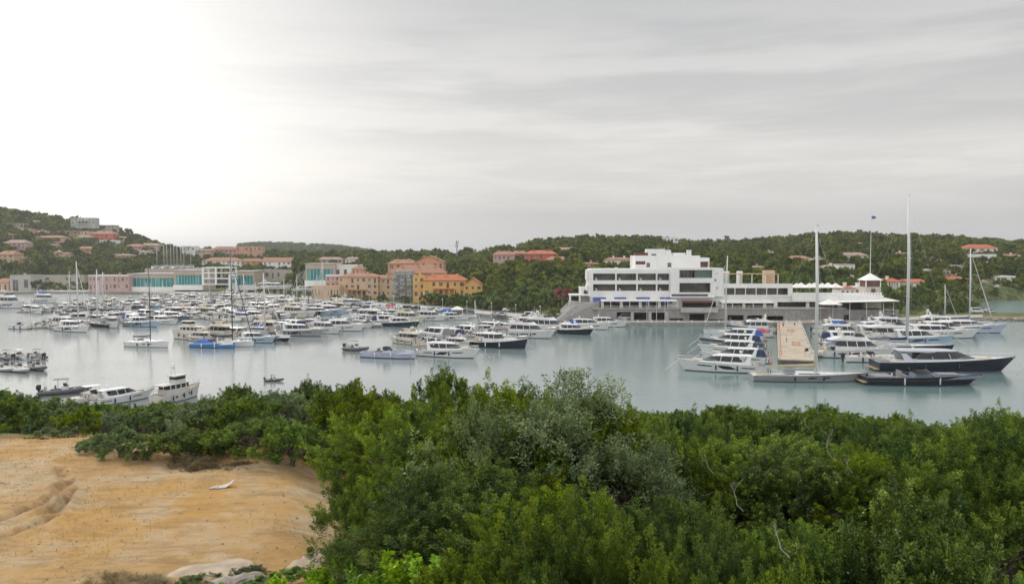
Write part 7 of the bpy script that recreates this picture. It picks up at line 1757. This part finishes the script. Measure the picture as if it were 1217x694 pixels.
# --- the thicket that fills the slopes: single bushes, jittered rows from near to far
def top_row(px):                        # photo row the bush tops against the water reach
    return np.interp(px, [-200, 0, 60, 100, 140, 200, 250, 300, 350, 400, 460, 520, 560, 600, 700, 760, 800, 900, 950, 1010, 1060, 1100, 1160, 1217, 1500],
                     [462, 460, 474, 478, 480, 478, 470, 468, 462, 455, 452, 440, 446, 448, 468, 484, 490, 480, 484, 486, 496, 502, 508, 500, 495])
fill = []
Y = 15.0
while Y < 98:
    step = 2.7 + Y * .045
    pxs = -110.0
    half = 900 + 0
    while pxs < 1470:
        w_px = 3.7 * F / Y
        px_ = pxs + RND.uniform(-.3, .3) * w_px; pxs += w_px * (1.0 if Y < 60 else .95)
        YY_ = Y + RND.uniform(-.45, .45) * step
        if px_ < 405 and YY_ < np.interp(px_, [0, 110, 135, 360, 385], [35.5, 34.6, 31.8, 30.8, 29.6]): continue
        if px_ < 430 + 3 * (33 - YY_) and YY_ < 33: continue
        if px_ < 560 and YY_ < 23: continue
        if YY_ < 19 and 560 < px_ < 1217: continue
        fill.append((px_, YY_))
    Y += step
nfill = 0
for px_, YY_ in fill:
    x = xpx(px_, YY_); zg = tz(x, YY_)
    if zg < .3: continue
    r = RND.random()
    q = RND.choice(junm) if r < .52 else (RND.choice(masm) if r < .90 else olim[0])
    if YY_ < 30: q = RND.choice(jun) if r < .6 else RND.choice(mas)
    s = RND.uniform(.85, 1.25) * (.78 if YY_ < 30 else 1.0)
    sz = RND.uniform(.85, 1.2)
    # keep tops at or below the row seen in the photograph
    lim_z = zpy(float(top_row(px_)) + RND.uniform(0, 10), YY_)
    hmax = lim_z - zg
    if hmax < .8: continue
    if q.hh * s * .8 > hmax: s *= max(.5, hmax / (q.hh * s * .8)); sz = .8
    if q.hh * s * sz > hmax: sz = max(.35, hmax / (q.hh * s))
    kind = {'juniper': 'juniper bush', 'mastic': 'mastic bush', 'grey_o': 'olive bush'}[q.name[:7] if q.name[:4] in ('juni',) else q.name[:6]]
    o = plant(q, x, YY_, s, None, None, kind, 'bushes of the thicket between the clearing and the water', sz)
    REL.append((o, {'juniper bush': 'dark feathery juniper', 'mastic bush': 'rounded leafy mastic bush', 'olive bush': 'pale grey green olive bush'}[kind], 'thicket', q.h * s * sz * .8))
    nfill += 1
print('thicket bushes', nfill)
# dead branches
def branch(px, py, Y, hgt, seed, label, name='bare_branch'):
    r = random.Random(seed); p0 = at_depth(px, py, Y); zg = tz(p0.x, Y) ; mb = MB()
    def grow(p, d, l, rr, k):
        e = p + d * l; mb.tube([p, p.lerp(e, .5) + Vector((r.uniform(-.06, .06), 0, r.uniform(-.05, .05))) * l, e], [rr, rr * .8, rr * .6], 5)
        if k:
            for _ in range(r.choice((2, 3))):
                grow(p.lerp(e, r.uniform(.6, 1)), (d + Vector((r.uniform(-.8, .8), r.uniform(-.5, .5), r.uniform(-.1, .5)))).normalized(), l * r.uniform(.55, .8), rr * .55, k - 1)
    b0_ = Vector((p0.x + .12, Y, p0.z - min(.12, p0.z - zg + .2))); grow(b0_, (p0 - b0_).normalized(), (p0 - b0_).length, .010, 0)
    grow(p0, Vector((-.25, 0, 1)).normalized(), hgt, .011, 4)
    o = mb.build(name, DEADW); tag(o, label, 'dead branch'); return o
branch(876, 600, 14.9, .26, 5, 'bare grey forked branch sticking out of the thicket')
branch(985, 540, 20.2, .30, 8, 'white dead twigs on the side of the pale tipped juniper')
branch(928, 652, 10.6, .14, 12, 'tangle of bare grey twigs low beside the small junipers')
for i_, (a_, b__, y_) in enumerate([(1008, 556, 19.5), (958, 506, 28.5), (1132, 522, 26.0), (842, 556, 19.5), (1055, 508, 31.0)]):
    tw_ = branch(a_, b__, y_, .15, 40 + i_, 'small tuft of bare grey twigs poking out of the green thicket', 'bare_twigs'); tw_['group'] = 'bare twigs in the thicket'
# ================================================================== FAR TREES
fart = []
for i in range(5):
    w, h = (7.5, 5.6) if i < 4 else (9.5, 6.5)
    lb = lobes_for(901 + i, w, h, 8)
    V_, tn = crown(901 + i, lb, 230, 12, .75, .40, .55, .17, up=.5, spread=.9)
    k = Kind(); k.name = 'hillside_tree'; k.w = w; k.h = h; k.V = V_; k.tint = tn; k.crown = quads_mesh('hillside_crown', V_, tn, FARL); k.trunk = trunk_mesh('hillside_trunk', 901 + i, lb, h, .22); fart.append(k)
VIL = []
for v in VL:
    xs = [c.x for ch in v.children if ch.type == 'MESH' for c in [Vector(q) for q in ch.bound_box]]
    VIL.append((v.location.x, v.location.y, max(xs) if xs else 6))
def near_villa(x, y):
    for vx, vy, hw_ in VIL:
        if abs(x - vx * (y / vy)) < hw_ + 1.5 and -9 < y - vy < 16: return True
    return False
SHBACK = lambda px: float(shore_Y(px)) + float(np.interp(px, [-300, 150, 300, 400, 500, 590, 640, 690, 740, 1000, 1060, 1165, 1170, 1217], [48, 60, 70, 48, 30, 26, 24, 24, 36, 36, 34, 22, 112, 112]))
rt = random.Random(21); cand = []
px_ = -90.0
allp = []
Yq = 296.0
while Yq < 1150:
    stepY = 5.2 + (Yq - 296) * .012; px_ = -90.0
    while px_ < 1310:
        dx = 6.8 * F / Yq; px_ += dx * rt.uniform(.7, 1.25); y = Yq + rt.uniform(-.5, .5) * stepY
        if y < SHBACK(px_): continue
        x = (px_ - 608.5) / F * y
        rz_ = float(np.interp(px_, RX, RY))
        if y > rz_ + 25 and not 280 < px_ < 520: continue
        g = tz(x, y)
        if g < .9 or near_villa(x, y): continue
        # buildings without an entry in the villa list
        if 150 < px_ < 410 and y < 545: continue
        if 400 < px_ < 492 and y < 442: continue
        if 168 < px_ < 236 and y < 600: continue
        if 655 < px_ < 712 and y < 302: continue
        if 700 < px_ < 1050 and y < 309: continue
        if 600 < px_ < 1150 and y > 330 and vnoise(np.array([x * .035]), np.array([y * .012]), 6)[0] > .70 and rt.random() < .7: continue
        allp.append((x, y, g, px_))
    Yq += stepY
print('far trees', len(allp))
def add_tree(x, y, g, s, sz, k, label, group, rz=None):
    o = plant(k, x, y, s, rz, label, 'tree', group, sz, g - .3, 'hillside_tree'); return o
allp.sort(key=lambda q: q[1])
ind = allp[:250]; rest = allp[250:]
for x, y, g, p_ in ind:
    s = rt.uniform(.75, 1.15) * (.8 if 960 < p_ < 1170 else 1.0); o = add_tree(x, y, g, s, rt.uniform(.8, 1.15), fart[rt.randrange(4)], None, 'trees behind the harbour'); REL.append((o, 'rounded green tree', 'far', 5 * s))
# woods: one mass
def front_of_villa(x, y):
    return any(abs(x - vx * (y / vy)) < hw_ + 2 and -75 < y - vy < 0 for vx, vy, hw_ in VIL)
Vs = []; Ts = []; rn = np.random.default_rng(2)
for x, y, g, p_ in rest:
    k = fart[int(rn.integers(4))]; nq = len(k.tint); keep = nq if y < 520 else (nq * 2 // 3 if y < 700 else nq // 2)
    s = rn.uniform(.6, 1.5) * (1.0 if y < 600 else 1.1); s *= .72 if front_of_villa(x, y) else 1.0; a = rn.uniform(0, 6.28); ca, sa = math.cos(a), math.sin(a)
    sel = rn.permutation(nq)[:keep]; q = k.V.reshape(-1, 4, 3)[sel]
    if keep < nq: c_ = q.mean(1, keepdims=True); q = c_ + (q - c_) * (nq / keep) ** .5
    q = q * s; xx = q[..., 0] * ca - q[..., 1] * sa + x; yy = q[..., 0] * sa + q[..., 1] * ca + y; zz = q[..., 2] * rn.uniform(.8, 1.1) + g - .3
    Vs.append(np.stack([xx, yy, zz], -1).reshape(-1, 3)); Ts.append(np.clip(k.tint[sel] * rn.uniform(.45, 1.4) + rn.uniform(-.15, .22), 0, 1))
# second far ridge
me = quads_mesh('hill_woods', np.concatenate(Vs), np.concatenate(Ts), FARL); o = bpy.data.objects.new('hill_woods', me); COL.objects.link(o); tag(o, 'dense green woods covering the hills behind the harbour', kind='stuff')
Vs = []; Ts = []
for i in range(900):
    pxx = rn.uniform(285, 500); y = rn.uniform(1450, 1830); x = (pxx - 608.5) / F * y; g = tz(x, y)
    if g < 3: continue
    k = fart[int(rn.integers(4))]; nq = len(k.tint); sel = rn.permutation(nq)[:nq // 5]; q = k.V.reshape(-1, 4, 3)[sel]; c_ = q.mean(1, keepdims=True); q = (c_ + (q - c_) * 2.2) * rn.uniform(1.0, 1.6)
    Vs.append((q + np.array([x, y, g - .5])).reshape(-1, 3)); Ts.append(np.clip(k.tint[sel] * .8, 0, 1))
me = quads_mesh('ridge_woods', np.concatenate(Vs), np.concatenate(Ts), FARL); o = bpy.data.objects.new('ridge_woods', me); COL.objects.link(o); tag(o, 'scrub woods on the farthest ridge', kind='stuff')
# single trees of note
def big(px, py, Y, s, sz, k, lab, cat='tree', nm='pine_tree'):
    x = xpx(px, Y, py); zt = zpy(py, Y); g = zt - k.h * s * sz
    gg = tz(x, Y); g = min(g, gg); o = plant(k, x, Y, s, None, lab, cat, None, sz * 1.0, g, nm); return o
big(362, 309, 500, 1.9, 1.35, fart[4], 'big dark rounded pine between white gabled house and tall shed'); big(345, 311, 505, 1.5, 1.2, fart[3], 'dark pine at the western side of the big rounded pine')
big(246, 289, 760, 1.0, 1.2, fart[4], 'umbrella shaped pine on the low ridge skyline')
big(968, 276.5, 640, 1.0, .7, fart[4], 'rounded umbrella pine on the skyline beside the racing yacht mast')
big(504, 346, 372, .85, .9, fart[1], 'dark round tree in front of the yellow hotel, next to the scaffold'); big(516, 344, 370, .9, 1.0, fart[2], 'broad dark tree in front of the yellow hotel door'); big(528, 346, 370, .85, .9, fart[0], 'third dark tree in front of the yellow hotel'); big(546, 347, 370, .8, .9, fart[3], 'dark tree in front of the gabled yellow wing')
big(574, 347, 362, 1.0, .9, fart[0], 'light green tree at the corner of the gabled yellow wing'); big(455, 350, 392, .8, .8, fart[1], 'round tree in front of the peach hotel wing'); big(481, 353, 380, .7, .8, fart[2], 'low tree at the foot of the wrapped scaffold')
big(618, 352, 330, .9, .9, fart[1], 'grey green tree above the parked silver cars'); big(658, 360, 292, .75, .8, fart[2], 'round green tree against the stone ramp wall'); big(690, 362, 286, .35, .6, fart[0], 'small tree on the stone ramp wall')
for j_, px_ in enumerate((58, 70, 84, 96)): big(px_, 336 + j_ % 2, 520, 1.1, .9, fart[j_ % 4], 'hedge like green tree before the long low beige building, %s from the beige cube house' % ORD[j_])
big(47, 334, 500, 1.15, 1.0, fart[0], 'dark tree between the beige cube house and the water')
for q in [(405, 352, 400), (420, 354, 398), (435, 352, 395)]: pass
big(398, 350, 402, .55, .9, fart[0], 'small tree in front of the low peach building'); big(417, 352, 400, .6, .9, fart[2], 'small round tree under the peach hotel porch'); big(436, 352, 396, .6, .9, fart[3], 'bushy tree beside the peach hotel porch')
ol = make_kind('oleander_bush', 951, 7.0, 5.0, OLEA, 260, 14, .6, .3, .40, .13, up=.6, spread=.9)
x = xpx(670, 300, 345); plant(ol, x, 300, .95, None, 'pink flowering oleander beside the open pavilion', 'flowering bush', None, .9, zpy(343, 300) - 4.3)
x = xpx(1160, 462, 308); plant(ol, x, 462, .6, None, 'pink bougainvillea under the large eastern villa', 'flowering bush', None, .6, zpy(305, 462) - 2.2)
# palms
def palm(px, py, Y, label, h=None, s=1.0):
    x = xpx(px, Y, py); zt = zpy(py, Y); g = tz(x, Y); g = min(g, zt - 4); hh = zt - g - 1.2 * s; t = empty('palm_tree', (x, Y, g), 0, label, 'palm tree')
    mb = MB(); mb.tube([(0, 0, -.5), (.15, 0, hh * .5), (0, 0, hh)], [.28 * s, .2 * s, .22 * s], 7); mb.build('trunk', BARK, t, True); r = random.Random(int(px))
    mb = MB()
    for i in range(34):
        a = r.uniform(0, 6.28); e = r.uniform(-.7, 1.3); L = r.uniform(1.6, 2.3) * s; pts = []
        for j in range(6):
            q = j / 5; rad = L * q * math.cos(e * (1 - q * .5)); zz = hh + L * q * math.sin(e) - 1.1 * s * q * q; pts.append(Vector((rad * math.cos(a), rad * math.sin(a), zz)))
        for j in range(5):
            d = (pts[j + 1] - pts[j]); sd = Vector((-math.sin(a), math.cos(a), 0)) * .32 * s * math.sin(math.pi * (j + .6) / 5.6)
            sd2 = Vector((-math.sin(a), math.cos(a), 0)) * .32 * s * math.sin(math.pi * (j + 1.5) / 6); dr = Vector((0, 0, -.18 * s))
            mb.add([pts[j], pts[j + 1], pts[j + 1] + sd2 + dr, pts[j] + sd + dr], [(0, 1, 2, 3)]); mb.add([pts[j], pts[j + 1], pts[j + 1] - sd2 + dr, pts[j] - sd + dr], [(3, 2, 1, 0)])
    mb.build('fronds', mat('palm_frond', (.05, .085, .03), .6, .3, 2), t)
palm(864, 279, 620, 'tall palm standing out on the skyline', s=1.4); palm(854, 283, 625, 'shorter palm beside the tall skyline palm', s=1.2)
palm(342, 343, 398, 'palm tree on the quay in front of the moored boats', s=1.3); palm(366, 344, 398, 'palm tree on the quay closest to the low peach building', s=1.2); palm(354, 346, 396, 'low palm between the two taller quay palms', s=1.1)
palm(700, 366, 284, 'small palm on the stone ramp terrace', s=.8)
rk = random.Random(77)
for i, (px_, py) in enumerate([(688, 330), (694, 326), (684, 334), (745, 300), (1065, 318), (1100, 322), (1140, 326), (915, 312), (1185, 342), (600, 332), (38, 292), (70, 300), (120, 312), (1010, 330)]):
    yy = 302.0
    while yy < 1100:
        a_ = at_depth(px_, py, yy)
        if tz(a_.x, yy) > a_.z - 3: break
        yy += 4
    rock(a_.x, yy, tz(a_.x, yy) + 2.6, rk.uniform(1.8, 3.4), 300 + i, 'rock_outcrop', 'pale granite outcrop showing between the hillside trees', 'granite outcrops on the hills', mat('granite_pale', (.42, .35, .29), .95, .25, .3, bump=.8), .5)
# haze ---------------------------------------------------------------
mb = MB(); mb.box(-2600, 2600, -80, 9500, -9, 112); hz = mb.build('haze', WHITE)
hm = bpy.data.materials.new('air_haze'); hm.use_nodes = True; t = hm.node_tree; t.nodes.clear(); o_ = t.nodes.new('ShaderNodeOutputMaterial'); pv_ = t.nodes.new('ShaderNodeVolumePrincipled')
pv_.inputs['Color'].default_value = (.93, .95, 1, 1); pv_.inputs['Density'].default_value = 0.00013; pv_.inputs['Anisotropy'].default_value = .45; t.links.new(pv_.outputs[0], o_.inputs['Volume'])
hz.data.materials.clear(); hz.data.materials.append(hm); tag(hz, 'thin pale haze in the air over the bay', kind='stuff')
# ================================================================== LABELS FOR REPEATS: what stands nearest in the view
LM = [(455, 476, 'corner juniper'), (505, 600, 'big feathery juniper'), (640, 460, 'tall silvery olive'), (705, 480, 'rounded mastic tree'), (745, 520, 'bluish olive bush'), (876, 590, 'bare forked branch'), (985, 530, 'white dead twigs'), (1078, 600, 'glossy mastic'), (1212, 500, 'spiky topped juniper'), (232, 530, 'golden dry shrub'), (65, 505, 'small light bush'), (372, 455, 'windswept junipers'), (210, 470, 'pilothouse yacht'), (120, 474, 'sun top motorboat'), (861, 442, 'porthole cruiser'), (961, 455, 'racing yacht'), (1096, 458, 'navy open yacht'), (534, 430, 'lilac motorboat')]
FLM = [(30, 340, 'beige cube house'), (120, 336, 'pink building'), (430, 340, 'peach hotel'), (525, 340, 'yellow hotel'), (562, 340, 'gabled yellow wing'), (495, 312, 'salmon hotel'), (600, 308, 'coral villas'), (650, 315, 'lower coral villa'), (672, 345, 'pink oleander'), (736, 312, 'white villa'), (850, 312, 'terraced building'), (900, 320, 'roof terrace'), (1038, 340, 'stone tower'), (1058, 336, 'red roofed cottages'), (1110, 340, 'short mast'), (1140, 334, 'salmon roofed villa'), (1195, 348, 'inlet shore'), (620, 355, 'quay silver cars'), (940, 310, 'racing yacht mast'), (1080, 340, 'tallest mast')]
buckets = {}
for o, look, zone, h in REL:
    x, y, z_ = o.location; px_, py_ = to_px(x, y, z_ + h)
    lm = min(LM if zone == 'thicket' else FLM, key=lambda q: (q[0] - px_) ** 2 + ((q[1] - py_) * 1.6) ** 2)
    dx, dy = lm[0] - px_, lm[1] - py_
    rel = ('above' if dy > 0 else 'below') if abs(dy) * 1.4 > abs(dx) else ('east of' if dx < 0 else 'west of')
    buckets.setdefault((look, rel, lm[2]), []).append((o, math.hypot(dx, dy)))
for (look, rel, lm), q in buckets.items():
    q.sort(key=lambda v: v[1])
    for i, (o, _) in enumerate(q):
        if len(q) == 1: o['label'] = '%s growing just %s the %s' % (look, rel, lm)
        elif i < 12: o['label'] = '%s %s the %s, %s counting away from it' % (look, rel, lm, ORD[i])
        else: o['label'] = '%s %s the %s, among the farther ones' % (look, rel, lm)
for o in bpy.data.objects:
    if '_h' in o: del o['_h']
